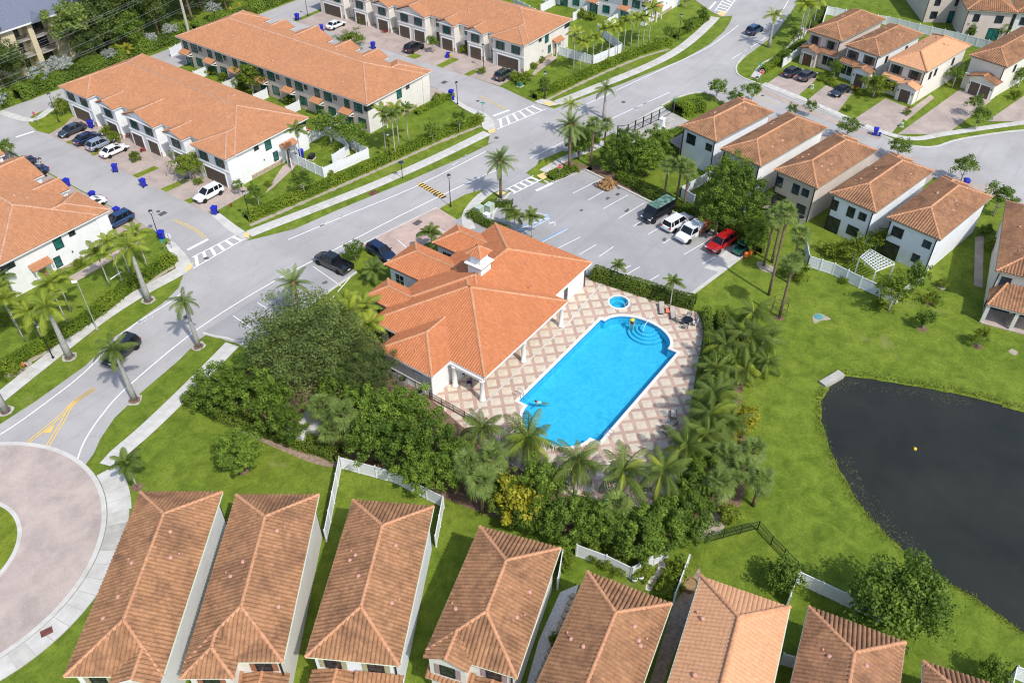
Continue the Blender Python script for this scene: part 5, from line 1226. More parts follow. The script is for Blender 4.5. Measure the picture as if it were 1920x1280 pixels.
def crown_mesh(name, rx, ry, rz, nclump, per, leaf, mat, seed, clump=.34, lumpy=.34, hollow=.5):
    rs = np.random.RandomState(seed); cs = []; rr = []
    while len(cs) < nclump:
        d = rs.normal(size=3); d /= np.linalg.norm(d)
        if d[2] < -.75: continue
        q = (hollow + (1 - hollow) * rs.rand()) * (1 - lumpy + 2 * lumpy * rs.rand())
        cs.append((d[0] * rx * q, d[1] * ry * q, d[2] * rz * q)); k = clump * (.7 + .6 * rs.rand()); rr.append((rx * k, ry * k, rz * k * .85))
    return leaf_cloud(name, cs, rr, per, leaf, mat, seed + 1)

def trunk_mesh(name, h, r0, r1, mat, seed, limbs=4, spread=1.0, lean=0.0):
    rs = random.Random(seed); m = MB()
    pts = [(0, 0, -.05)]; x = y = 0
    for i in range(1, 5):
        x += rs.uniform(-.06, .06) * h * .3 + lean * h * .1; y += rs.uniform(-.06, .06) * h * .3; pts.append((x, y, h * i / 4))
    m.tube(pts, [r0 * 1.35, r0, r0 * .92, (r0 + r1) / 2, r1], 8)
    for i in range(limbs):
        a = 2 * PI * i / limbs + rs.uniform(-.4, .4); s = spread * rs.uniform(.6, 1.0); p = Vector(pts[3 if i % 2 else 2]).lerp(Vector(pts[4]), rs.random())
        m.tube([p, p + Vector((math.cos(a) * s * .5, math.sin(a) * s * .5, s * .5)), p + Vector((math.cos(a) * s, math.sin(a) * s, s * .85))], [r1 * .9, r1 * .6, r1 * .2], 6)
    return m.mesh(mat, True, name)

_tp = {}
TREE_KIND = {  # rx, ry, rz, clumps, leaves per clump, leaf size, leaf material, trunk h, r0, clump, bark
    'oak': (6.2, 6.0, 3.6, 330, 120, .115, 'leaf_oak', 3.4, .34, .17, 'bark_brown'), 'ficus': (2.6, 2.6, 2.6, 100, 85, .12, 'leaf_green', 2.0, .16, .2, 'bark_brown'),
    'bushy': (1.7, 1.7, 1.5, 55, 55, .11, 'leaf_bright', 1.6, .1, .3, 'bark_pale'), 'street': (1.35, 1.35, 1.35, 40, 45, .105, 'leaf_green', 2.0, .08, .32, 'bark_pale'),
    'shrub': (.8, .8, .62, 26, 50, .085, 'leaf_bright', .35, .05, .4, 'bark_brown'), 'round': (1.35, 1.35, 1.3, 60, 50, .11, 'leaf_green', 1.3, .1, .3, 'bark_pale'),
    'silver': (2.0, 2.0, 1.3, 40, 40, .14, 'leaf_silver', 2.2, .12, .3, 'bark_pale'), 'pine': (4.2, 4.0, 3.2, 70, 70, .22, 'leaf_pine', 8.0, .3, .24, 'bark_brown'),
    'wood': (3.6, 3.6, 3.4, 110, 75, .17, 'leaf_wood', 4.0, .22, .27, 'bark_brown'), 'yellow': (1.7, 1.7, 2.0, 50, 45, .16, 'leaf_yellow', 1.4, .1, .3, 'bark_brown'),
    'lime': (2.8, 2.8, 2.4, 110, 90, .13, 'leaf_green', 2.4, .16, .28, 'bark_brown'), 'flower': (.55, .55, .4, 14, 36, .08, 'flower_red', .25, .04, .45, 'bark_brown')}
def tree(kind, c, label, s=1.0, rz=None, sz=None, cat='tree', name=None, group=None, th=None, var=None):
    K_ = TREE_KIND[kind]; v = rnd.randrange(5 if kind == 'ficus' else 3) if var is None else var; key = (kind, v)
    if key not in _tp:
        cm = crown_mesh('crown', K_[0], K_[1], K_[2], K_[3], K_[4], K_[5], MAT[K_[6]], hash(kind) % 1 + len(_tp) * 7 + 11, K_[9])
        tm = trunk_mesh('trunk', K_[7], K_[8], K_[8] * .6, MAT[K_[10]], len(_tp) + 3, 5 if K_[0] > 1.2 else 3, K_[0] * .55)
        _tp[key] = (cm, tm)
    cm, tm = _tp[key]
    root = thing(name or ('shrub' if kind in ('shrub', 'flower') else kind + '_tree' if kind in ('oak', 'pine', 'ficus') else 'tree'), label, cat, (c[0], c[1], 0), rnd.uniform(0, 2 * PI) if rz is None else rz, group)
    root.scale = (s, s, s if sz is None else sz)
    h = K_[7] * (1 if th is None else th)
    link('trunk', tm, root, scale=(1, 1, (1 if th is None else th)))
    link('crown', cm, root, (0, 0, h + K_[2] * .62))
    return root

def frond_mesh(name, L, n, wl, mat, rise=.5, droop=1.0, hang=.3, seed=1, width=.05, tipw=.35, twist=0):
    rs = np.random.RandomState(seed); t = np.linspace(0, 1, 14)
    ang = rise - droop * t ** 1.3
    x = np.concatenate([[0], np.cumsum(np.cos(ang[:-1]) * L / 13)]); z = np.concatenate([[0], np.cumsum(np.sin(ang[:-1]) * L / 13)])
    V = []; Q = []; T = []
    def pt(u): return np.array([np.interp(u, t, x), 0.0, np.interp(u, t, z)]), np.interp(u, t, ang)
    for i in range(13):
        a, b = np.array([x[i], 0, z[i]]), np.array([x[i + 1], 0, z[i + 1]]); w0, w1 = .05 * (1 - t[i]) + .012, .05 * (1 - t[i + 1]) + .012; k = len(V)
        V += [a + [0, -w0, 0], a + [0, w0, 0], b + [0, w1, 0], b + [0, -w1, 0]]; Q.append((k, k + 1, k + 2, k + 3)); T.append(.75)
    for i in range(n):
        u = .1 + .9 * (i + .5) / n
        p, a = pt(u); l = wl * (1 - abs(2 * (u - .45)) ** 2.2 * .75) * (.85 + .3 * rs.rand()); l *= 1 if u < .95 else .7
        for s in (-1, 1):
            fw = .45 + .5 * u + rs.uniform(-.1, .1); dirv = np.array([math.cos(a) * fw, s * 1.0, math.sin(a) * fw - hang * (.7 + .6 * rs.rand())]); dirv /= np.linalg.norm(dirv)
            mid = p + dirv * l * .55; tip = p + dirv * l + np.array([0, 0, -hang * .45 * l]); ax = np.array([math.cos(a), 0, math.sin(a)])
            k = len(V); V += [p - ax * width * .5, p + ax * width * .5, mid + ax * width * .6, mid - ax * width * .6]; Q.append((k, k + 1, k + 2, k + 3)); tt = .15 + .55 * rs.rand() + .15 * u; T.append(tt)
            k = len(V); V += [mid - ax * width * .6, mid + ax * width * .6, tip + ax * .012, tip - ax * .012]; Q.append((k, k + 1, k + 2, k + 3)); T.append(tt)
    return np_mesh(name, V, Q, mat, False, None, T)

def fan_mesh(name, stem, R_, n, mat, seed=1, droop=.5):
    rs = np.random.RandomState(seed); V = []; Q = []; T = []
    a = .25; base = np.array([math.cos(a) * stem, 0, math.sin(a) * stem])
    V += [(0, -.03, 0), (0, .03, 0), tuple(base + [0, .025, 0]), tuple(base + [0, -.025, 0])]; Q.append((0, 1, 2, 3)); T.append(.8)
    for i in range(n):
        th = -2.0 + 4.0 * i / (n - 1) + rs.uniform(-.04, .04); l = R_ * (.75 + .25 * math.cos(th * .6)) * (.9 + .2 * rs.rand())
        d = np.array([math.cos(th), math.sin(th), .12 - .1 * abs(th)]); d /= np.linalg.norm(d); sd = np.array([-math.sin(th), math.cos(th), 0]); w = R_ * .06
        m1 = base + d * l * .55; m2 = base + d * l + np.array([0, 0, -droop * l * .45 * (.7 + .6 * rs.rand())]); k = len(V)
        V += [tuple(base), tuple(m1 + sd * w), tuple(m1 + np.array([0, 0, .02])), tuple(m1 - sd * w)]; Q.append((k, k + 1, k + 2, k + 3)); tt = .2 + .6 * rs.rand(); T.append(tt)
        k = len(V); V += [tuple(m1 + sd * w), tuple(m2), tuple(m2 + sd * .01), tuple(m1 - sd * w)]; Q.append((k, k + 1, k + 2, k + 3)); T.append(tt)
    return np_mesh(name, V, Q, mat, False, None, T)

# kind: trunk profile radii, trunk mat, frond variants, number, tilt range (crown from upright to hanging)
_fr = {}
def fronds(kind):
    if kind in _fr: return _fr[kind]
    if kind == 'royal': f = [frond_mesh('frond', 2.9, 30, .62, MAT['frond_royal'], .25, 1.5, .55, s, .058) for s in (1, 2, 3)]
    elif kind == 'royal_dark': f = [frond_mesh('frond', 2.7, 30, .6, MAT['frond_green'], .25, 1.5, .55, s, .058) for s in (1, 2, 3)]
    elif kind == 'date': f = [frond_mesh('frond', 2.7, 34, .4, MAT['frond_date'], .2, .9, .05, s, .045) for s in (4, 5, 6)]
    elif kind == 'coconut': f = [frond_mesh('frond', 3.2, 34, .75, MAT['frond_green'], .3, 1.25, .6, s, .055) for s in (7, 8, 9)] + [frond_mesh('frond', 3.0, 34, .7, MAT['frond_royal'], .2, 1.7, .9, 19, .055), frond_mesh('frond', 3.3, 34, .75, MAT['frond_green'], .35, 1.7, .9, 20, .055), frond_mesh('frond', 2.6, 30, .6, MAT['frond_green'], .5, .8, .3, 21, .055)]
    elif kind == 'areca': f = [frond_mesh('frond', 1.7, 22, .5, MAT['frond_royal'], .35, 1.35, .35, s, .06) for s in (10, 11, 12)]
    elif kind == 'areca_dark': f = [frond_mesh('frond', 1.6, 22, .48, MAT['frond_green'], .35, 1.3, .35, s, .06) for s in (10, 11, 12)]
    elif kind == 'sabal': f = [fan_mesh('frond', .95, 1.0, 16, MAT['frond_sabal'], s, .55) for s in (13, 14, 15)]
    elif kind == 'yellow': f = [frond_mesh('frond', 1.6, 22, .5, MAT['frond_yellow'], .35, 1.3, .35, s, .05) for s in (16, 17, 18)]
    _fr[kind] = f
    return f
PALM = {'royal': (8.0, (.42, .34, .27, .24, .16), 'bark_grey', 15, (-.35, 1.15)), 'royal_dark': (7.0, (.36, .3, .24, .2, .15), 'bark_grey', 14, (-.5, 1.1)), 'date': (6.0, (.26, .2, .19, .19, .24), 'bark_brown', 46, (-.75, 1.3)),
        'coconut': (5.0, (.24, .16, .14, .13, .13), 'bark_pale', 22, (-.75, 1.05)), 'areca': (4.2, (.1, .075, .07, .07, .08), 'bark_pale', 10, (-.35, 1.1)), 'areca_dark': (4.0, (.1, .08, .07, .07, .08), 'bark_pale', 11, (-.45, 1.1)),
        'sabal': (5.0, (.2, .17, .16, .16, .2), 'bark_brown', 26, (-1.15, 1.25)), 'yellow': (2.0, (.08, .06, .06, .06, .07), 'bark_pale', 11, (-.4, 1.1))}
_ptm = {}
def palm(kind, c, h, label, s=1.0, lean=(0, 0), group=None, nf=None, seed=None, name=None):
    H0, rad_, bark, nfr, (t0, t1) = PALM[kind]; rs = random.Random(seed if seed is not None else int(abs(c[0] * 131 + c[1] * 17)))
    root = thing(name or {'royal': 'royal_palm', 'royal_dark': 'royal_palm', 'date': 'date_palm', 'coconut': 'coconut_palm', 'areca': 'slender_palm', 'areca_dark': 'slender_palm', 'sabal': 'fan_palm', 'yellow': 'slender_palm'}[kind], label, 'palm tree', (c[0], c[1], 0), rs.uniform(0, 2 * PI) if lean == (0, 0) else 0.0, group)
    key = (kind, lean != (0, 0))
    m = MB(); r = [q * (1 if kind != 'royal' else 1) * (.6 + .4 * s) for q in rad_]
    m.tube([(lean[0] * u * u, lean[1] * u * u, h * u - (.05 if u == 0 else 0)) for u in (0, .25, .5, .75, 1)], r, 10)
    tk = m.obj('trunk', MAT[bark], root, True)
    top = Vector((lean[0], lean[1], h))
    if kind.startswith('royal') or kind in ('areca',):
        MB().tube([top - Vector((0, 0, .1)), top + Vector((0, 0, .5 * s)), top + Vector((0, 0, 1.05 * s))], [r[4] * 1.12, r[4] * 1.1, r[4] * .5], 10).obj('crownshaft', MAT['crownshaft'], root, True)
        top = top + Vector((0, 0, .95 * s))
    elif kind == 'date':
        MB().lathe([(.22 * s, -.5), (.4 * s, -.15), (.42 * s, .15), (.15, .4)], 10, tuple(top)).obj('crown_base', MAT['dead_frond'], root, True)
    fs = fronds(kind); nfr = nf or nfr
    if kind.startswith('areca'): s *= 1.28; nfr += 3
    if kind == 'coconut': s *= rs.uniform(1.0, 1.3); t0 -= rs.uniform(0, .35); nfr += rs.randrange(-5, 4)
    for i in range(nfr):
        u = (i + .5) / nfr
        tilt = t0 + (t1 - t0) * u + rs.uniform(-.2, .2); az = i * 2.39996 + rs.uniform(-.2, .2); sc_ = s * rs.uniform(.78, 1.15) * (1 - .22 * u)
        o = bpy.data.objects.new('frond', fs[rs.randrange(len(fs))]); col.objects.link(o); o.parent = root
        o.location = top; o.rotation_euler = (rs.uniform(-.25, .25), -tilt, az); o.scale = (sc_,) * 3
    if kind == 'sabal':
        for i in range(5):
            o = bpy.data.objects.new('dead_frond', fs[i % 3]); col.objects.link(o); o.parent = root
            o.location = top - Vector((0, 0, .1)); o.rotation_euler = (0, 1.25, i * 1.3); o.scale = (s * .7,) * 3
    return root

def hedge(pts, w, h, label, mat='leaf_hedge', dens=110, leaf=.11, ragged=.1, smooth_=True, seed=1, name='hedge', bulge=0.0):
    line = smooth_path(pts, 6) if smooth_ else pts
    line = resample(line, .35)
    rs = np.random.RandomState(seed); P_ = np.array(line); 
    d = np.gradient(P_, axis=0); d /= np.linalg.norm(d, axis=1, keepdims=True) + 1e-9; nrm = np.stack([-d[:, 1], d[:, 0]], 1)
    L = .35 * len(line); per = w + 2 * h; N_ = int(L * per * max(dens, 95))
    u = rs.rand(N_) * (len(line) - 1); i = u.astype(int); f = (u - i)[:, None]; i2 = np.minimum(i + 1, len(line) - 1)
    base = P_[i] * (1 - f) + P_[i2] * f; nn = nrm[i]
    lump = .5 + .5 * np.sin(u * .35 + 1.3 * np.sin(u * .11)); tuft = 1 + ragged * 2.2 * (lump - .5)
    q = rs.rand(N_) * per
    side = np.where(q < h, -1, np.where(q < h + w, 0, 1)); off = np.where(side == -1, -w / 2, np.where(side == 1, w / 2, (q - h) - w / 2)); z = np.where(side == 0, h, np.where(side == -1, q, q - h - w))
    off = off * tuft + rs.normal(size=N_) * ragged; deep = 1 - .16 * rs.rand(N_) ** 2; off = off * deep; z = np.clip(z * tuft + rs.normal(size=N_) * ragged * .8, .05, None)
    r0 = np.abs(off) > w / 2 - .12; z = np.where((z > h - .1) & r0, z - .08, z)
    p = np.concatenate([base + nn * off[:, None], z[:, None]], 1); c0 = P_.mean(0)
    nr = np.stack([nn[:, 0] * side, nn[:, 1] * side, np.where(side == 0, 1.0, .35)], 1) + rs.normal(size=(N_, 3)) * .5; nr /= np.linalg.norm(nr, axis=1, keepdims=True)
    t = np.cross(nr, rs.normal(size=(N_, 3))); t /= np.linalg.norm(t, axis=1, keepdims=True); b = np.cross(nr, t); s = leaf * (.7 + .7 * rs.rand(N_, 1))
    p[:, :2] -= c0
    V = np.stack([p - t * s, p - b * s * .6, p + t * s, p + b * s * .6], 1).reshape(-1, 3)
    lum = np.clip(.5 * lump + .5 * rs.rand(N_), 0, 1)
    root = thing(name, label, 'hedge', (c0[0], c0[1], 0))
    fo = link('foliage', np_mesh('foliage', V, np.arange(len(V)).reshape(-1, 4), MAT[mat], False, None, lum), root)
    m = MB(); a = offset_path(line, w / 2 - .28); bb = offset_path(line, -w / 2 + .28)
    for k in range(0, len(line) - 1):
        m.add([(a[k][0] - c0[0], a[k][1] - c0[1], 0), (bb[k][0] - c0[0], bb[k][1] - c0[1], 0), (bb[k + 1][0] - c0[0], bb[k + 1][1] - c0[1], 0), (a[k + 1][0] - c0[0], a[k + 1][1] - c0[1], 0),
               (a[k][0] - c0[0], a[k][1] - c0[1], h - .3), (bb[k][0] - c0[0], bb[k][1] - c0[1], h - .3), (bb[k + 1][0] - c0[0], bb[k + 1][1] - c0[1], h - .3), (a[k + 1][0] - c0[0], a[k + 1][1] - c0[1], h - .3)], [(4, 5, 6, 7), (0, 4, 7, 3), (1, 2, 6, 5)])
    m.obj('dark_core', MAT['hedge_core'], root)  # solid core box, coloured dark to stand for shade between the leaves
    return root

# ---------------------------------------------------------------- palms
G1 = 'royal palms along the main road'
palm('royal', (-41.41, 49.17), 8.4, 'thick grey royal palm trunk at the left edge of the lower verge', 1.1, group=G1)
palm('royal', (-32.31, 51.47), 6.36, 'tall royal palm beside the black lamp post on left verge', 1.15, group=G1)
palm('royal', (-20.46, 52.96), 6.82, 'tall royal palm near the left crosswalk, yellow crownshaft', 1.15, group=G1)
palm('royal_dark', (-22.38, 40.87), 5.84, 'small royal palm at the start of the parking bays', .85, group=G1)
palm('royal_dark', (-32.16, 39.40), 6.30, 'dark green royal palm in front of the black car', 1.05, group=G1)
palm('areca_dark', (-39.46, 28.76), 3.52, 'small palm on the lawn above the first roof', 1.1, group='small palms on the lawns')
palm('royal_dark', (54.44, 32.39), 4.34, 'royal palm standing beyond the road above the gate', .95, group=G1)
palm('royal', (45.50, 33.37), 4.90, 'royal palm behind the grey date palm at the crossing', .75, group=G1)
palm('royal', (98.31, 22.03), 5.24, 'royal palm on the right verge near the blue moving car', .95, group=G1)
palm('date', (24.34, 31.49), 6.00, 'bushy date palm standing alone at the parking entrance', 1.05, group='date palms')
palm('date', (37.32, 28.13), 7.10, 'grey green date palm beside the stop sign at parking entrance', 1.15, group='date palms')
palm('date', (-12.29, 34.19), 5.82, 'feathery date palm between parking bays and the big dark tree', 1.15, nf=26, group='date palms')
for i, (b, ty, s, lb) in enumerate((((-33.85, 58.08), 5.08, 1.2, 'slender palm at left edge with yellow green fronds'), ((-32.75, 55.75), 3.90, 1.1, 'second slender palm from the left edge by the hedge'), ((-29.09, 56.82), 5.12, 1.2, 'slender palm behind the tall royal palm, left yard'),
        ((-27.47, 58.57), 3.86, 1.15, 'slender palm with brownish lower frond in left yard'), ((-21.56, 59.34), 4.00, 1.15, 'slender palm with drooping yellow frond beside side path'), ((-20.62, 57.66), 6.00, 1.0, 'slender palm left of the tall royal palm near the hedge'),
        ((-18.62, 59.13), 4.50, 1.0, 'slender palm behind the hedge between two others'), ((-16.61, 58.11), 4.92, 1.0, 'slender palm with dead brown skirt near the street corner'), ((-32.97, 61.52), 4.56, 1.1, 'slender palm at far left beside white end wall'), ((-30.40, 67.13), 3.32, 1.0, 'dark slender palm against the white wall at left edge'))):
    palm('areca' if i not in (9,) else 'areca_dark', b, max(2.4, ty), lb, s, group='slender palms in the left yard')
for i, (b, ty, lb) in enumerate((((24.45, 54.01), 5.90, 'leftmost slender palm beside the beige terrace end'), ((24.20, 51.77), 7.26, 'tallest slender palm beside the beige terrace end'), ((26.70, 53.23), 5.74, 'middle slender palm beside the beige terrace end'), ((28.86, 53.21), 5.86, 'rightmost slender palm beside the beige terrace end'))):
    palm('areca_dark' if i % 2 else 'areca', b, ty, lb, 1.05, group='slender palms by the beige terrace')
_ord = ('first', 'second', 'third', 'fourth', 'fifth', 'sixth', 'seventh', 'eighth', 'ninth', 'tenth', 'eleventh', 'twelfth')
for i, (b, ty) in enumerate((((66.19, 46.05), 6.62), ((67.45, 45.47), 4.78), ((69.52, 45.39), 4.42), ((71.62, 45.31), 4.24), ((73.98, 44.91), 4.96), ((75.63, 44.27), 5.18), ((77.63, 43.60), 4.90), ((79.41, 43.25), 5.42), ((81.50, 42.94), 5.14), ((82.49, 41.98), 4.94), ((84.67, 42.04), 4.66), ((86.47, 41.75), 5.58))):
    palm('areca', b, ty, _ord[i] + ' slender palm from the left in the row by the top yard fence', 1.0 if i < 11 else 1.3, group='row of slender palms by the top yard')
palm('areca_dark', (12.54, 59.92), 7.24, 'lone slender palm inside the white fenced yard', 1.0, group='small palms on the lawns')
for i, (b, ty, s, lb) in enumerate((((18.47, 25.67), 2.94, .8, 'left one of three small palms behind the clubhouse roof'), ((18.48, 24.76), 2.60, .8, 'middle one of three small palms behind the clubhouse roof'), ((18.58, 21.96), 3.42, .95, 'right one of three small palms behind the clubhouse roof'),
        ((7.99, 30.68), 3.22, 1.15, 'small palm over the pink paver court by clubhouse'), ((-1.14, 32.51), 1.94, 1.1, 'small palm on the grass beside the navy car'), ((16.94, 7.60), 2.52, .7, 'small palm in the hedge left of the spa pool view'), ((16.19, -0.44), 3.94, .8, 'small palm in the hedge behind the sun loungers'))):
    palm('areca_dark', b, ty, lb, s, group='small palms around the clubhouse')
for i, (b, h, s, lb) in enumerate((((-11.12, 26.55), 3.4, 1.25, 'bushy palm in front of clubhouse west wall, nearest the road'), ((-9.15, 26.28), 3.0, 1.2, 'bushy palm in front of clubhouse west wall, middle'), ((-10.88, 23.80), 2.6, 1.2, 'bushy palm in front of clubhouse west wall, with yellow frond'), ((-9.52, 28.98), 2.6, 1.1, 'bushy palm in front of clubhouse west wall, leftmost'), ((-12.38, 23.83), 2.2, 1.1, 'low bushy palm against the clubhouse corner'))):
    palm('areca', b, h, lb, s, nf=16, group='bushy palms by the clubhouse')
for i, (b, ty, s, ln, lb) in enumerate((((-17.28, 2.73), 5.04, 1.0, (.3, .2), 'coconut palm at the left corner of the pool deck'), ((-15.54, -1.56), 4.72, 1.05, (.2, .3), 'coconut palm in front of the rounded pool end'), ((-15.34, -6.87), 5.04, 1.05, (.3, .1), 'coconut palm in front of the deck, second from left'),
        ((-13.30, -11.11), 4.80, 1.0, (-.2, .3), 'coconut palm in front of the deck, third from left'), ((-11.18, -13.50), 4.42, 1.0, (.2, -.2), 'coconut palm in front of the deck, fourth from left'), ((-6.82, -14.10), 3.96, 1.05, (.2, .2), 'coconut palm at the right front corner of the deck'),
        ((-4.11, -15.02), 3.80, 1.0, (.3, .3), 'coconut palm outside the deck, near the fan palms'), ((0.81, -13.32), 4.36, 1.0, (.2, .1), 'coconut palm left of the yellow shrub'), ((-1.37, -14.14), 4.12, 1.0, (-.1, .2), 'coconut palm below left of the yellow shrub'))):
    palm('coconut', b, max(2.5, ty), lb, s, ln, group='coconut palms around the pool deck')
for i, (b, h, s, lb) in enumerate((((9.92, -10.17), 3.2, .95, 'drooping palm beside the right deck hedge'), ((13.14, -10.30), 3.0, .9, 'drooping palm in the clump right of the deck, middle'), ((12.92, -11.87), 3.4, .95, 'drooping palm in the clump right of the deck, lower'), ((14.02, -13.40), 3.0, .9, 'drooping palm at the right end of the clump'), ((17.98, -10.18), 2.6, .9, 'drooping palm at the top of the clump by tall trunks'), ((11.83, -14.62), 2.0, .7, 'low palm at the bottom of the clump'))):
    palm('coconut', b, h, lb, s, group='drooping palms right of the deck', nf=20)
for i, (b, h, s, lb) in enumerate((((9.32, -11.89), 2.4, .9, 'drooping palm above the yellow shrub, left'), ((8.76, -13.31), 2.2, .85, 'drooping palm above the yellow shrub, right'), ((3.81, -12.79), 2.6, .95, 'drooping palm just left of the yellow shrub'), ((0.41, -15.34), 2.4, .9, 'drooping palm below the yellow shrub'), ((6.47, -10.86), 2.8, .95, 'drooping palm by the deck hedge, above the yellow shrub'), ((-4.29, -14.04), 2.6, .9, 'coconut palm leaning over the deck front corner'))):
    palm('coconut', b, h, lb, s, group='drooping palms right of the deck', nf=20)
S_ = 'fan palms'
for i, (b, ty, s, lb) in enumerate((((39.54, 25.59), 7.18, .95, 'fan palm right of the grey date palm'), ((45.74, 26.98), 4.04, .85, 'short crowned fan palm beside the gate walk'), ((37.10, 11.76), 6.14, .9, 'fan palm behind the dark van, left of three'), ((37.24, 9.85), 6.70, .9, 'fan palm behind the dark van, middle of three'), ((36.73, 8.40), 6.60, .9, 'fan palm behind the white pickup, right of three'),
        ((25.56, -9.28), 11.62, 1.0, 'tall fan palm with curved trunk behind the metal brace'), ((22.19, -12.10), 8.34, .95, 'tall fan palm inside the metal brace ring'), ((31.02, -6.26), 7.62, .95, 'tall fan palm at the corner of the parking lot, left'), ((32.30, -6.82), 8.18, .95, 'tall fan palm at the corner of the parking lot, right'), ((29.40, -10.29), 7.32, 1.0, 'fan palm in front of the white yard fence'), ((39.82, -4.47), 3.44, .9, 'fan palm in front of the beige house'),
        ((-21.21, 1.48), 4.88, 1.15, 'large fan palm in the thicket left of the yellow tree'), ((-19.58, -0.21), 5.26, 1.15, 'large fan palm in the thicket under the coconut palm'), ((-21.98, -0.74), 4.58, 1.05, 'low fan palm in the thicket above the fourth roof'), ((-23.62, 18.58), 4.20, 1.15, 'fan palm over the grey utility box, left'), ((-23.30, 15.59), 4.74, 1.15, 'fan palm over the grey utility box, right'), ((-24.69, 16.27), 3.12, .9, 'low fan palm just right of the grey utility box'),
        ((-8.71, -18.55), 3.96, 1.15, 'fan palm with thick trunk above the black fence'), ((-5.36, -17.62), 4.20, 1.1, 'fan palm in the right grove, upper left'), ((-2.56, -19.18), 3.42, 1.0, 'fan palm in the right grove, upper right'), ((-6.14, -21.34), 3.96, 1.0, 'fan palm in the right grove, lower right'), ((-6.09, -19.44), 4.12, 1.0, 'fan palm in the right grove, middle'), ((-16.53, -11.97), 3.60, 1.2, 'pale silvery fan palm in the thicket below the deck'))):
    palm('sabal', b, max(1.4, ty), lb, s, (0.5, .2) if i in (5,) else (0, 0), group=S_)
for i, (b, h, lb) in enumerate((((103.27, 18.22), 6.18, 'leftmost palm of the dense cluster beside the top right walk'), ((105.08, 18.40), 6.62, 'second palm of the dense cluster beside the top right walk'), ((106.98, 18.50), 7.06, 'third palm of the dense cluster beside the top right walk'), ((109.62, 18.55), 5.66, 'fourth palm of the dense cluster beside the top right walk'), ((113.39, 19.02), 5.82, 'rightmost palm of the dense cluster beside the top right walk'))):
    palm('areca', b, h, lb, 1.3, group='palm cluster at the top right')
# ---------------------------------------------------------------- trees
tree('oak', (-18.17, 25.77), 'huge spreading dark green oak left of the clubhouse', 1.08, 0, 1.0, th=.9)
tree('oak', (-16.85, 19.03), 'dark oak crown against the clubhouse corner', .55, 1.0, .7)
for c, s, sz, lb in (((-27.66, 30.40), .95, .95, 'green tree at the left tip of the hedge bed'), ((-26.42, 28.40), 1.05, 1.0, 'green tree second from the left in the hedge bed'), ((-25.85, 23.60), .95, 1.15, 'upright green tree left of the grey utility box'), ((-26.39, 20.75), .75, .8, 'low green tree just left of the grey utility box'),
                     ((-21.11, 12.18), 1.1, 1.1, 'glossy green tree in the thicket below the clubhouse, left'), ((-18.59, 10.96), 1.1, 1.0, 'glossy green tree in the thicket beside the deck railing'), ((-23.59, 11.95), .95, 1.0, 'glossy green tree by the white fence corner'), ((-22.17, 8.55), 1.1, 1.1, 'glossy green tree in the thicket, middle front'), ((-20.51, 6.25), 1.0, 1.05, 'glossy green tree in the thicket left of the deck palms'), ((-21.51, 3.58), .9, .9, 'glossy green tree below the left coconut palm'), ((-23.45, 5.70), .85, .8, 'glossy green tree above the third roof'),
                     ((-17.80, -4.35), .85, .9, 'dark green tree between yellow tree and coconut palm'), ((-20.01, -8.89), 1.0, .85, 'green tree behind the fourth roof'), ((-18.37, -11.36), .85, .75, 'green tree left of the silvery palm'), ((-17.77, -14.97), 1.0, .9, 'green tree over the white yard fence corner'), ((-15.73, -16.61), .95, .85, 'green tree below the deck, right of the fence corner'), ((-12.81, -17.83), .9, .8, 'green tree at the end of the black fence'), ((-15.91, -13.34), .65, .6, 'green tree just below the deck'), ((-9.33, -16.61), .8, .8, 'dark green tree under the right deck palms'), ((-13.09, -16.41), .7, .65, 'green tree between lamp post and fence end'),
                     ((33.82, 2.09), 1.15, 1.25, 'large green tree behind the red car'), ((39.91, 1.60), 1.15, 1.3, 'tallest green tree in front of the second white house'), ((38.88, 3.73), .9, 1.0, 'green tree behind the flatbed truck'), ((35.74, -1.90), 1.0, 1.1, 'green tree over the green cart'), ((32.78, -3.99), .7, .8, 'green tree at the lot corner next to the palms'), ((42.20, 4.90), 1.05, 1.15, 'green tree next to the fan palms, left'),
                     ((40.85, 22.39), .95, .9, 'green tree at the top corner of the parking lot'), ((41.30, 19.85), 1.05, 1.0, 'green tree above the heap of dead fronds'), ((42.11, 17.37), 1.0, .95, 'green tree right of the heap of dead fronds'), ((46.25, 18.47), .9, .9, 'green tree below the gate court'), ((45.25, 23.58), .7, .75, 'small green tree at the gate court corner'), ((40.52, 28.44), .8, .85, 'green tree behind the date palm at the crossing'), ((43.34, 28.26), .7, .75, 'green tree between the two fan palms')):
    tree('ficus', c, lb, s, None, sz, group='dense green trees')
for c, s, sz, lb in (((-20.31, 19.67), .9, .9, 'green understory tree below the oak, left'), ((-20.24, 15.84), .95, .9, 'green understory tree between oak and thicket'), ((-20.12, 3.15), .8, .8, 'green tree between the left deck palm and fan palms'), ((-20.68, -2.32), .8, .75, 'green tree left of the yellow leaved tree'), ((-20.77, -5.80), .85, .8, 'green tree right of the yellow leaved tree'), ((-17.95, -12.54), .7, .65, 'green tree below the silvery palm'), ((-17.36, -9.25), .6, .55, 'green tree behind the second deck palm trunk'), ((-14.03, -15.12), .6, .55, 'green tree behind the fourth deck palm trunk'), ((-6.50, -16.04), .75, .7, 'green tree beside the deck front right corner'), ((4.18, -12.61), .6, .6, 'green bush tree in the right palms, upper'), ((8.21, -10.34), .6, .6, 'green bush tree in the right palms by the hedge')):
    tree('ficus', c, lb, s, None, sz, group='dense green trees')
tree('ficus', (-31.84, 21.93), 'single green tree on the lawn left of the white fence', .92, 2.0, .85, group='garden trees')
tree('round', (-12.98, -26.91), 'round green citrus tree by the corner of the black fence', 1.15, 0, 1.0, group='garden trees')
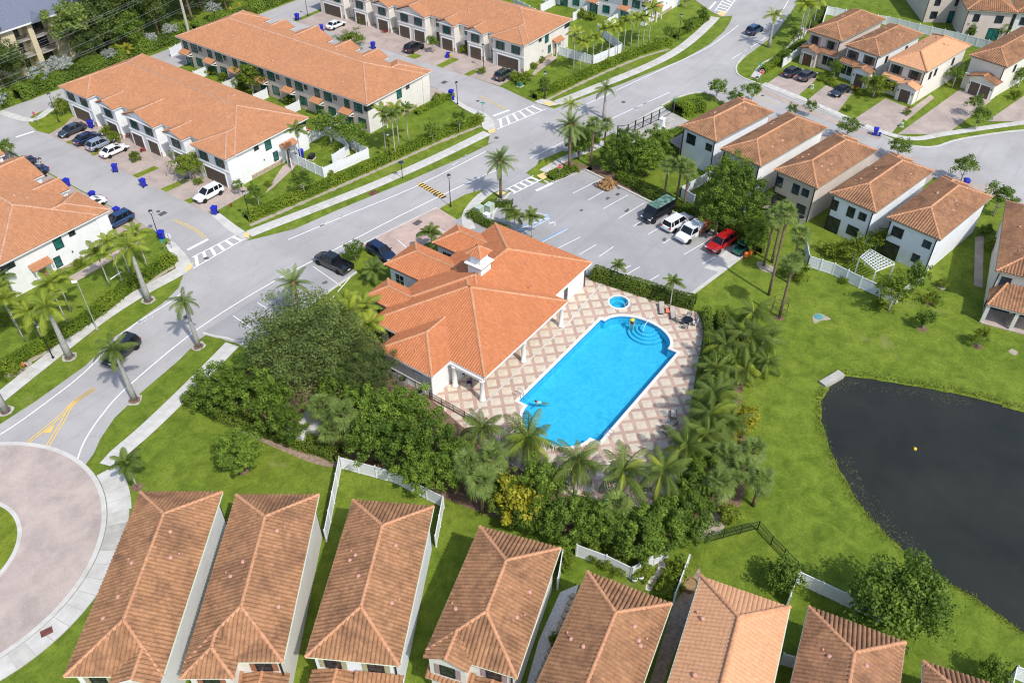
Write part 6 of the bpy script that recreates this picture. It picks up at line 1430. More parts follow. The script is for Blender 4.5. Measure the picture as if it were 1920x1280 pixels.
tree('lime', (-11.36, -35.69), 'large loose green tree over the white fence at the lake', 1.35, 1.0, 1.15, group='garden trees')
tree('round', (-11.58, -43.70), 'small green tree at the bottom right corner', .8, 0, .9, group='garden trees')
tree('yellow', (-21.45, -4.13), 'yellow leaved tree in the thicket below the deck', 1.25, 0, 1.15, group='garden trees')
tree('yellow', (2.65, -15.86), 'bright yellow shrub tree on the grass right of the deck', 1.1, 0, .75, th=.5, group='garden trees')
tree('yellow', (-1.61, -16.30), 'yellow green shrub between the right deck palms', .7, 0, .6, th=.5, group='garden trees')
for c, k, s, lb in (((39.95, -26.26), 'shrub', .95, 'tiny sapling in a white ring, closest to the shaded strip'), ((35.70, -26.08), 'shrub', 1.2, 'open sapling in a dark mulch ring below the sapling with white ring'), ((30.28, -26.75), 'round', .8, 'dark green young tree on the lake lawn'), ((30.78, -32.86), 'bushy', .62, 'yellow green young tree on the lake lawn at right'), ((31.20, -21.10), 'shrub', .8, 'bluish shrub in front of the white yard fence'), ((33.48, -15.94), 'shrub', .6, 'small plant in a pot on the lawn by the yard fence')):
    tree(k, c, lb, s, group='young plants on the lake lawn')
tree('bushy', (31.24, -22.39), 'yellow green tree with thin trunk outside the pergola yard', 1.25, 0, 1.1, th=1.3, group='garden trees')
tree('round', (36.82, -23.42), 'dark green tree inside the pergola yard', 1.0, 0, 1.2, group='garden trees'); tree('bushy', (38.68, -15.29), 'yellow green tree left of the white pergola', 1.05, 0, .9, group='garden trees'); tree('bushy', (42.80, -16.87), 'green bush against the wall behind the pergola', .75, 0, .8, group='garden trees'); tree('shrub', (38.46, -12.50), 'dark green bush inside the yard left of the pergola', 1.6, group='garden trees')
tree('shrub', (30.95, -10.51), 'round green bush at the foot of the fan palms', 1.8, group='garden trees')
for c, s, sz, lb, k in (((71.15, 20.02), 1.25, 1.0, 'leafy street tree at the court entrance, leftmost of three', 'street'), ((70.27, 16.02), 1.1, .8, 'leafy street tree at the court entrance, middle of three', 'street'), ((73.73, 14.66), 1.2, .9, 'leafy street tree at the court entrance, rightmost of three', 'street'), ((75.02, 4.99), .75, .7, 'small round street tree across from the dark parked car', 'street'), ((72.03, 6.86), .6, .7, 'thin twiggy tree behind the second white roof', 'street'),
                        ((70.65, -2.94), 1.35, .9, 'street tree rising behind the beige house roof', 'street'), ((68.82, -11.57), 1.3, .9, 'street tree rising behind the fourth roof', 'street'), ((67.63, -21.37), 1.3, 1.05, 'round street tree on the turning circle kerb', 'street'), ((60.88, -27.57), 1.5, 1.15, 'street tree between the dark brown roof and the turning circle', 'street'), ((91.71, 6.83), .95, .85, 'tree between the first two houses of the upper right row', 'street'),
                        ((88.56, -1.45), 1.5, .9, 'spreading tree in front of the second house of the upper right row', 'bushy'), ((100.26, -11.58), 1.1, 1.0, 'tree between third and fourth houses of the upper right row', 'street'), ((90.94, -17.23), 1.0, .9, 'young tree on the drive verge below the wide garage, left', 'street'), ((86.50, -18.83), 1.15, .95, 'young tree on the drive verge below the wide garage, right', 'street'), ((106.98, -20.97), 1.2, .9, 'green tree at right edge beside fourth house', 'street'),
                        ((92.74, 16.58), .8, .7, 'small tree on the grass strip by the court corner', 'street'), ((101.18, 18.46), 1.0, .9, 'small tree beside the top right walk', 'street'), ((128.02, -13.28), .95, 1.0, 'green columnar tree in front of the top edge house', 'round'), ((125.23, -7.99), .8, .9, 'green bush tree by the white back fence', 'round'), ((130.95, 1.84), .6, .6, 'small bush by the white back fence, left', 'round'),
                        ((1.49, 72.61), 1.35, 1.0, 'leafy tree in front of the left terrace garages', 'bushy'), ((2.16, 58.19), .85, .9, 'young round tree near the left terrace corner lamp', 'street'), ((8.03, 54.96), 1.05, 1.0, 'dark young tree before the white fenced yard', 'street'), ((2.77, 63.03), .6, .6, 'small pale bush by the left terrace corner', 'street'), ((31.28, 50.14), .9, .9, 'young tree left of two on the lawn by middle street', 'street'), ((36.58, 48.92), .9, .95, 'young tree right of two on the lawn by middle street', 'street'), ((55.27, 45.06), .85, .9, 'dark young tree by the black lamp post at the middle crosswalk', 'street'),
                        ((26.32, 86.97), 1.6, 1.3, 'bright green tree in the yards between the terraces', 'bushy'), ((21.57, 63.08), 1.9, 1.3, 'dark green tree behind the white fenced yard', 'street'), ((21.59, 57.71), 1.7, 1.3, 'dark tall tree at the beige terrace corner', 'street'), ((0.63, 37.59), 1.0, .75, 'thin grey tree on the grass island by parking bays', 'street'), ((2.45, 107.31), .8, .75, 'small yellow green tree beside the stop sign corner', 'bushy'),
                        ((50.95, 87.04), 1.5, .8, 'bushy green tree in the middle street driveway, behind the ridge', 'bushy'), ((58.49, 72.97), .85, .8, 'small round tree by the shuttered cream houses', 'street'), ((88.64, 38.71), .95, .9, 'small reddish green tree at the end of the top palms', 'street'), ((95.76, 37.98), .9, .8, 'green bush tree at the top walk bend', 'round'), ((102.99, 38.55), .8, .8, 'green bush at the end of the top hedge', 'round'), ((107.75, 44.78), .7, .8, 'small tree on the lawn by the top crosswalk', 'street'), ((-11.29, 100.08), 1.2, .8, 'green bush behind the left edge roof', 'street'),
                        ((63.33, 105.56), .9, .8, 'small green tree before the garages at the top', 'bushy'), ((67.19, 84.80), .6, .6, 'small yellow green shrub tree by the cream garages', 'bushy')):
    tree(k, c, lb, s, None, sz, group='street and yard trees')
# shrubs by fronts
for i, (c, s, k, lb) in enumerate((((-0.08, 83.89), 1.1, 'shrub', 'pair of round bushes on the driveway beside the white car'), ((1.50, 91.68), 1.2, 'shrub', 'bright green bush between the silver car and the terrace wall'), ((2.40, 94.42), 1.2, 'shrub', 'yellow green bush by the garage of the far left unit'), ((3.84, 91.48), .8, 'flower', 'red leaved plant at the terrace entrance, left'), ((2.42, 85.32), .8, 'flower', 'red leaved plant at the terrace entrance, right'), ((1.15, 70.44), .8, 'shrub', 'brownish bush at the last garage of the left terrace'),
        ((56.62, 59.83), .9, 'shrub', 'round bush on the driveway left of the dark green car'), ((57.20, 51.24), 1.4, 'shrub', 'clipped bushes around a green box by middle street, front'), ((57.92, 53.30), 1.2, 'shrub', 'clipped bushes around a green box by middle street, back'), ((59.21, 51.50), 1.2, 'shrub', 'clipped bushes around a green box by middle street, right'), ((63.78, 63.42), 1.1, 'shrub', 'tall leafy plant beside the double garage at top centre'), ((61.93, 68.16), 1.1, 'shrub', 'palm like plant between top centre garages'), ((62.24, 86.88), 1.0, 'shrub', 'green shrub between two top centre drives, left'), ((63.07, 84.76), 1.0, 'shrub', 'green shrub between two top centre drives, right'), ((60.48, 87.44), .8, 'flower', 'orange flowering plant by top centre drive'), ((61.51, 94.25), 1.1, 'shrub', 'green shrub by the white arch entrance at top'),
        ((89.34, 1.82), .9, 'flower', 'dark red flowering shrub by the second upper right drive'), ((88.04, 0.71), .9, 'shrub', 'yellow green shrub by the second upper right drive'), ((93.96, -2.78), .9, 'shrub', 'low green hedge bush below the front windows of the third upper right house, left'), ((93.43, -4.63), .9, 'shrub', 'low green hedge bush below the front windows of the third upper right house, right'), ((89.61, 8.22), .8, 'shrub', 'green shrub in front of the first upper right house'), ((89.15, 6.57), .9, 'shrub', 'yellow green shrub beside the first upper right path'), ((85.21, -8.23), .7, 'shrub', 'yellow flower bush at the third drive corner'), ((87.31, -7.77), .6, 'flower', 'red flower bush at the third drive corner'), ((80.84, 0.24), .8, 'shrub', 'bright bush around the pale rocks on the verge'), ((102.02, -21.34), 1.1, 'shrub', 'green bushes along the white side wall at right edge'), ((51.91, -29.52), 1.2, 'shrub', 'green bush in the gap beside the dark brown roof house'), ((55.25, -27.71), 1.2, 'shrub', 'upper green bush in the gap beside the dark brown roof house'),
        ((-9.12, -20.13), 1.3, 'shrub', 'yellow green bush below the right grove'), ((-29.17, -13.85), .7, 'shrub', 'small round bush on the white gravel strip'), ((-20.15, -12.46), .9, 'shrub', 'dark bush along the white fence behind the fifth roof, left'), ((-20.17, -13.59), .9, 'shrub', 'dark bush along the white fence behind the fifth roof, middle'), ((-20.23, -14.74), .8, 'shrub', 'dark bush along the white fence behind the fifth roof, right'), ((-19.21, -16.62), 1.0, 'shrub', 'green bush left of the stepping stone path'), ((-17.87, -18.95), 1.4, 'shrub', 'dark green bush right of the stepping stone path, upper'), ((-19.50, -19.18), 1.2, 'shrub', 'dark green bush right of the stepping stone path, lower'), ((-22.56, -10.28), 1.1, 'shrub', 'green bush in the gap between fourth and fifth roofs'),
        ((-37.50, 53.77), .9, 'shrub', 'dark bush at the left hedge end'), ((-33.54, 62.65), 1.2, 'shrub', 'dark green bush on the left yard lawn'), ((-21.37, 66.13), .9, 'shrub', 'grassy bush by the left end wall path'), ((7.02, 61.48), .7, 'shrub', 'bush at the foot of left terrace end wall'), ((14.33, 56.06), .7, 'shrub', 'small bush in the fenced yard'), ((13.45, 65.61), .7, 'shrub', 'low plant near the brown end door'), ((66.87, 53.61), .9, 'shrub', 'low hedge bush along the top centre end wall, right'), ((64.04, 53.46), .9, 'shrub', 'low hedge bush along the top centre end wall, left'), ((43.15, 59.13), 1.0, 'shrub', 'low bush along the beige terrace end wall'), ((89.90, 59.44), 1.4, 'shrub', 'clipped bush in the top yard, left'), ((90.43, 57.18), 1.2, 'shrub', 'clipped bush in the top yard, right'), ((25.36, 67.12), 1.0, 'shrub', 'bush behind the fenced yard in the middle yards'), ((27.38, 99.92), 1.1, 'shrub', 'bush in the yards between the terraces, upper'), ((27.30, 96.12), 1.1, 'shrub', 'bush in the yards between the terraces, lower'), ((26.61, 90.25), 1.0, 'shrub', 'bush beneath the bright tree between the terraces'), ((27.62, 79.06), 1.2, 'shrub', 'pale bush behind the left terrace roof'))):
    tree(k, c, lb, s, cat='shrub', group='shrubs by houses and fences')
# ---------------------------------------------------------------- hedges
hedge([(-39.16, 55.31), (-34.53, 55.49), (-28.46, 55.26), (-21.21, 56.60), (-12.96, 57.51)], 1.7, 1.0, 'long clipped hedge in front of the left edge terrace', seed=1)
hedge([(-1.15, 57.09), (7.07, 55.28), (14.38, 53.86), (22.27, 52.46), (33.05, 50.73), (42.34, 48.62)], 1.5, 1.0, 'long bright clipped hedge along the walk before the left terraces', seed=2)
hedge([(53.61, 45.95), (61.38, 44.64), (71.49, 43.03), (81.46, 40.81), (89.00, 38.20)], 1.5, 1.0, 'bright clipped hedge along the walk before the top terrace', seed=3)
hedge([(91.61, 39.12), (98.89, 38.40), (104.62, 38.27)], 1.4, 1.0, 'short hedge near the top crosswalk', seed=4)
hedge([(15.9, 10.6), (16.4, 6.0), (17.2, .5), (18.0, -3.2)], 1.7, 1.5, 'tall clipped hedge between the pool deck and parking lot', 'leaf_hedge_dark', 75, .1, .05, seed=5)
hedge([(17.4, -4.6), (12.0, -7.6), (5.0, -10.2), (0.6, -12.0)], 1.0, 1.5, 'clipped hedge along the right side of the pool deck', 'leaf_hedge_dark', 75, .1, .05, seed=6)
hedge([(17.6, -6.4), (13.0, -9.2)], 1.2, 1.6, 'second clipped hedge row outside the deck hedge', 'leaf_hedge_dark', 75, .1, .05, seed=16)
hedge([(-28.59, 34.87), (-28.38, 30.84), (-27.50, 25.89), (-26.10, 20.10), (-24.98, 15.08)], 1.8, 1.0, 'dark hedge curving below the big oak', 'leaf_hedge_dark', 60, .1, .08, seed=7)
hedge([(39.00, 20.36), (37.36, 13.12), (36.32, 6.59), (34.57, -0.71), (32.75, -4.99)], 1.5, 1.3, 'dark hedge behind the parked vans', 'leaf_hedge_dark', 55, .11, .1, seed=8)
hedge([(86.36, 18.23), (94.28, 17.75), (103.37, 17.18)], 1.3, 1.1, 'clipped hedge before the first upper right house', seed=9); hedge([(44.57, 22.22), (49.65, 20.35), (56.50, 18.95)], 2.2, 1.7, 'dense hedge below the gate court', seed=10, ragged=.16)
hedge([(62.71, 23.19), (65.10, 22.22), (67.11, 20.44)], 3.0, 1.7, 'dense hedge mass right of the black gate', seed=11, ragged=.18); hedge([(1.0, 118.6), (14, 119.2), (26, 118.6), (37, 117.6)], 2.4, 2.0, 'tall hedge along the back street, behind the left roof', 'leaf_green', 45, .14, .2, seed=12); hedge([(-8, 120.6), (0.0, 119.0)], 2.4, 2.0, 'tall hedge along the back street at the left edge', 'leaf_green', 45, .14, .2, seed=13); hedge([(38, 117.6), (52, 117.4), (66, 117.2), (74, 117)], 2.2, 1.8, 'tall hedge along the back street at the top edge', 'leaf_green', 45, .14, .2, seed=14)
hedge([(18.22, 32.49), (17.59, 29.63), (17.40, 26.70), (17.29, 25.07)], 1.5, .8, 'low hedge around the pale utility boxes', 'leaf_hedge_dark', 60, .09, .1, seed=15); hedge([(20.42, 31.80), (22.32, 30.85), (23.77, 28.59)], 1.6, .6, 'low planting under the lone date palm', 'leaf_hedge_dark', 60, .09, .1, seed=17); hedge([(32.94, 28.80), (36.05, 27.98), (37.77, 26.68)], 2.0, .5, 'low ground planting behind the stop sign at parking entrance', 'leaf_hedge', 60, .09, .12, seed=18)
hedge([(37.18, 58.83), (46.39, 58.20)], 1.0, .7, 'low hedge along the beige terrace end wall', seed=19); hedge([(110.46, 18.33), (123.23, 20.40)], 1.2, 1.2, 'dark hedge beside the first upper right house', 'leaf_hedge_dark', 55, .1, .1, seed=20); hedge([(88.99, 6.81), (87.98, 3.73)], .9, .6, 'low hedge under second upper right windows', seed=21)
# ---------------------------------------------------------------- wood and apartment block at the top left
_w = [('wood', (30, 128), 1.0), ('wood', (36, 126), 1.1), ('wood', (41, 130), 1.2), ('wood', (47, 127), 1.1), ('wood', (53, 130), 1.2), ('wood', (60, 128), 1.1), ('wood', (44, 137), 1.3), ('wood', (52, 138), 1.3), ('wood', (36, 137), 1.3), ('wood', (28, 138), 1.2), ('wood', (62, 137), 1.2), ('wood', (68, 129), 1.1), ('wood', (-4, 124.5), 1.0), ('wood', (-1, 128), 1.2), ('wood', (3, 131), 1.1), ('wood', (-6, 131), 1.3), ('wood', (24, 145), 1.3), ('wood', (40, 146), 1.3), ('wood', (57, 146), 1.3), ('wood', (70, 140), 1.3), ('wood', (78, 134), 1.2), ('wood', (33, 122.5), .8), ('wood', (50, 122.5), .8), ('wood', (58, 122), .8)]
_pl = ('behind the utility pole', 'left of the utility pole', 'right of the utility pole', 'deep in the wood at the top', 'above the long terrace roof', 'near the top edge', 'second rank behind the pole', 'second rank above the terrace', 'second rank by the apartment block', 'third rank by the apartment block', 'second rank at the top edge', 'last before the top street', 'at the left edge above the hedge', 'left edge beside the fan palm', 'in front of the apartment stairs', 'far left behind the hedge', 'rear of the wood, left', 'rear of the wood, middle', 'rear of the wood, right', 'rear of the wood, by the street', 'end of the wood by the street', 'low tree at the hedge by the pole', 'low tree at the hedge, middle', 'low tree at the hedge, right')
for (k, c, s), lb in zip(_w, _pl): tree(k, c, 'dark woodland tree, ' + lb, s, None, s * 1.25, group='woodland trees beyond the back street')
tree('wood', (20.5, 123.0), 'dark woodland tree, before the right end of the apartment block', 1.15, group='woodland trees beyond the back street'); tree('wood', (17.5, 120.6), 'dark woodland tree, low in front of the apartment windows', .75, group='woodland trees beyond the back street'); tree('wood', (4.0, 123.5), 'dark woodland tree, in front of the apartment stairwell', .8, group='woodland trees beyond the back street'); tree('wood', (23.5, 125.0), 'dark woodland tree, tall between the bright tree and apartment', 1.2, 0, 1.5, group='woodland trees beyond the back street'); tree('wood', (1.0, 122.6), 'dark woodland tree, tall at the left edge by the wires', .9, 0, 1.2, group='woodland trees beyond the back street'); tree('wood', (31.0, 124.5), 'dark woodland tree, tall behind the bright broad tree', 1.15, 0, 1.5, group='woodland trees beyond the back street'); tree('wood', (26.5, 126), 'dark woodland tree, beside the apartment end wall', 1.2, group='woodland trees beyond the back street')
_rs = np.random.RandomState(9); ln = resample(lake_line, .5); N_ = 7000; ix = _rs.randint(0, len(ln), N_); base = np.array(ln)[ix] + _rs.normal(size=(N_, 2)) * .28
hh = .04 + .14 * _rs.rand(N_, 1); an = _rs.rand(N_) * PI; sd = np.stack([np.cos(an), np.sin(an), 0 * an], 1) * .05; p0 = np.concatenate([base, np.full((N_, 1), -.12)], 1); tp = p0 + np.concatenate([_rs.normal(size=(N_, 2)) * .1, hh + .12], 1)
tag(link('bank_grass', np_mesh('bank_grass', np.stack([p0 - sd, p0 + sd, tp + sd * .3, tp - sd * .3], 1).reshape(-1, 3), np.arange(4 * N_).reshape(-1, 4), MAT['leaf_bank'], False, None, _rs.rand(N_))), 'rough taller grass along the lake shore', 'grass', None, 'stuff')
N_ = 2600; ix = _rs.randint(0, len(ln), N_); inn = np.array(resample(grow(lake_line, -1.4), .5)); base = inn[_rs.randint(0, len(inn), N_)] + _rs.normal(size=(N_, 2)) * np.array([.5, .5]); keep = (np.sin(base[:, 0] * .5) + np.sin(base[:, 1] * .37 + 1) > -.2); base = base[keep]; N_ = len(base); an = _rs.rand(N_) * PI; r_ = .05 + .12 * _rs.rand(N_, 1); d1 = np.stack([np.cos(an), np.sin(an), 0 * an], 1) * r_; d2 = np.stack([-np.sin(an), np.cos(an), 0 * an], 1) * r_ * .5; p0 = np.concatenate([base, np.full((N_, 1), -.285)], 1)
tag(link('water_weed', np_mesh('water_weed', np.stack([p0 - d1, p0 - d2, p0 + d1, p0 + d2], 1).reshape(-1, 3), np.arange(4 * N_).reshape(-1, 4), MAT['weed'])), 'dark water weed floating in patches near the lake shore', 'water weed', None, 'stuff')
tree('pine', (16.5, 122.5), 'tall open pine in front of the apartment block', 1.0, 0, .95, th=.85, group='pines'); tree('pine', (42, 123.5), 'tall pine with yellowish needles near the utility pole', .95, 0, .95, th=.8, group='pines')
tree('lime', (25.5, 121.5), 'bright green broad tree left of the utility pole', 1.25, 0, 1.1, group='woodland trees beyond the back street'); palm('yellow', (23.0, 118.6), 1.6, 'yellow green palm clump below the bright broad tree', 1.5, nf=16, group='small palms on the lawns')
for c, s, lb in (((7.0, 119.6), 1.0, 'silvery shrub tree before the apartment lawn, left'), ((10.4, 119.4), 1.05, 'silvery shrub tree before the apartment lawn, right'), ((19.5, 118.6), .7, 'small silvery tree above the left terrace roof'), ((-2.5, 118.2), .8, 'silvery shrub tree at the left edge'), ((28.8, 118.6), .7, 'small silvery tree below the bright broad tree'), ((33.2, 118.4), .8, 'silvery green tree at the hedge by the pole'), ((45.0, 120.0), .9, 'silvery tree at the top by the yellow road sign')):
    tree('silver', c, lb, s, group='silvery shrub trees')
palm('sabal', (-2.0, 126.0), 7.5, 'shaggy fan palm at the top left edge', 1.6, group=S_)
apt = thing('apartment_block', 'pale yellow apartment block with grey shingle roof and dark balconies', 'apartment block', (0, 0, 0))
AX0, AX1, AY0, AY1, AZ = 5.0, 26.0, 127.0, 141.0, 8.6
MB().box(AX0, AY0, 0, 8.0, AY1, AZ).box(8.0, AY0 + 2.2, 0, 10.6, AY1, AZ - .01).box(10.6, AY0, 0, 11.6, AY1, AZ).box(11.6, AY0 + 1.8, 0, 14.6, AY1, AZ - .02).box(14.6, AY0, 0, AX1, AY1, AZ).obj('wall', MAT['wall_yellow'], apt)
_ar = MB(); _ar.add([(AX0 - 12, AY0 - .6, AZ), (AX1 + .6, AY0 - .6, AZ), (AX1 + .6, AY1 + .6, AZ), (AX0 - 12, AY1 + .6, AZ), (AX0 - 12, (AY0 + AY1) / 2, AZ + 3.4), (AX1 - 5, (AY0 + AY1) / 2, AZ + 3.4)], [(0, 1, 5, 4), (1, 2, 5), (2, 3, 4, 5), (3, 2, 1, 0)]); ar = _ar.obj('roof', MAT['shingle'], apt)
MB().add([(11.2, AY0 - 1.0, AZ - .1), (15.0, AY0 - 1.0, AZ - .1), (13.1, AY0 - 1.0, AZ + 1.1), (11.2, AY0 + 5, AZ - .1), (15.0, AY0 + 5, AZ - .1), (13.1, AY0 + 5, AZ + 1.1)], [(0, 1, 2), (0, 2, 5, 3), (1, 4, 5, 2)]).obj('roof_gable', MAT['shingle'], ar); MB().bar((AX0 - 12, AY0 - .62, AZ - .05), (AX1 + .6, AY0 - .62, AZ - .05), .1, .25).obj('fascia', MAT['trim_white'], ar)
for z in (2.9, 5.8):
    MB().box(8.0, AY0 + .1, z - .12, 10.6, AY0 + 2.2, z).obj('landing', MAT['concrete_old'], apt); b = MB().box(11.6, AY0 - .3, z - .15, 14.6, AY0 + 1.8, z).obj('balcony', MAT['concrete_old'], apt)
    r = MB(); r.bar((11.6, AY0 - .25, z + 1.0), (14.6, AY0 - .25, z + 1.0), .06, .06)
    for i in range(16): r.bar((11.65 + i * .195, AY0 - .25, z), (11.65 + i * .195, AY0 - .25, z + 1.0), .03, .03)
    r.obj('railing', MAT['metal_black'], b); r = MB(); r.bar((8.0, AY0 + .12, z + 1.0), (10.6, AY0 + .12, z + 1.0), .06, .06)
    for i in range(14): r.bar((8.05 + i * .19, AY0 + .12, z), (8.05 + i * .19, AY0 + .12, z + 1.0), .03, .03)
    r.obj('railing', MAT['metal_black'], apt)
for z in (1.2, 4.1, 7.0):
    window(apt, 13.1, AY0 + 1.79, z, -PI / 2, 2.4, 2.0, 'glass_dark', 'trim_brown', None, (2, 0), 'sliding_door'); window(apt, 9.3, AY0 + 2.19, z, -PI / 2, 1.0, 2.0, 'glass_dark', 'trim_brown', None, (0, 0), 'door'); window(apt, 18.6, AY0 - .01, z + .2, -PI / 2, 1.8, 1.2, 'glass_dark', 'trim_white', None, (1, 1)); window(apt, 23.6, AY0 - .01, z + .2, -PI / 2, 1.4, 1.2, 'glass_blue', 'trim_white', None, (1, 1))

# ---------------------------------------------------------------- fences
_fp = {}
def fence(pts, label, h=1.75, step=2.1, mat='vinyl_white', picket=False, name='fence'):
    pts = [Vector(p) for p in pts]; c = sum(pts, Vector((0, 0))) / len(pts)
    root = thing(name, label, 'fence', (c.x, c.y, 0), 0, 'white yard fences' if mat == 'vinyl_white' else None)
    if 'post' not in _fp: _fp['post'] = MB().box(-.065, -.065, 0, .065, .065, h + .06).lathe([(.1, h + .06), (.1, h + .1), (.02, h + .2)], 4).mesh(MAT['vinyl_white'], name='post')
    for i in range(len(pts) - 1):
        a, b = pts[i], pts[i + 1]; d = b - a; L = d.length; n_ = max(1, round(L / step)); ang = math.atan2(d.y, d.x)
        for k in range(n_ + (i == len(pts) - 2)):
            p = a + d * (k / n_) - c
            link('post', _fp['post'] if mat == 'vinyl_white' else _fp.setdefault(('pp', mat, h), MB().box(-.04, -.04, 0, .04, .04, h).mesh(MAT[mat], name='post')), root, (p.x, p.y, 0))
            if k == n_: break
            l = L / n_; q = a + d * ((k + .5) / n_) - c; key = (round(l, 1), mat, picket, h)
            if key not in _fp:
                m = MB()
                if picket:
                    for z in (.15, h * .55, h - .1): m.box(-l / 2, -.02, z, l / 2, .02, z + .05)
                    for j in range(int(l / .14)): m.box(-l / 2 + j * .14 + .05, -.012, .08, -l / 2 + j * .14 + .075, .012, h)
                else:
                    nb = max(3, int(l / .3))
                    for j in range(nb): m.box(-l / 2 + j * l / nb + .004, -.018, .1, -l / 2 + (j + 1) * l / nb - .004, .018, h - .1)
                    m.box(-l / 2, -.035, .06, l / 2, .035, .2); m.box(-l / 2, -.036, h - .16, l / 2, .036, h - .02)
                _fp[key] = m.mesh(MAT[mat], name='panel')
            link('panel', _fp[key], root, (q.x, q.y, 0), (0, 0, ang), (l / key[0], 1, 1))
    return root
fence([(13.83, 64.22), (13.32, 56.39), (21.65, 55.03), (23.41, 67.61)], 'white vinyl fence around the small yard beside the left terrace')
fence([(23.49, 62.84), (20.71, 58.36), (16.86, 58.02)], 'short white fence at the middle yards corner')
fence([(71.64, 52.84), (71.67, 45.23), (79.61, 43.83), (85.26, 52.70)], 'white vinyl fence around the top yard behind slender palms')
fence([(-33.11, 8.92), (-25.99, 14.08)], 'white fence running down beside the second roof'); fence([(-25.99, 14.08), (-24.23, 8.49), (-23.77, 2.60)], 'white fence along the thicket above the third roof'); fence([(-23.77, 2.60), (-27.62, 0.32)], 'short white fence beside the third roof')
fence([(34.08, -10.91), (34.30, -14.18), (33.53, -17.91), (32.95, -22.63)], 'white fence in front of the pergola yard'); fence([(32.95, -22.63), (39.63, -23.91)], 'white fence at the right side of the pergola yard'); fence([(34.08, -10.91), (37.33, -9.27)], 'short white fence at the left side of the pergola yard')
fence([(-11.84, -27.93), (-11.69, -29.97), (-11.54, -31.97), (-11.29, -34.76), (-11.21, -36.99)], 'white fence along the lake lawn behind the large loose tree'); fence([(-11.84, -27.93), (-14.65, -28.20)], 'white fence between two yards by the citrus tree'); fence([(-10.03, -45.29), (-9.62, -49.04)], 'white fence at the bottom right corner'); fence([(-10.03, -45.29), (-12.80, -45.38)], 'short white fence end at the bottom right corner')
fence([(-20.90, -10.64), (-20.31, -13.40), (-20.09, -15.87)], 'white fence behind the fifth roof with dark bushes'); fence([(-20.09, -15.87), (-19.27, -16.16), (-16.11, -17.47)], 'white fence behind the stepping stone path'); fence([(-16.00, -19.36), (-20.11, -20.13)], 'white fence between the fifth and sixth roofs'); fence([(-22.12, -9.93), (-24.81, -11.20)], 'short white fence in the gap right of the fourth roof'); fence([(-19.93, -29.83), (-19.58, -30.87)], 'white gate panel between the sixth and seventh roofs')
fence([(121.09, 19.25), (121.52, 13.56), (122.63, 7.05), (122.22, 0.89), (122.06, -6.30), (121.31, -14.13)], 'long white fence behind the upper right row'); fence([(90.71, 16.15), (100.96, 15.69)], 'white fence beside the first upper right house'); fence([(121.09, 19.25), (111.57, 16.77)], 'short white fence at the upper right lawn corner'); fence([(121.31, -14.13), (133.84, -14.46)], 'white side fence at the top right lawn')
fence([(39.65, 10.43), (45.06, 9.28), (47.81, 8.89)], 'white fence behind the fan palms of the parking lot'); fence([(39.65, 10.43), (38.71, 7.81)], 'short white fence corner behind the white pickup'); fence([(37.51, 1.45), (42.90, 0.52)], 'white fence behind the tall green trees')
fence([(28.07, 112.12), (31.37, 112.71)], 'white fence end behind the long terrace roof'); fence([(12.27, 62.20), (13.83, 64.22)], 'tiny white fence return at the terrace door')
for i, y in enumerate((66.0, 73.5, 80.0, 87.5, 95.0, 101.5)): fence([(19.2, y), (23.0, y)], _ord[i] + ' white partition fence in the yards between the terraces, from the road', 1.75)
for i, y in enumerate((67.0, 76.0, 84.0, 92.0, 100.0)): fence([(27.0, y), (24.0, y)], _ord[i] + ' white partition wall behind the beige terrace, from the road', 1.75)
for i, y in enumerate((52.5, 60, 68)): fence([(93.0, y), (87.5, y)], _ord[i] + ' white partition wall behind the top edge terrace', 1.75)
fence([(87.5, 75), (82.0, 60), (79.5, 53)], 'white fence between the two top yards')
fence([(-12.74, -19.54), (-8.46, -22.81), (-9.31, -24.49), (-10.58, -27.42)], 'black metal picket fence around the corner yard by the lake', 1.3, 2.0, 'metal_dark_green', True, 'picket_fence')
fence([(-13.26, 13.21), (-13.27, 9.91), (-13.37, 6.72)], 'dark metal railing at the left end of the pool deck', 1.1, 1.5, 'trim_brown', True, 'deck_railing')
gate = thing('entrance_gate', 'black metal entrance gate and posts on the concrete court', 'gate', (55.24, 25.42))
_g0 = Vector((55.24, 25.42)); gp = [Vector(q) - _g0 for q in ((50.11, 27.24), (51.38, 26.09), (53.35, 25.84), (55.24, 25.42), (57.16, 25.00), (59.10, 24.57), (62.87, 23.98))]
for i, q in enumerate(gp): MB().box(q.x - .07, q.y - .07, 0, q.x + .07, q.y + .07, 2.0).obj('post', MAT['metal_black'], gate)
for i in range(len(gp) - 1):
    m = MB()
    for z in (.2, 1.1, 1.9): m.bar((*gp[i], z), (*gp[i + 1], z), .05, .07)
    d = gp[i + 1] - gp[i]
    for j in range(1, 10): p = gp[i] + d * (j / 10); m.bar((*p, .2), (*p, 1.9), .02, .02)
    m.obj('panel', MAT['metal_black'], gate)
tag(MB().box(-.45, -.35, 0, .45, .35, 1.6).box(-.5, -.4, 1.6, .5, .4, 1.68).box(-.6, -.5, 0, .6, .5, .08).obj('control_cabinet', MAT['vinyl_white'], None, loc=(*(57.02, 22.93), .05)), 'white control cabinet beside the black gate', 'cabinet')
for c, lb in (((52.97, 23.55), 'left'), ((54.74, 22.96), 'right')):
    t = thing('card_reader', lb + ' black curved card reader post on the gate court', 'card reader', c); MB().tube([(0, 0, 0), (0, 0, .7), (-.1, 0, .95), (-.3, 0, 1.0)], [.09, .08, .08, .08], 8).obj('stem', MAT['metal_black'], t, True); MB().box(-.42, -.14, .82, -.26, .14, 1.14).obj('reader', MAT['rubber'], t)
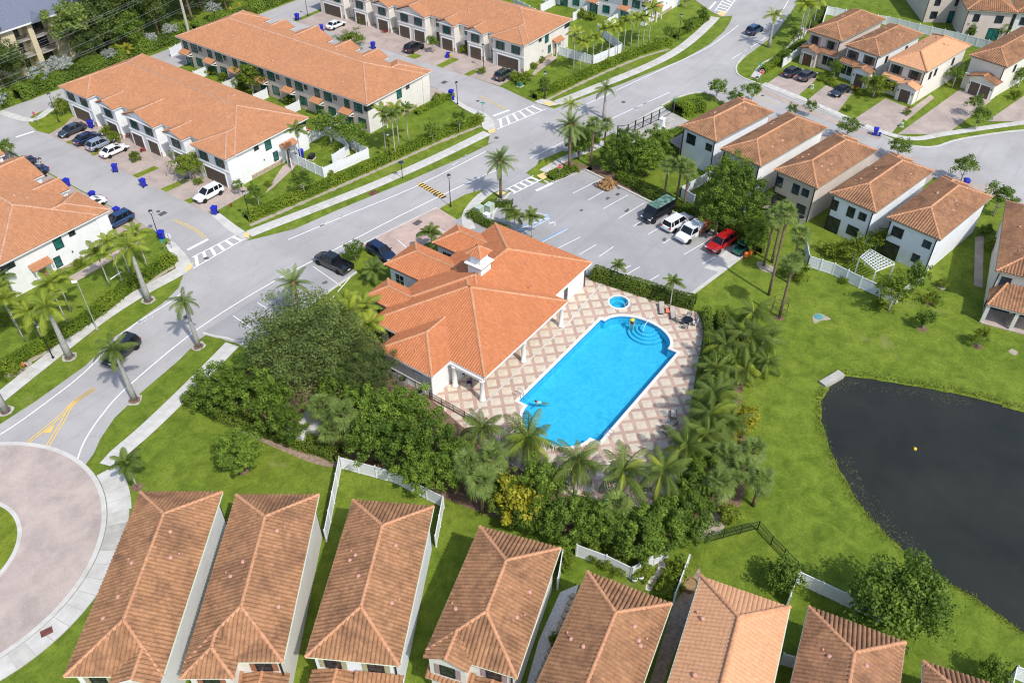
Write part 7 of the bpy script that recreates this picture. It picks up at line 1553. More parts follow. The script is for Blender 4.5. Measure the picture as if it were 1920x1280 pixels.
# ---------------------------------------------------------------- vehicles
def loft(st, ring_fn, caps=True):
    V = []; F = []
    for s in st: V += ring_fn(*s)
    n_ = len(V) // len(st)
    for i in range(len(st) - 1):
        for j in range(n_): F.append((i * n_ + j, i * n_ + (j + 1) % n_, (i + 1) * n_ + (j + 1) % n_, (i + 1) * n_ + j))
    if caps: F += [tuple(range(n_))[::-1], tuple(range((len(st) - 1) * n_, len(st) * n_))]
    return V, F
_wheel = None
def wheel_parts(r):
    key = ('wheel', r)
    if key not in _wc:
        ty = MB().lathe([(r * .62, -.11), (r * .93, -.12), (r, -.07), (r, .07), (r * .93, .12), (r * .62, .11)], 18, (0, 0, 0), 0, 'y').mesh(MAT['rubber'], True, 'tyre')
        rm = MB().lathe([(.03, -.1), (r * .6, -.105), (r * .63, -.06), (r * .63, .06), (r * .6, .105), (.03, .1)], 10, (0, 0, 0), 0, 'y').mesh(MAT['alloy'], False, 'rim')
        _wc[key] = (ty, rm)
    return _wc[key]
CARS = {'sedan': dict(L=4.65, W=.9, H=1.43, belt=.92, hood=.9, nose=.68, cab=(-1.75, -1.0, .35, 1.15), tail=.98, wb=(-1.38, 1.4), r=.33, tb=True), 'suv': dict(L=4.65, W=.93, H=1.7, belt=1.08, hood=1.06, nose=.85, cab=(-2.15, -1.8, .3, 1.1), tail=1.08, wb=(-1.38, 1.4), r=.37, tb=False),
        'cross': dict(L=4.5, W=.92, H=1.6, belt=1.02, hood=1.0, nose=.8, cab=(-2.05, -1.45, .3, 1.1), tail=1.03, wb=(-1.35, 1.35), r=.36, tb=False), 'bigsuv': dict(L=5.0, W=.98, H=1.82, belt=1.12, hood=1.12, nose=.95, cab=(-2.35, -2.1, .45, 1.15), tail=1.12, wb=(-1.5, 1.5), r=.4, tb=False),
        'pickup': dict(L=5.7, W=.99, H=1.88, belt=1.15, hood=1.15, nose=1.0, cab=(-.75, -.55, 1.0, 1.65), tail=1.12, wb=(-1.75, 1.85), r=.41, tb=False), 'van': dict(L=5.5, W=1.0, H=2.25, belt=1.25, hood=1.25, nose=1.0, cab=(-2.65, -2.6, 1.3, 2.05), tail=1.25, wb=(-1.7, 1.75), r=.38, tb=False)}
def car(kind, paint, c, head, label, name=None, cat=None, roofmat=None, hoodmat=None):
    C_ = CARS[kind]; L, W, H, bt = C_['L'], C_['W'], C_['H'], C_['belt']
    root = thing(name or {'sedan': 'sedan', 'suv': 'suv_car', 'cross': 'suv_car', 'bigsuv': 'suv_car', 'pickup': 'pickup_truck', 'van': 'van'}[kind], label, cat or ('pickup truck' if kind == 'pickup' else 'van' if kind == 'van' else 'car'), (c[0], c[1], .04), head, 'vehicles')
    pm = MAT['car_' + paint]
    xb, xr, xq, xw = C_['cab']
    key = ('car', kind)
    if key not in _wc:
        h = L / 2
        def rg(x, w, zl, zt): return [(x, w * .82, zl), (x, w * .99, zl + .14), (x, w * 1.0, zl + (zt - zl) * .55), (x, w * .96, zt - .07), (x, w * .78, zt), (x, -w * .78, zt), (x, -w * .96, zt - .07), (x, -w * 1.0, zl + (zt - zl) * .55), (x, -w * .99, zl + .14), (x, -w * .82, zl)]
        st = [(-h, W * .82, .48, C_['tail'] - .22), (-h + .06, W * .93, .36, C_['tail'] - .08), (-h + .3, W * .98, .3, C_['tail']), (min(xb + .1, -h + .5), W, .26, C_['tail']), (-.6, W, .24, bt), (.5, W, .24, bt), (xw + .02, W * .99, .25, C_['hood']), (h - .75, W * .97, .26, C_['hood'] - .03), (h - .3, W * .92, .28, C_['nose']), (h - .06, W * .82, .34, C_['nose'] - .1), (h, W * .7, .44, C_['nose'] - .2)]
        st = sorted(st, key=lambda q: q[0])
        V, F = loft(st, rg)
        if kind == 'pickup':
            body = MB()
            st2 = [s for s in st if s[0] >= -.75] ; st2 = [(-.78, W, .25, bt)] + st2; V, F = loft(st2, rg); body.add(V, F)
            body.box(-h, -W, .45, -.8, -W + .1, bt).box(-h, W - .1, .45, -.8, W, bt).box(-h, -W + .1, .45, -h + .08, W - .1, bt).box(-h + .08, -W + .1, .45, -.8, W - .1, .62)
            bm = body.mesh(pm, False, 'body')
        else: bm = MB().add(V, F).mesh(pm, True, 'body')
        wb_, wt = W * .86, W * .66 if kind != 'van' else W * .86
        z0, z1 = bt - .04, H - .05
        gl = MB().add([(xb, -wb_, z0), (xw, -wb_, z0), (xw, wb_, z0), (xb, wb_, z0), (xr, -wt, z1), (xq, -wt, z1), (xq, wt, z1), (xr, wt, z1)], [(0, 1, 5, 4), (1, 2, 6, 5), (2, 3, 7, 6), (3, 0, 4, 7)]).mesh(MAT['glass_car'], False, 'window')
        rf = MB().add([(xr - .06, -wt - .03, z1 - .03), (xq + .05, -wt - .03, z1 - .03), (xq + .05, wt + .03, z1 - .03), (xr - .06, wt + .03, z1 - .03), (xr + .1, -wt + .1, H), (xq - .12, -wt + .1, H), (xq - .12, wt - .1, H), (xr + .1, wt - .1, H)], [(4, 5, 6, 7), (0, 1, 5, 4), (1, 2, 6, 5), (2, 3, 7, 6), (3, 0, 4, 7), (3, 2, 1, 0)]).mesh(pm, False, 'car_roof')
        pl = MB()
        for s in (-1, 1):
            for (u, v) in (((xb, z0), (xr, z1)), ((xw, z0), (xq, z1)), ((xq * .35 + xr * .3 - .1, z0), (xq * .35 + xr * .3 - .15, z1))) + ((((xr + .45, z0), (xr + .4, z1)),) if kind in ('suv', 'bigsuv', 'van', 'cross') else ()): pl.bar((u[0], s * (wb_ + .005), u[1]), (v[0], s * (wt + .005), v[1]), .07, .1)
        pm_ = pl.mesh(pm, False, 'pillar')
        hl = MB().box(-.14, -.2, -.07, .06, .2, .07).mesh(MAT['lamp_clear'], False, 'headlight'); tl_ = MB().box(-.05, -.17, -.1, .12, .17, .1).mesh(MAT['lamp_red'], False, 'tail_light')
        mr = MB().box(-.06, -.1, -.06, .06, .1, .06).mesh(pm, False, 'mirror'); gr = MB().box(-.03, -W * .45, -.1, .04, W * .45, .1).mesh(MAT['rubber'], False, 'grille')
        pt = MB().box(-.02, -.2, -.06, .02, .2, .06).mesh(MAT['vinyl_white'], False, 'plate')
        _wc[key] = (bm, gl, rf, pm_, hl, tl_, mr, gr, pt)
    bm, gl, rf, pm_, hl, tl_, mr, gr, pt = _wc[key]
    def put(nm, me, loc=(0, 0, 0), mat=None, parent=root):
        o = link(nm, me, parent, loc)
        if mat:
            o.material_slots[0].link = 'OBJECT'; o.material_slots[0].material = mat
        return o
    b = put('body', bm, mat=pm)
    if kind != 'pickup':
        md = b.modifiers.new('subdivision', 'SUBSURF'); md.levels = 1; md.render_levels = 1
    put('window', gl); put('car_roof', rf, mat=MAT[roofmat] if roofmat else pm); put('pillar', pm_, mat=pm)
    for s in (-1, 1):
        put('headlight', hl, (L / 2 - .12, s * W * .66, C_['nose'] - .16)); put('tail_light', tl_, (-L / 2 + .06, s * W * .72, C_['tail'] - .2)); put('mirror', mr, (xw - .25, s * (W + .06), bt + .04), pm)
    put('grille', gr, (L / 2 - .03, 0, C_['nose'] - .28)); put('plate', pt, (-L / 2 - .01, 0, .72))
    ty, rm = wheel_parts(C_['r'])
    for x in C_['wb']:
        for s in (-1, 1):
            w_ = link('wheel', ty, root, (x, s * (W - .1), C_['r'])); link('rim', rm, w_)
    return root
HD = rad(-11.5)
car('sedan', 'darkgrey', (-0.52, 100.05), PI, 'dark grey sedan nose out on the drive nearest the stop sign corner'); car('sedan', 'navy', (-0.64, 95.57), 0, 'dark navy sedan parked beside the silver crossover'); car('cross', 'silver', (-0.59, 92.18), 0, 'silver crossover parked between navy and white sedans'); car('sedan', 'white', (-0.55, 88.58), 0, 'white sedan parked before the left terrace'); car('suv', 'white', (-0.31, 66.06), PI, 'white suv with dark sunroof at the last garage of left terrace')
car('sedan', 'navy', (-11.6, 96.4), PI, 'dark blue hatchback half hidden by the left edge roof'); car('sedan', 'blue', (-12.0, 92.4), PI, 'blue car only its roof showing above the left edge roof'); car('sedan', 'white', (-12.2, 77.4), PI, 'white car mostly hidden behind the left edge roof'); car('suv', 'blue', (-12.4, 70.6), PI, 'dark blue suv partly hidden by the royal palm fronds')
car('suv', 'black', (57.38, 76.72), 0, 'black suv parked before the cream garages at the top'); car('suv', 'green', (57.59, 55.32), 0, 'dark green suv parked by the double garage at top centre'); car('sedan', 'white', (56.90, 97.27), 0, 'white sedan on the drive at the top left of the cream terrace')
car('pickup', 'black', (-1.94, 39.14), PI / 2, 'black pickup truck in the road side parking bay'); car('suv', 'navy', (3.50, 35.67), -PI / 2 - .12, 'navy suv parked on the pink paver court'); car('bigsuv', 'black', (-28.59, 46.62), PI + .22, 'black suv driving below the dark royal palm'); car('suv', 'blue', (103.40, 27.27), -.12, 'blue suv driving on the upper road'); car('cross', 'darkgrey', (88.92, 13.46), HD, 'dark hatchback left of two before the first upper right house'); car('cross', 'grey', (88.91, 10.74), HD, 'grey crossover right of two before the first upper right house'); car('sedan', 'darkgrey', (86.40, 3.73), PI + HD, 'dark sedan on the second upper right drive')
car('van', 'black', (33.22, 10.67), PI + HD, 'dark van with pale green graphic roof in the parking lot', roofmat='van_roof')
car('bigsuv', 'white', (32.63, 7.34), HD, 'white pickup like suv beside the dark van'); car('bigsuv', 'red', (31.57, 0.22), PI + HD, 'bright red suv at the end of the parking row')
# flatbed work truck
ft = thing('flatbed_truck', 'white flatbed work truck loaded with tank and rusty rails', 'truck', (*(32.00, 4.40), .04), PI + HD)
MB().add(*loft([(1.0, 1.0, .5, 1.15), (2.0, 1.0, .5, 1.15), (2.7, .95, .5, 1.1), (3.1, .85, .55, .95)], lambda x, w, a, b: [(x, w, a), (x, w, b - .1), (x, w * .85, b), (x, -w * .85, b), (x, -w, b - .1), (x, -w, a)])).box(.3, -1.0, .5, 1.95, 1.0, 1.2).obj('body', MAT['car_white'], ft)
MB().add([(.35, -.95, 1.2), (1.95, -.95, 1.2), (1.95, .95, 1.2), (.35, .95, 1.2), (.4, -.82, 1.95), (1.45, -.82, 1.95), (1.45, .82, 1.95), (.4, .82, 1.95)], [(0, 1, 5, 4), (1, 2, 6, 5), (2, 3, 7, 6), (3, 0, 4, 7)]).obj('window', MAT['glass_car'], ft); MB().box(.33, -.86, 1.95, 1.5, .86, 2.05).bar((.38, -.93, 1.2), (.42, -.84, 1.96), .12, .1).bar((.38, .93, 1.2), (.42, .84, 1.96), .12, .1).bar((1.93, -.93, 1.2), (1.47, -.84, 1.96), .08, .1).bar((1.93, .93, 1.2), (1.47, .84, 1.96), .08, .1).obj('car_roof', MAT['car_white'], ft)
MB().box(-3.2, -1.1, .75, .25, 1.1, .9).box(-3.2, -1.1, .9, .25, -1.03, 1.4).box(-3.2, 1.03, .9, .25, 1.1, 1.4).obj('bed', MAT['rust'], ft); rl = MB()
for x in (-3.15, -1.9, -.6): rl.bar((x, -1.08, .9), (x, -1.08, 1.85), .07, .07).bar((x, 1.08, .9), (x, 1.08, 1.85), .07, .07)
rl.bar((-3.15, -1.08, 1.85), (-.6, -1.08, 1.85), .06, .06).bar((-3.15, 1.08, 1.85), (-.6, 1.08, 1.85), .06, .06).bar((-3.15, -1.08, 1.85), (-3.15, 1.08, 1.85), .06, .06).bar((-1.9, -1.08, 1.85), (-1.9, 1.08, 1.85), .06, .06).obj('rail', MAT['rust'], ft); MB().box(-1.2, -.85, .92, .1, .85, 1.85).obj('tank', MAT['wall_cool'], ft); MB().box(-2.9, -.7, .92, -1.4, .5, 1.3).obj('cargo', MAT['orange_plastic'], ft)
ty, rm = wheel_parts(.42)
for x in (-1.9, 2.2):
    for s in (-1, 1): w_ = link('wheel', ty, ft, (x, s * .95, .42)); link('rim', rm, w_)
for s in (-1, 1): MB().box(3.05, s * .6 - .15, .75, 3.14, s * .6 + .15, .92).obj('headlight', MAT['lamp_clear'], ft)
cart = thing('utility_cart', 'small green utility cart with orange fuel drums under the tree', 'cart', (*(31.90, -2.56), .04), PI + HD)
MB().box(-1.1, -.6, .35, 1.1, .6, .75).box(-.3, -.6, .75, 1.1, -.5, 1.0).box(-.3, .5, .75, 1.1, .6, 1.0).obj('body', MAT['car_teal'], cart); MB().box(-1.0, -.6, 1.5, .3, .6, 1.58).obj('canopy', MAT['car_teal'], cart); _m = MB()
for x, y in ((-.95, -.55), (-.95, .55), (.25, -.55), (.25, .55)): _m.bar((x, y, .7), (x, y, 1.5), .05, .05)
_m.obj('canopy_post', MAT['metal_black'], cart); MB().box(-.6, -.5, .75, -.3, .5, 1.1).box(-.3, -.5, .75, .2, .5, .85).obj('seat', MAT['rubber'], cart); ty, rm = wheel_parts(.28)
for x in (-.75, .8):
    for s in (-1, 1): w_ = link('wheel', ty, cart, (x, s * .58, .28)); link('rim', rm, w_)
for i, c in enumerate(((31.41, -3.54), (32.31, -3.75))): tag(MB().lathe([(.28, 0), (.3, .1), (.28, .35), (.3, .6), (.26, .75), (.05, .78)], 12).obj('drum', MAT['orange_plastic'], None, True, (*c, .04)), ('front', 'rear')[i] + ' orange plastic drum beside the green cart', 'drum')
# ---------------------------------------------------------------- bins, lamps, signs
def bin_(c, rz, label, lying=False, mat='plastic_blue', s=1.0):
    t = thing('wheelie_bin', label, 'bin', (*c, .05), rz, 'wheelie bins'); t.scale = (s,) * 3
    if lying: t.rotation_euler = (rad(88), 0, rz); t.location.z = .35
    if ('bin', mat) not in _wc:
        _wc[('bin', mat)] = (MB().add([(-.24, -.22, .06), (.24, -.22, .06), (.24, .22, .06), (-.24, .22, .06), (-.32, -.3, 1.0), (.32, -.3, 1.0), (.32, .3, 1.0), (-.32, .3, 1.0)], [(3, 2, 1, 0), (0, 1, 5, 4), (1, 2, 6, 5), (2, 3, 7, 6), (3, 0, 4, 7), (4, 5, 6, 7)]).box(-.34, -.33, .94, .34, .33, 1.0).mesh(MAT[mat], name='body'), MB().add([(-.36, -.36, 1.01), (.38, -.36, 1.01), (.38, .36, 1.01), (-.36, .36, 1.01), (-.3, -.3, 1.12), (.2, -.3, 1.1), (.2, .3, 1.1), (-.3, .3, 1.12)], [(3, 2, 1, 0), (0, 1, 5, 4), (1, 2, 6, 5), (2, 3, 7, 6), (3, 0, 4, 7), (4, 5, 6, 7)]).mesh(MAT[mat], name='lid'), MB().tube([(-.42, -.25, .98), (-.42, .25, .98)], .03, 6).mesh(MAT[mat], name='handle'), MB().lathe([(.12, -.04), (.12, .04)], 12, (0, 0, 0), 0, 'y').mesh(MAT['rubber'], name='wheel'))
    a, b, h_, w_ = _wc[('bin', mat)]
    link('body', a, t); link('lid', b, t); link('handle', h_, t)
    for s_ in (-1, 1): link('wheel', w_, t, (-.26, s_ * .3, .12))
for i, (c, lb) in enumerate((((2.36, 99.21), 'blue bin by the far garage of the left terrace'), ((-3.84, 83.55), 'blue bin at the street edge behind the white sedan'), ((-4.07, 76.39), 'blue bin at the street edge by the grass strip in front of leafy tree'), ((-2.80, 61.72), 'blue bin on the corner walk below the white suv'), ((-10.65, 85.56), 'blue bin under a bush on the left side of the street'), ((-10.54, 79.30), 'blue bin beside the hidden white car'), ((-11.02, 72.69), 'blue bin above the blue suv near left edge roof'), ((-11.03, 62.68), 'blue bin beside the street name sign at left corner'),
        ((45.84, 58.23), 'blue bin on the corner walk of middle street'), ((55.18, 106.62), 'blue bin at the top left kerb of middle street'), ((54.06, 98.35), 'blue bin beside the white sedan at the top'), ((53.35, 83.68), 'blue bin behind the bushy tree in middle street'), ((74.81, -6.28), 'blue bin on the kerb of the court street'), ((66.79, -22.27), 'blue bin on the turning circle behind the dark roof'), ((15.77, 63.79), 'blue bin in the white fenced yard'))): bin_(c, rnd.uniform(0, 6), lb, s=1.15)
bin_((58.10, 69.23), 2.0, 'blue bin lying on its side on the top centre drive', True, s=1.15); bin_((45.08, 57.14), .4, 'low blue recycling box next to the corner bin', False, s=.6); bin_((74.85, -6.96), .4, 'small blue recycling box next to the court bin', s=.6); bin_((-10.82, 71.48), .4, 'small yellow and blue recycling box near the left edge roof', False, 'plastic_yellow', .6); bin_((58.90, 68.97), .4, 'small yellow recycling box by the fallen bin', False, 'plastic_yellow', .6)
def lamp(c, h, label, grey=False):
    t = thing('street_lamp', label, 'street lamp', (*c, 0), 0, 'street lamps'); m_ = MAT['metal_black'] if not grey else MAT['bark_grey']
    MB().lathe([(.17, 0), (.17, .1), (.12, .25), (.07, .35), (.055, h * .6), (.045, h)], 8).obj('pole', m_, t)
    if grey: MB().bar((0, 0, h - .05), (-.5, .2, h + .1), .3, .18).obj('lamp_head', MAT['vinyl_white'], t); return
    MB().lathe([(.06, h), (.24, h + .06), (.26, h + .1)], 8).obj('lamp_collar', m_, t); MB().lathe([(.2, h + .1), (.22, h + .38)], 8).obj('lantern', MAT['lamp_clear'], t); MB().lathe([(.3, h + .38), (.22, h + .48), (.05, h + .6)], 8).obj('lamp_cap', m_, t)
lamp((0.42, 105.50), 4.6, 'black street lamp on the stop sign corner at left'); lamp((18.30, 35.96), 4.7, 'black street lamp on the verge by the speed hump'); lamp((-1.08, 56.28), 4.4, 'black street lamp in the hedge by the left crosswalk'); lamp((-33.55, 52.72), 4.6, 'black street lamp on the walk by the tall royal palm'); lamp((-27.55, 53.15), 7.2, 'grey concrete street light pole on the left walk', True); lamp((54.80, 44.63), 4.4, 'black street lamp with dark tree at the middle crosswalk'); lamp((-10.88, 90.92), 2.6, 'black street lamp beside the blue car at left'); lamp((-10.88, 63.81), 3.6, 'black street lamp beside the blue bin at the left corner'); lamp((44.23, 55.51), 3.6, 'black street lamp beside the corner bin of middle street'); lamp((58.70, 60.93), 4.0, 'black street lamp before the cream garages'); lamp((22.84, 51.66), 4.4, 'black street lamp in the hedge below the beige terrace palms'); lamp((91.74, 38.02), 4.4, 'black street lamp in the hedge near the top crosswalk'); lamp((58.07, 106.65), 3.6, 'black street lamp at the top left of middle street'); lamp((-12.78, -12.93), 2.6, 'dark deck lamp post in front of the coconut palms'); lamp((76.89, 15.58), 3.0, 'dark lamp post at the court entrance trees')
sp = thing('solar_light', 'dark solar panel light on a thin post in the verge', 'solar light', (*(20.09, 46.70), 0)); MB().tube([(0, 0, 0), (0, 0, 2.6)], .05, 8).obj('post', MAT['metal_black'], sp); MB().bar((-.35, .1, 2.75), (.35, -.1, 2.75), .7, .06).obj('panel', MAT['glass_blue'], sp)
def text(root, s, size, loc, rot, mat, name='lettering'):
    cu = bpy.data.curves.new(name, 'FONT'); cu.body = s; cu.size = size; cu.align_x = 'CENTER'; cu.align_y = 'CENTER'; cu.extrude = .003; cu.materials.append(mat)
    tmp = bpy.data.objects.new(name, cu); col.objects.link(tmp); bpy.context.view_layer.update()
    me = bpy.data.meshes.new_from_object(tmp); bpy.data.objects.remove(tmp); link(name, me, root, loc, rot)
def stop(c, rz, label, h=2.0):
    t = thing('stop_sign', label, 'stop sign', (*c, 0), rz, 'stop signs'); MB().tube([(0, .03, 0), (0, .03, h + .35)], .035, 6).obj('post', MAT['metal_grey'], t)
    oc = lambda r, y: [(r * math.cos(PI / 8 + k * PI / 4), y, h + r * math.sin(PI / 8 + k * PI / 4)) for k in range(8)]
    MB().add(oc(.42, 0) + oc(.42, -.02), [tuple(range(8))[::-1], tuple(range(8, 16))] + [(i, (i + 1) % 8, 8 + (i + 1) % 8, 8 + i) for i in range(8)]).obj('border', MAT['vinyl_white'], t)
    MB().add(oc(.38, -.026), [tuple(range(8))]).obj('face', MAT['sign_red'], t); text(t, 'STOP', .28, (0, -.032, h), (PI / 2, 0, 0), MAT['vinyl_white'])
stop((-2.15, 107.44), rad(-70), 'red stop sign on the corner island at the upper left'); stop((33.96, 27.65), rad(-62), 'red stop sign in the low planting at the parking entrance'); stop((82.59, 16.89), rad(-60), 'red stop sign at the court street corner'); stop((-11.70, 59.73), rad(120), 'stop sign seen from behind at the left street corner')
def blade(c, label, h=2.3, rz=0.0):
    t = thing('street_name_sign', label, 'street sign', (*c, 0), rz, 'street signs'); MB().tube([(0, 0, 0), (0, 0, h)], .035, 6).obj('post', MAT['metal_grey'], t); MB().box(-.45, -.015, h, .45, .015, h + .2).obj('blade', MAT['sign_green'], t); MB().box(-.015, -.4, h + .22, .015, .4, h + .42).obj('blade', MAT['sign_green'], t)
blade((-12.94, 59.34), 'green street name sign by the left hedge end', 1.9, .5); blade((43.62, 49.50), 'green street name sign at the middle street corner', 1.9, .4); blade((62.80, 23.74), 'pale green sign at the end of the gate', 2.2, .2); blade((83.41, 17.66), 'green street name sign behind the court stop sign', 2.6, .3)
for c, lb in (((47.0, 117.0), 'left'), ((49.5, 117.2), 'right')):
    t = thing('warning_sign', lb + ' yellow diamond road sign at the top hedge', 'road sign', c); MB().tube([(0, 0, 0), (0, 0, 2.6)], .035, 6).obj('post', MAT['metal_grey'], t); MB().add([(.02, -.5, 2.6), (.02, 0, 2.1), (.02, .5, 2.6), (.02, 0, 3.1), (-.02, -.5, 2.6), (-.02, 0, 2.1), (-.02, .5, 2.6), (-.02, 0, 3.1)], [(0, 1, 2, 3), (7, 6, 5, 4), (0, 4, 5, 1), (1, 5, 6, 2), (2, 6, 7, 3), (3, 7, 4, 0)]).obj('face', MAT['plastic_yellow'], t)
rs_ = thing('yard_sign', 'small red and white yard sign on the grass by the corner', 'sign', (*(-0.17, 61.42), 0)); MB().bar((0, -.2, .35), (0, .2, .35), .03, .5).obj('face', MAT['sign_red'], rs_); MB().box(-.01, -.18, 0, .01, -.16, .3).box(-.01, .16, 0, .01, .18, .3).obj('leg', MAT['metal_grey'], rs_)
up_ = thing('utility_pole', 'tall pale concrete utility pole behind the terraces', 'utility pole', (35.4, 115.8, 0)); MB().tube([(0, 0, 0), (0, 0, 13.5)], [.3, .2], 8).obj('pole', MAT['bark_pale'], up_); MB().bar((0, -1.3, 12.4), (0, 1.3, 12.4), .14, .16).obj('crossarm', MAT['wood_grey'], up_); MB().lathe([(.28, 0), (.28, .8), (.1, .9)], 10, (.4, 0, 9.2)).obj('transformer', MAT['metal_grey'], up_)
for i, (z0, z1, yy) in enumerate(((10.0, 11.6, 115.0), (9.4, 11.2, 115.4), (8.6, 10.6, 115.8), (6.2, 8.4, 115.8), (5.2, 6.4, 115.8), (4.8, 6.0, 115.8))):
    pts = [(-25 + 60.4 * k / 12, yy, z0 - (z1 - z0) * .7 + ((z1 - z0) * 1.7) * k / 12 - .7 * math.sin(PI * k / 12)) for k in range(13)]; pts += [(35.4 + 55 * k / 8, yy, z1 - .8 * math.sin(PI * k / 8)) for k in range(1, 9)]
    tag(MB().tube(pts, .013, 4).obj('power_line', MAT['metal_grey']), ('highest', 'second highest', 'third highest', 'fourth highest', 'fifth highest', 'lowest')[i] + ' power line strung from the utility pole to the left', 'power line', 'power lines')
# ---------------------------------------------------------------- pool furniture, people and small things
def lounger(c, rz, label, back=.5):
    t = thing('sun_lounger', label, 'sun lounger', (*c, .06), rz, 'sun loungers on the deck'); f = MB()
    for s in (-.3, .3): f.bar((-.95, s, .34), (.35, s, .34), .05, .05).bar((.35, s, .34), (.35 + .7 * math.cos(back), s, .34 + .7 * math.sin(back)), .05, .05)
    f.bar((-.95, -.3, .34), (-.95, .3, .34), .05, .05).obj('frame', MAT['trim_brown'], t)
    for x in (-.8, .5):
        for s in (-.28, .28): MB().bar((x, s, 0), (x, s, .34), .05, .05).obj('leg', MAT['trim_brown'], t)
    MB().box(-.93, -.28, .34, .35, .28, .37).obj('seat', MAT['sling'], t); MB().bar((.35, 0, .36), (.35 + .7 * math.cos(back), 0, .36 + .7 * math.sin(back)), .56, .03).obj('backrest', MAT['sling'], t)
lounger((14.94, 0.06), .55, 'taupe sun lounger left of the orange towel'); lounger((14.91, -1.49), .6, 'taupe sun lounger right of the orange towel'); lounger((-1.62, -9.95), 2.9, 'taupe sun lounger near the right deck palm, upper'); lounger((-0.39, -9.68), 3.6, 'dark lounger with raised back at the right deck edge', 1.1); lounger((-2.53, -10.25), 2.7, 'dark lounger half under the right palm fronds', .8); lounger((-14.08, -4.99), 1.2, 'grey lounger under the second coconut palm'); lounger((-10.48, -11.69), 2.2, 'grey lounger under the fourth coconut palm')
tag(MB().bar((-.5, 0, .3), (.5, 0, .3), .5, .04).box(-.35, -.2, .0, .35, .2, .28).obj('towel_stool', MAT['cloth_orange'], None, loc=(*(15.21, -0.67), .06), rot=(0, 0, .5)), 'orange towel spread over a stool between two loungers', 'towel')
tb_ = thing('patio_table', 'round dark glass patio table on the deck corner', 'table', (*(14.49, -3.65), .06)); MB().lathe([(.62, .7), (.64, .72), (.62, .74)], 20).obj('table_top', MAT['glass_car'], tb_); MB().lathe([(.3, 0), (.28, .04), (.05, .08), (.05, .7)], 10).obj('pedestal', MAT['metal_black'], tb_)
def chair(c, rz, label, mat='metal_black', seat='sling'):
    t = thing('patio_chair', label, 'chair', (*c, .06), rz, 'patio chairs')
    for x in (-.25, .25):
        for y in (-.25, .25): MB().bar((x, y, 0), (x, y, .45 if x > 0 else .9), .04, .04).obj('leg', MAT[mat], t)
    MB().box(-.26, -.26, .42, .28, .26, .46).obj('seat', MAT[seat], t); MB().box(-.28, -.26, .5, -.24, .26, .95).obj('backrest', MAT[seat], t); MB().bar((-.25, -.27, .65), (.25, -.27, .62), .04, .04).bar((-.25, .27, .65), (.25, .27, .62), .04, .04).obj('armrest', MAT[mat], t)
_tc = Vector((14.49, -3.65))
for i, (a, lb) in enumerate(((.3, 'black patio chair behind the glass table'), (1.9, 'black patio chair left of the glass table'), (3.4, 'black patio chair in front of the glass table'), (5.0, 'white backed patio chair right of the glass table'))): chair((_tc.x + .95 * math.cos(a), _tc.y + .95 * math.sin(a)), a + PI, lb, 'metal_black', 'sling' if i < 3 else 'vinyl_white')
chair((-9.03, 11.06), 2.2, 'dark purple folding chair under the clubhouse porch', 'metal_black', 'cloth_purple'); chair((-8.44, 12.59), 2.6, 'dark brown chair deep under the clubhouse porch', 'trim_brown', 'trim_brown')
def rail(c, rz, label, w=.5):
    t = thing('pool_handrail', label, 'handrail', (*c, .06), rz, 'pool handrails')
    for s in (-w / 2, w / 2): MB().tube([(-.45, s, 0), (-.45, s, .7), (-.35, s, .85), (.1, s, .85), (.3, s, .5), (.32, s, -.6)], .03, 6).obj('rail', MAT['chrome'], t)
rail((-7.2, 5.5), -PI / 2, 'pool ladder handrails at the left near corner'); rail((-6.6, -5.4), PI / 2, 'pool ladder handrails at the front right corner'); rail((13.0, 3.7), 2.0, 'handrail of the round spa', .3)
hr = thing('step_handrail', 'long white handrail over the curved pool steps', 'handrail', (11.6, .1, 0)); MB().tube([(.9, 0, 0), (.9, 0, .75), (.75, 0, .9), (-.9, .0, .55), (-1.1, 0, -.9)], .035, 6).obj('rail', MAT['vinyl_white'], hr)
def person(name_label, loc, rz, pose, shirt, sit=False):
    t = thing('person', name_label, 'person', loc, rz)
    J = {'pel': (0, 0, 0), 'ch': (.05, 0, .33), 'nk': (.07, 0, .5), 'hd': (.1, 0, .62), 'ht': (.12, 0, .76), 'ls': (.06, .18, .45), 'rs': (.06, -.18, .45), 'le': (.25, .3, .22), 're': (.3, -.28, .24), 'lh': (.48, .22, .2), 'rh': (.52, -.18, .22), 'lk': (.42, .12, -.08), 'rk': (.42, -.12, -.08), 'lf': (.45, .13, -.5), 'rf': (.45, -.13, -.5), 'lt': (.62, .14, -.54), 'rt': (.62, -.14, -.54)}
    E_ = [('pel', 'ch'), ('ch', 'nk'), ('nk', 'hd'), ('hd', 'ht'), ('nk', 'ls'), ('nk', 'rs'), ('ls', 'le'), ('rs', 're'), ('le', 'lh'), ('re', 'rh'), ('pel', 'lk'), ('pel', 'rk'), ('lk', 'lf'), ('rk', 'rf'), ('lf', 'lt'), ('rf', 'rt')]
    R_ = {'pel': .15, 'ch': .15, 'nk': .06, 'hd': .1, 'ht': .085, 'ls': .07, 'rs': .07, 'le': .05, 're': .05, 'lh': .035, 'rh': .035, 'lk': .07, 'rk': .07, 'lf': .045, 'rf': .045, 'lt': .035, 'rt': .035}
    J.update(pose); ks = list(J); me = bpy.data.meshes.new('body'); me.from_pydata([J[k] for k in ks], [(ks.index(a), ks.index(b)) for a, b in E_], []); me.materials.append(MAT['skin'])
    o = link('body', me, t); md = o.modifiers.new('skin', 'SKIN'); md.use_smooth_shade = True
    for i, k in enumerate(ks): me.skin_vertices[0].data[i].radius = (R_[k], R_[k])
    me.skin_vertices[0].data[0].use_root = True; o.modifiers.new('sub', 'SUBSURF').levels = 1
    hx = Vector(J['hd']).lerp(Vector(J['ht']), .55)
    return t, hx, J
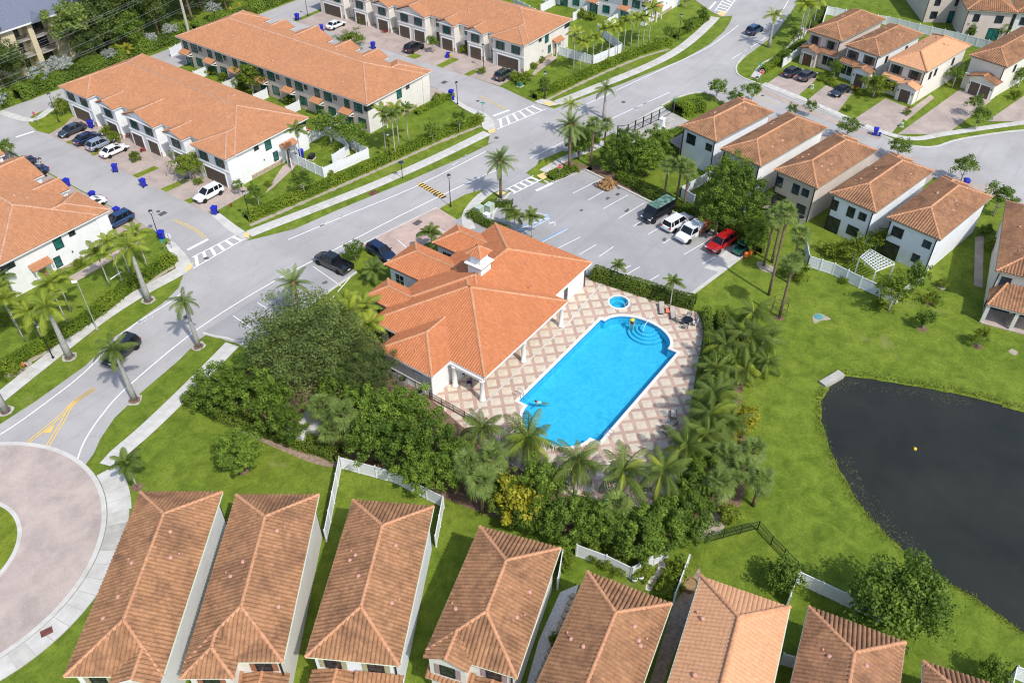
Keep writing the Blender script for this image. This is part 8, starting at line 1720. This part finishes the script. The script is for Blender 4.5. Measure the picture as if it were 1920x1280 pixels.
t, hx, J = person('person in yellow hat sitting in the water on the pool steps', (11.0, 1.9, -.25), PI + .5, {}, 'cloth_yellow')
MB().lathe([(.3, .0), (.28, .03), (.15, .04), (.13, .14), (.03, .17)], 14, (hx.x, hx.y, hx.z + .03)).obj('hat', MAT['cloth_yellow'], t, True); MB().lathe([(.16, -.02), (.19, .15), (.2, .33), (.1, .42)], 12, (.03, 0, .02)).obj('swimsuit', MAT['hair'], t, True)
sw = {'pel': (-.3, 0, -.16), 'ch': (.05, 0, -.04), 'nk': (.2, 0, .06), 'hd': (.3, 0, .16), 'ht': (.34, 0, .3), 'ls': (.14, .2, .0), 'rs': (.14, -.2, .0), 'le': (.35, .4, -.06), 're': (.35, -.4, -.06), 'lh': (.6, .45, -.08), 'rh': (.62, -.42, -.08), 'lk': (-.7, .14, -.3), 'rk': (-.68, -.14, -.34), 'lf': (-1.1, .16, -.42), 'rf': (-1.05, -.16, -.5), 'lt': (-1.22, .16, -.5), 'rt': (-1.18, -.16, -.6)}
t, hx, J = person('person swimming in teal shirt near the left end of the pool', (-6.6, 3.4, -.14), 2.4, sw, 'cloth_teal')
MB().lathe([(.115, -.05), (.125, .03), (.09, .1), (.02, .13)], 12, tuple(hx)).obj('hair', MAT['hair'], t, True); MB().tube([(-.3, 0, -.15), (-.1, 0, -.09), (.08, 0, -.03), (.16, 0, .02)], [.17, .19, .2, .12], 10).obj('shirt', MAT['cloth_teal'], t, True)
def box_thing(name_, c, sx, sy, sz, rz, mat, label, cat, lid=None):
    t = thing(name_, label, cat, (*c, .01), rz); MB().box(-sx / 2, -sy / 2, 0, sx / 2, sy / 2, sz).obj('body', MAT[mat], t); MB().box(-sx / 2 - .04, -sy / 2 - .04, sz, sx / 2 + .04, sy / 2 + .04, sz + .08).obj('lid', MAT[lid or mat], t); MB().box(-sx / 2 - .1, -sy / 2 - .1, 0, sx / 2 + .1, sy / 2 + .1, .1).obj('base', MAT['concrete'], t)
box_thing('utility_box', (19.23, 31.55), 1.1, 1.1, 1.1, 0, 'box_green', 'pale green utility box in the low hedge, left of three', 'utility box'); box_thing('utility_box', (20.44, 30.58), 1.1, 1.0, 1.2, 0, 'box_green', 'pale green utility box in the low hedge, right of three', 'utility box'); box_thing('utility_box', (18.37, 29.47), .7, .7, 1.1, 0, 'wall_cool', 'small pale blue utility box in the low hedge', 'utility box'); box_thing('utility_box', (56.32, 50.97), .9, .8, .7, 0, 'plastic_green', 'green electrical box among clipped bushes in middle street', 'utility box'); box_thing('utility_box', (-0.28, 58.22), .5, .4, .5, .5, 'plastic_green', 'small green box in the hedge by left crosswalk', 'utility box')
box_thing('pump_house', (-24.67, 20.42), 3.2, 2.0, 1.5, .1, 'wall_cool', 'grey utility box enclosure behind the dark hedge', 'utility box', 'concrete'); box_thing('utility_box', (85.65, 8.47), .4, .4, .6, 0, 'box_green', 'small green pedestal on the first upper right grass strip', 'utility box'); box_thing('utility_box', (80.27, -8.86), .4, .4, .6, 0, 'box_green', 'small green pedestal on the third upper right grass strip', 'utility box')
def ac(c, label, z=.1):
    t = thing('air_conditioner', label, 'air conditioner', (*c, z), rnd.random(), 'air conditioners'); MB().box(-.45, -.45, 0, .45, .45, .85).obj('casing', MAT['metal_grey'], t); MB().lathe([(.4, .86), (.4, .9), (.1, .92)], 16).obj('fan_grille', MAT['metal_black'], t)
ac((-13.33, 17.02), 'air conditioner with round black grille by the clubhouse wall'); ac((-12.72, 18.67), 'second air conditioner beside the oak shade'); ac((-13.72, 14.27), 'small unit by the deck railing'); ac((133.56, -15.01), 'left air conditioner at the top right corner'); ac((133.53, -15.91), 'right air conditioner at the top right corner'); ac((26.68, 93.92), 'air conditioner in the yards between the terraces'); ac((43.39, -6.26), 'air conditioner behind the beige house')
sd = thing('satellite_dish', 'white satellite dish on the beige house rear wall', 'satellite dish', (*(46.00, -3.79), 2.2)); MB().lathe([(.05, 0), (.3, .05), (.42, .15)], 14, (0, 0, 0), 0, 'x').obj('dish', MAT['vinyl_white'], sd, True, rot=(0, 0, PI)); MB().bar((0, 0, 0), (.4, 0, -.1), .05, .05).obj('arm', MAT['metal_grey'], sd)
pg = thing('pergola', 'white slatted pergola in the yard behind the lake lawn', 'pergola', (*(36.86, -18.24), 0)); _o = Vector((36.86, -18.24)); q4 = [Vector(q) - _o for q in ((38.86, -16.82), (37.58, -20.42), (34.65, -19.04), (36.40, -16.42))]
for q in q4: MB().box(q.x - .07, q.y - .07, 0, q.x + .07, q.y + .07, 2.35).obj('post', MAT['vinyl_white'], pg)
for i in range(9):
    a = q4[0].lerp(q4[1], i / 8); b = q4[3].lerp(q4[2], i / 8); MB().bar((*a, 2.42), (*b, 2.42), .08, .14).obj('rafter', MAT['vinyl_white'], pg)
for i in range(7):
    a = q4[0].lerp(q4[3], i / 6); b = q4[1].lerp(q4[2], i / 6); MB().bar((*a, 2.54), (*b, 2.54), .07, .1).obj('slat', MAT['vinyl_white'], pg)
br = thing('palm_brace', 'rusty metal ring brace around the leaning fan palm', 'brace', (*(22.55, -11.74), 0)); _m = MB()
for z, r in ((.5, 1.0), (1.5, 1.0), (2.4, .9)): _m.tube([(r * math.cos(k * PI / 8), r * math.sin(k * PI / 8), z) for k in range(17)], .03, 5, 0, False)
_m.obj('ring', MAT['trim_brown'], br); _m = MB()
for k in range(5): a = k * 2 * PI / 5; _m.bar((math.cos(a), math.sin(a), 0), (.9 * math.cos(a), .9 * math.sin(a), 2.4), .05, .05)
_m.obj('strut', MAT['trim_brown'], br)
_rs = np.random.RandomState(4); hp = link('frond_heap', leaf_cloud('frond_heap', [(_rs.uniform(-1, 1), _rs.uniform(-.7, .7), _rs.uniform(.1, .5)) for _ in range(14)], [(.7, .6, .3)] * 14, 40, .3, MAT['dead_frond'], 8), None, (*(35.96, 20.66), .1)); tag(hp, 'heap of dead brown palm fronds at the lot corner', 'debris heap', None, 'stuff')
cn = thing('traffic_cone', 'orange traffic cone on the sandy patch by the left hedge', 'traffic cone', (*(-36.33, 54.11), .02)); MB().lathe([(.2, .04), (.05, .65), (.03, .68)], 10).obj('cone', MAT['orange_plastic'], cn, True); MB().box(-.25, -.25, 0, .25, .25, .05).obj('base', MAT['rubber'], cn)
tag(MB().tube([(-.9, 0, .08), (.9, 0, .08)], .07, 8).obj('pipe', MAT['vinyl_white'], None, loc=(*(-19.89, 60.50), .02), rot=(0, 0, .15)), 'white plastic pipe lying on the left verge', 'pipe'); tag(MB().lathe([(.5, 0), (.55, .02), (.48, .05), (.1, .06)], 14).obj('valve_cover', MAT['teal_metal'], None, loc=(*(25.07, -15.93), .03)), 'turquoise round cover in a sandy patch on the lake lawn', 'cover')
by = thing('buoy', 'small yellow buoy floating on the dark lake', 'buoy', (*(10.62, -31.74), -.3)); MB().lathe([(.05, -.15), (.2, 0), (.17, .15), (.05, .22)], 12).obj('float', MAT['plastic_yellow'], by, True)
for i, (c, lb) in enumerate((((-20.14, -16.28), 'white plant pot left of two by the fence gate'), ((-19.61, -16.63), 'white plant pot right of two by the fence gate'))): t = thing('plant_pot', lb, 'plant pot', c); MB().lathe([(.2, 0), (.28, .5), (.3, .55), (.24, .55)], 12).obj('pot', MAT['vinyl_white'], t, True); link('plant', leaf_cloud('plant', [(0, 0, .75)], [.3], 60, .1, MAT['leaf_green'], 3 + i), t)
tub = thing('garden_tub', 'brown round tub beside the bright orange roof', 'tub', (-17.77, -20.48)); MB().lathe([(.7, 0), (.75, .6), (.7, .62), (.66, .45), (.05, .45)], 16).obj('tub', MAT['wood'], tub)
pth = sheet('garden_path', smooth_path([(-16.55, -17.05), (-17.13, -17.80), (-18.04, -17.86), (-19.05, -17.77), (-19.98, -17.96), (-20.22, -17.46), (-19.29, -17.26), (-18.28, -17.35), (-17.42, -17.20), (-16.99, -16.64)], 3, True), .03, MAT['gravel'])
for i, c in enumerate(((-17.05, -17.33), (-17.65, -17.65), (-18.38, -17.67), (-19.14, -17.66), (-19.78, -17.69))): MB().prism([(.3 * math.cos(k * PI / 3 + i) * rnd.uniform(.8, 1.1), .26 * math.sin(k * PI / 3 + i)) for k in range(6)], 0, .03).obj('stepping_stone', MAT['stone'], pth, loc=(*c, .03))
wst = thing('stone_edging', 'row of rough brown stones edging the white gravel strip', 'stones', (-26.77, -12.51))
for i in range(13):
    p = Vector((-24.66, -12.67)).lerp(Vector((-32.64, -14.62)), i / 12) - Vector((-26.77, -12.51)); MB().prism([(p.x + rnd.uniform(.24, .36) * math.cos(k * PI / 3), p.y + rnd.uniform(.2, .3) * math.sin(k * PI / 3)) for k in range(6)], 0, .22 + rnd.uniform(0, .1)).obj('stone', MAT['stone'], wst)
for i, (c, sx, sy, mt, lb) in enumerate((((15.24, 56.97), .7, .6, 'frame_black', 'dark grill in the white fenced yard'), ((16.34, 62.14), 1.0, .7, 'metal_black', 'dark patio set beside the yard palm'), ((37.19, -34.64), 1.2, .6, 'wood_grey', 'grey patio bench under the lakeside porch'))): box_thing('garden_furniture', c, sx, sy, .7, .3, mt, lb, 'garden furniture')
shd = thing('low_shed_roof', 'weathered grey tiled lean-to behind the first white house', 'lean-to', (*(51.78, 16.50), 0), rad(-11)); MB().add([(-2.2, -1.2, 1.9), (2.2, -1.2, 1.9), (2.2, 1.2, 2.3), (-2.2, 1.2, 2.3), (-2.2, -1.2, 1.82), (2.2, -1.2, 1.82), (2.2, 1.2, 2.22), (-2.2, 1.2, 2.22)], [(0, 1, 2, 3), (7, 6, 5, 4), (0, 4, 5, 1), (1, 5, 6, 2), (2, 6, 7, 3), (3, 7, 4, 0)]).obj('roof', MAT['wood_grey'], shd)
for x in (-2, 2): MB().box(x - .06, -1.1, 0, x + .06, -.98, 1.85).obj('post', MAT['wood_grey'], shd)
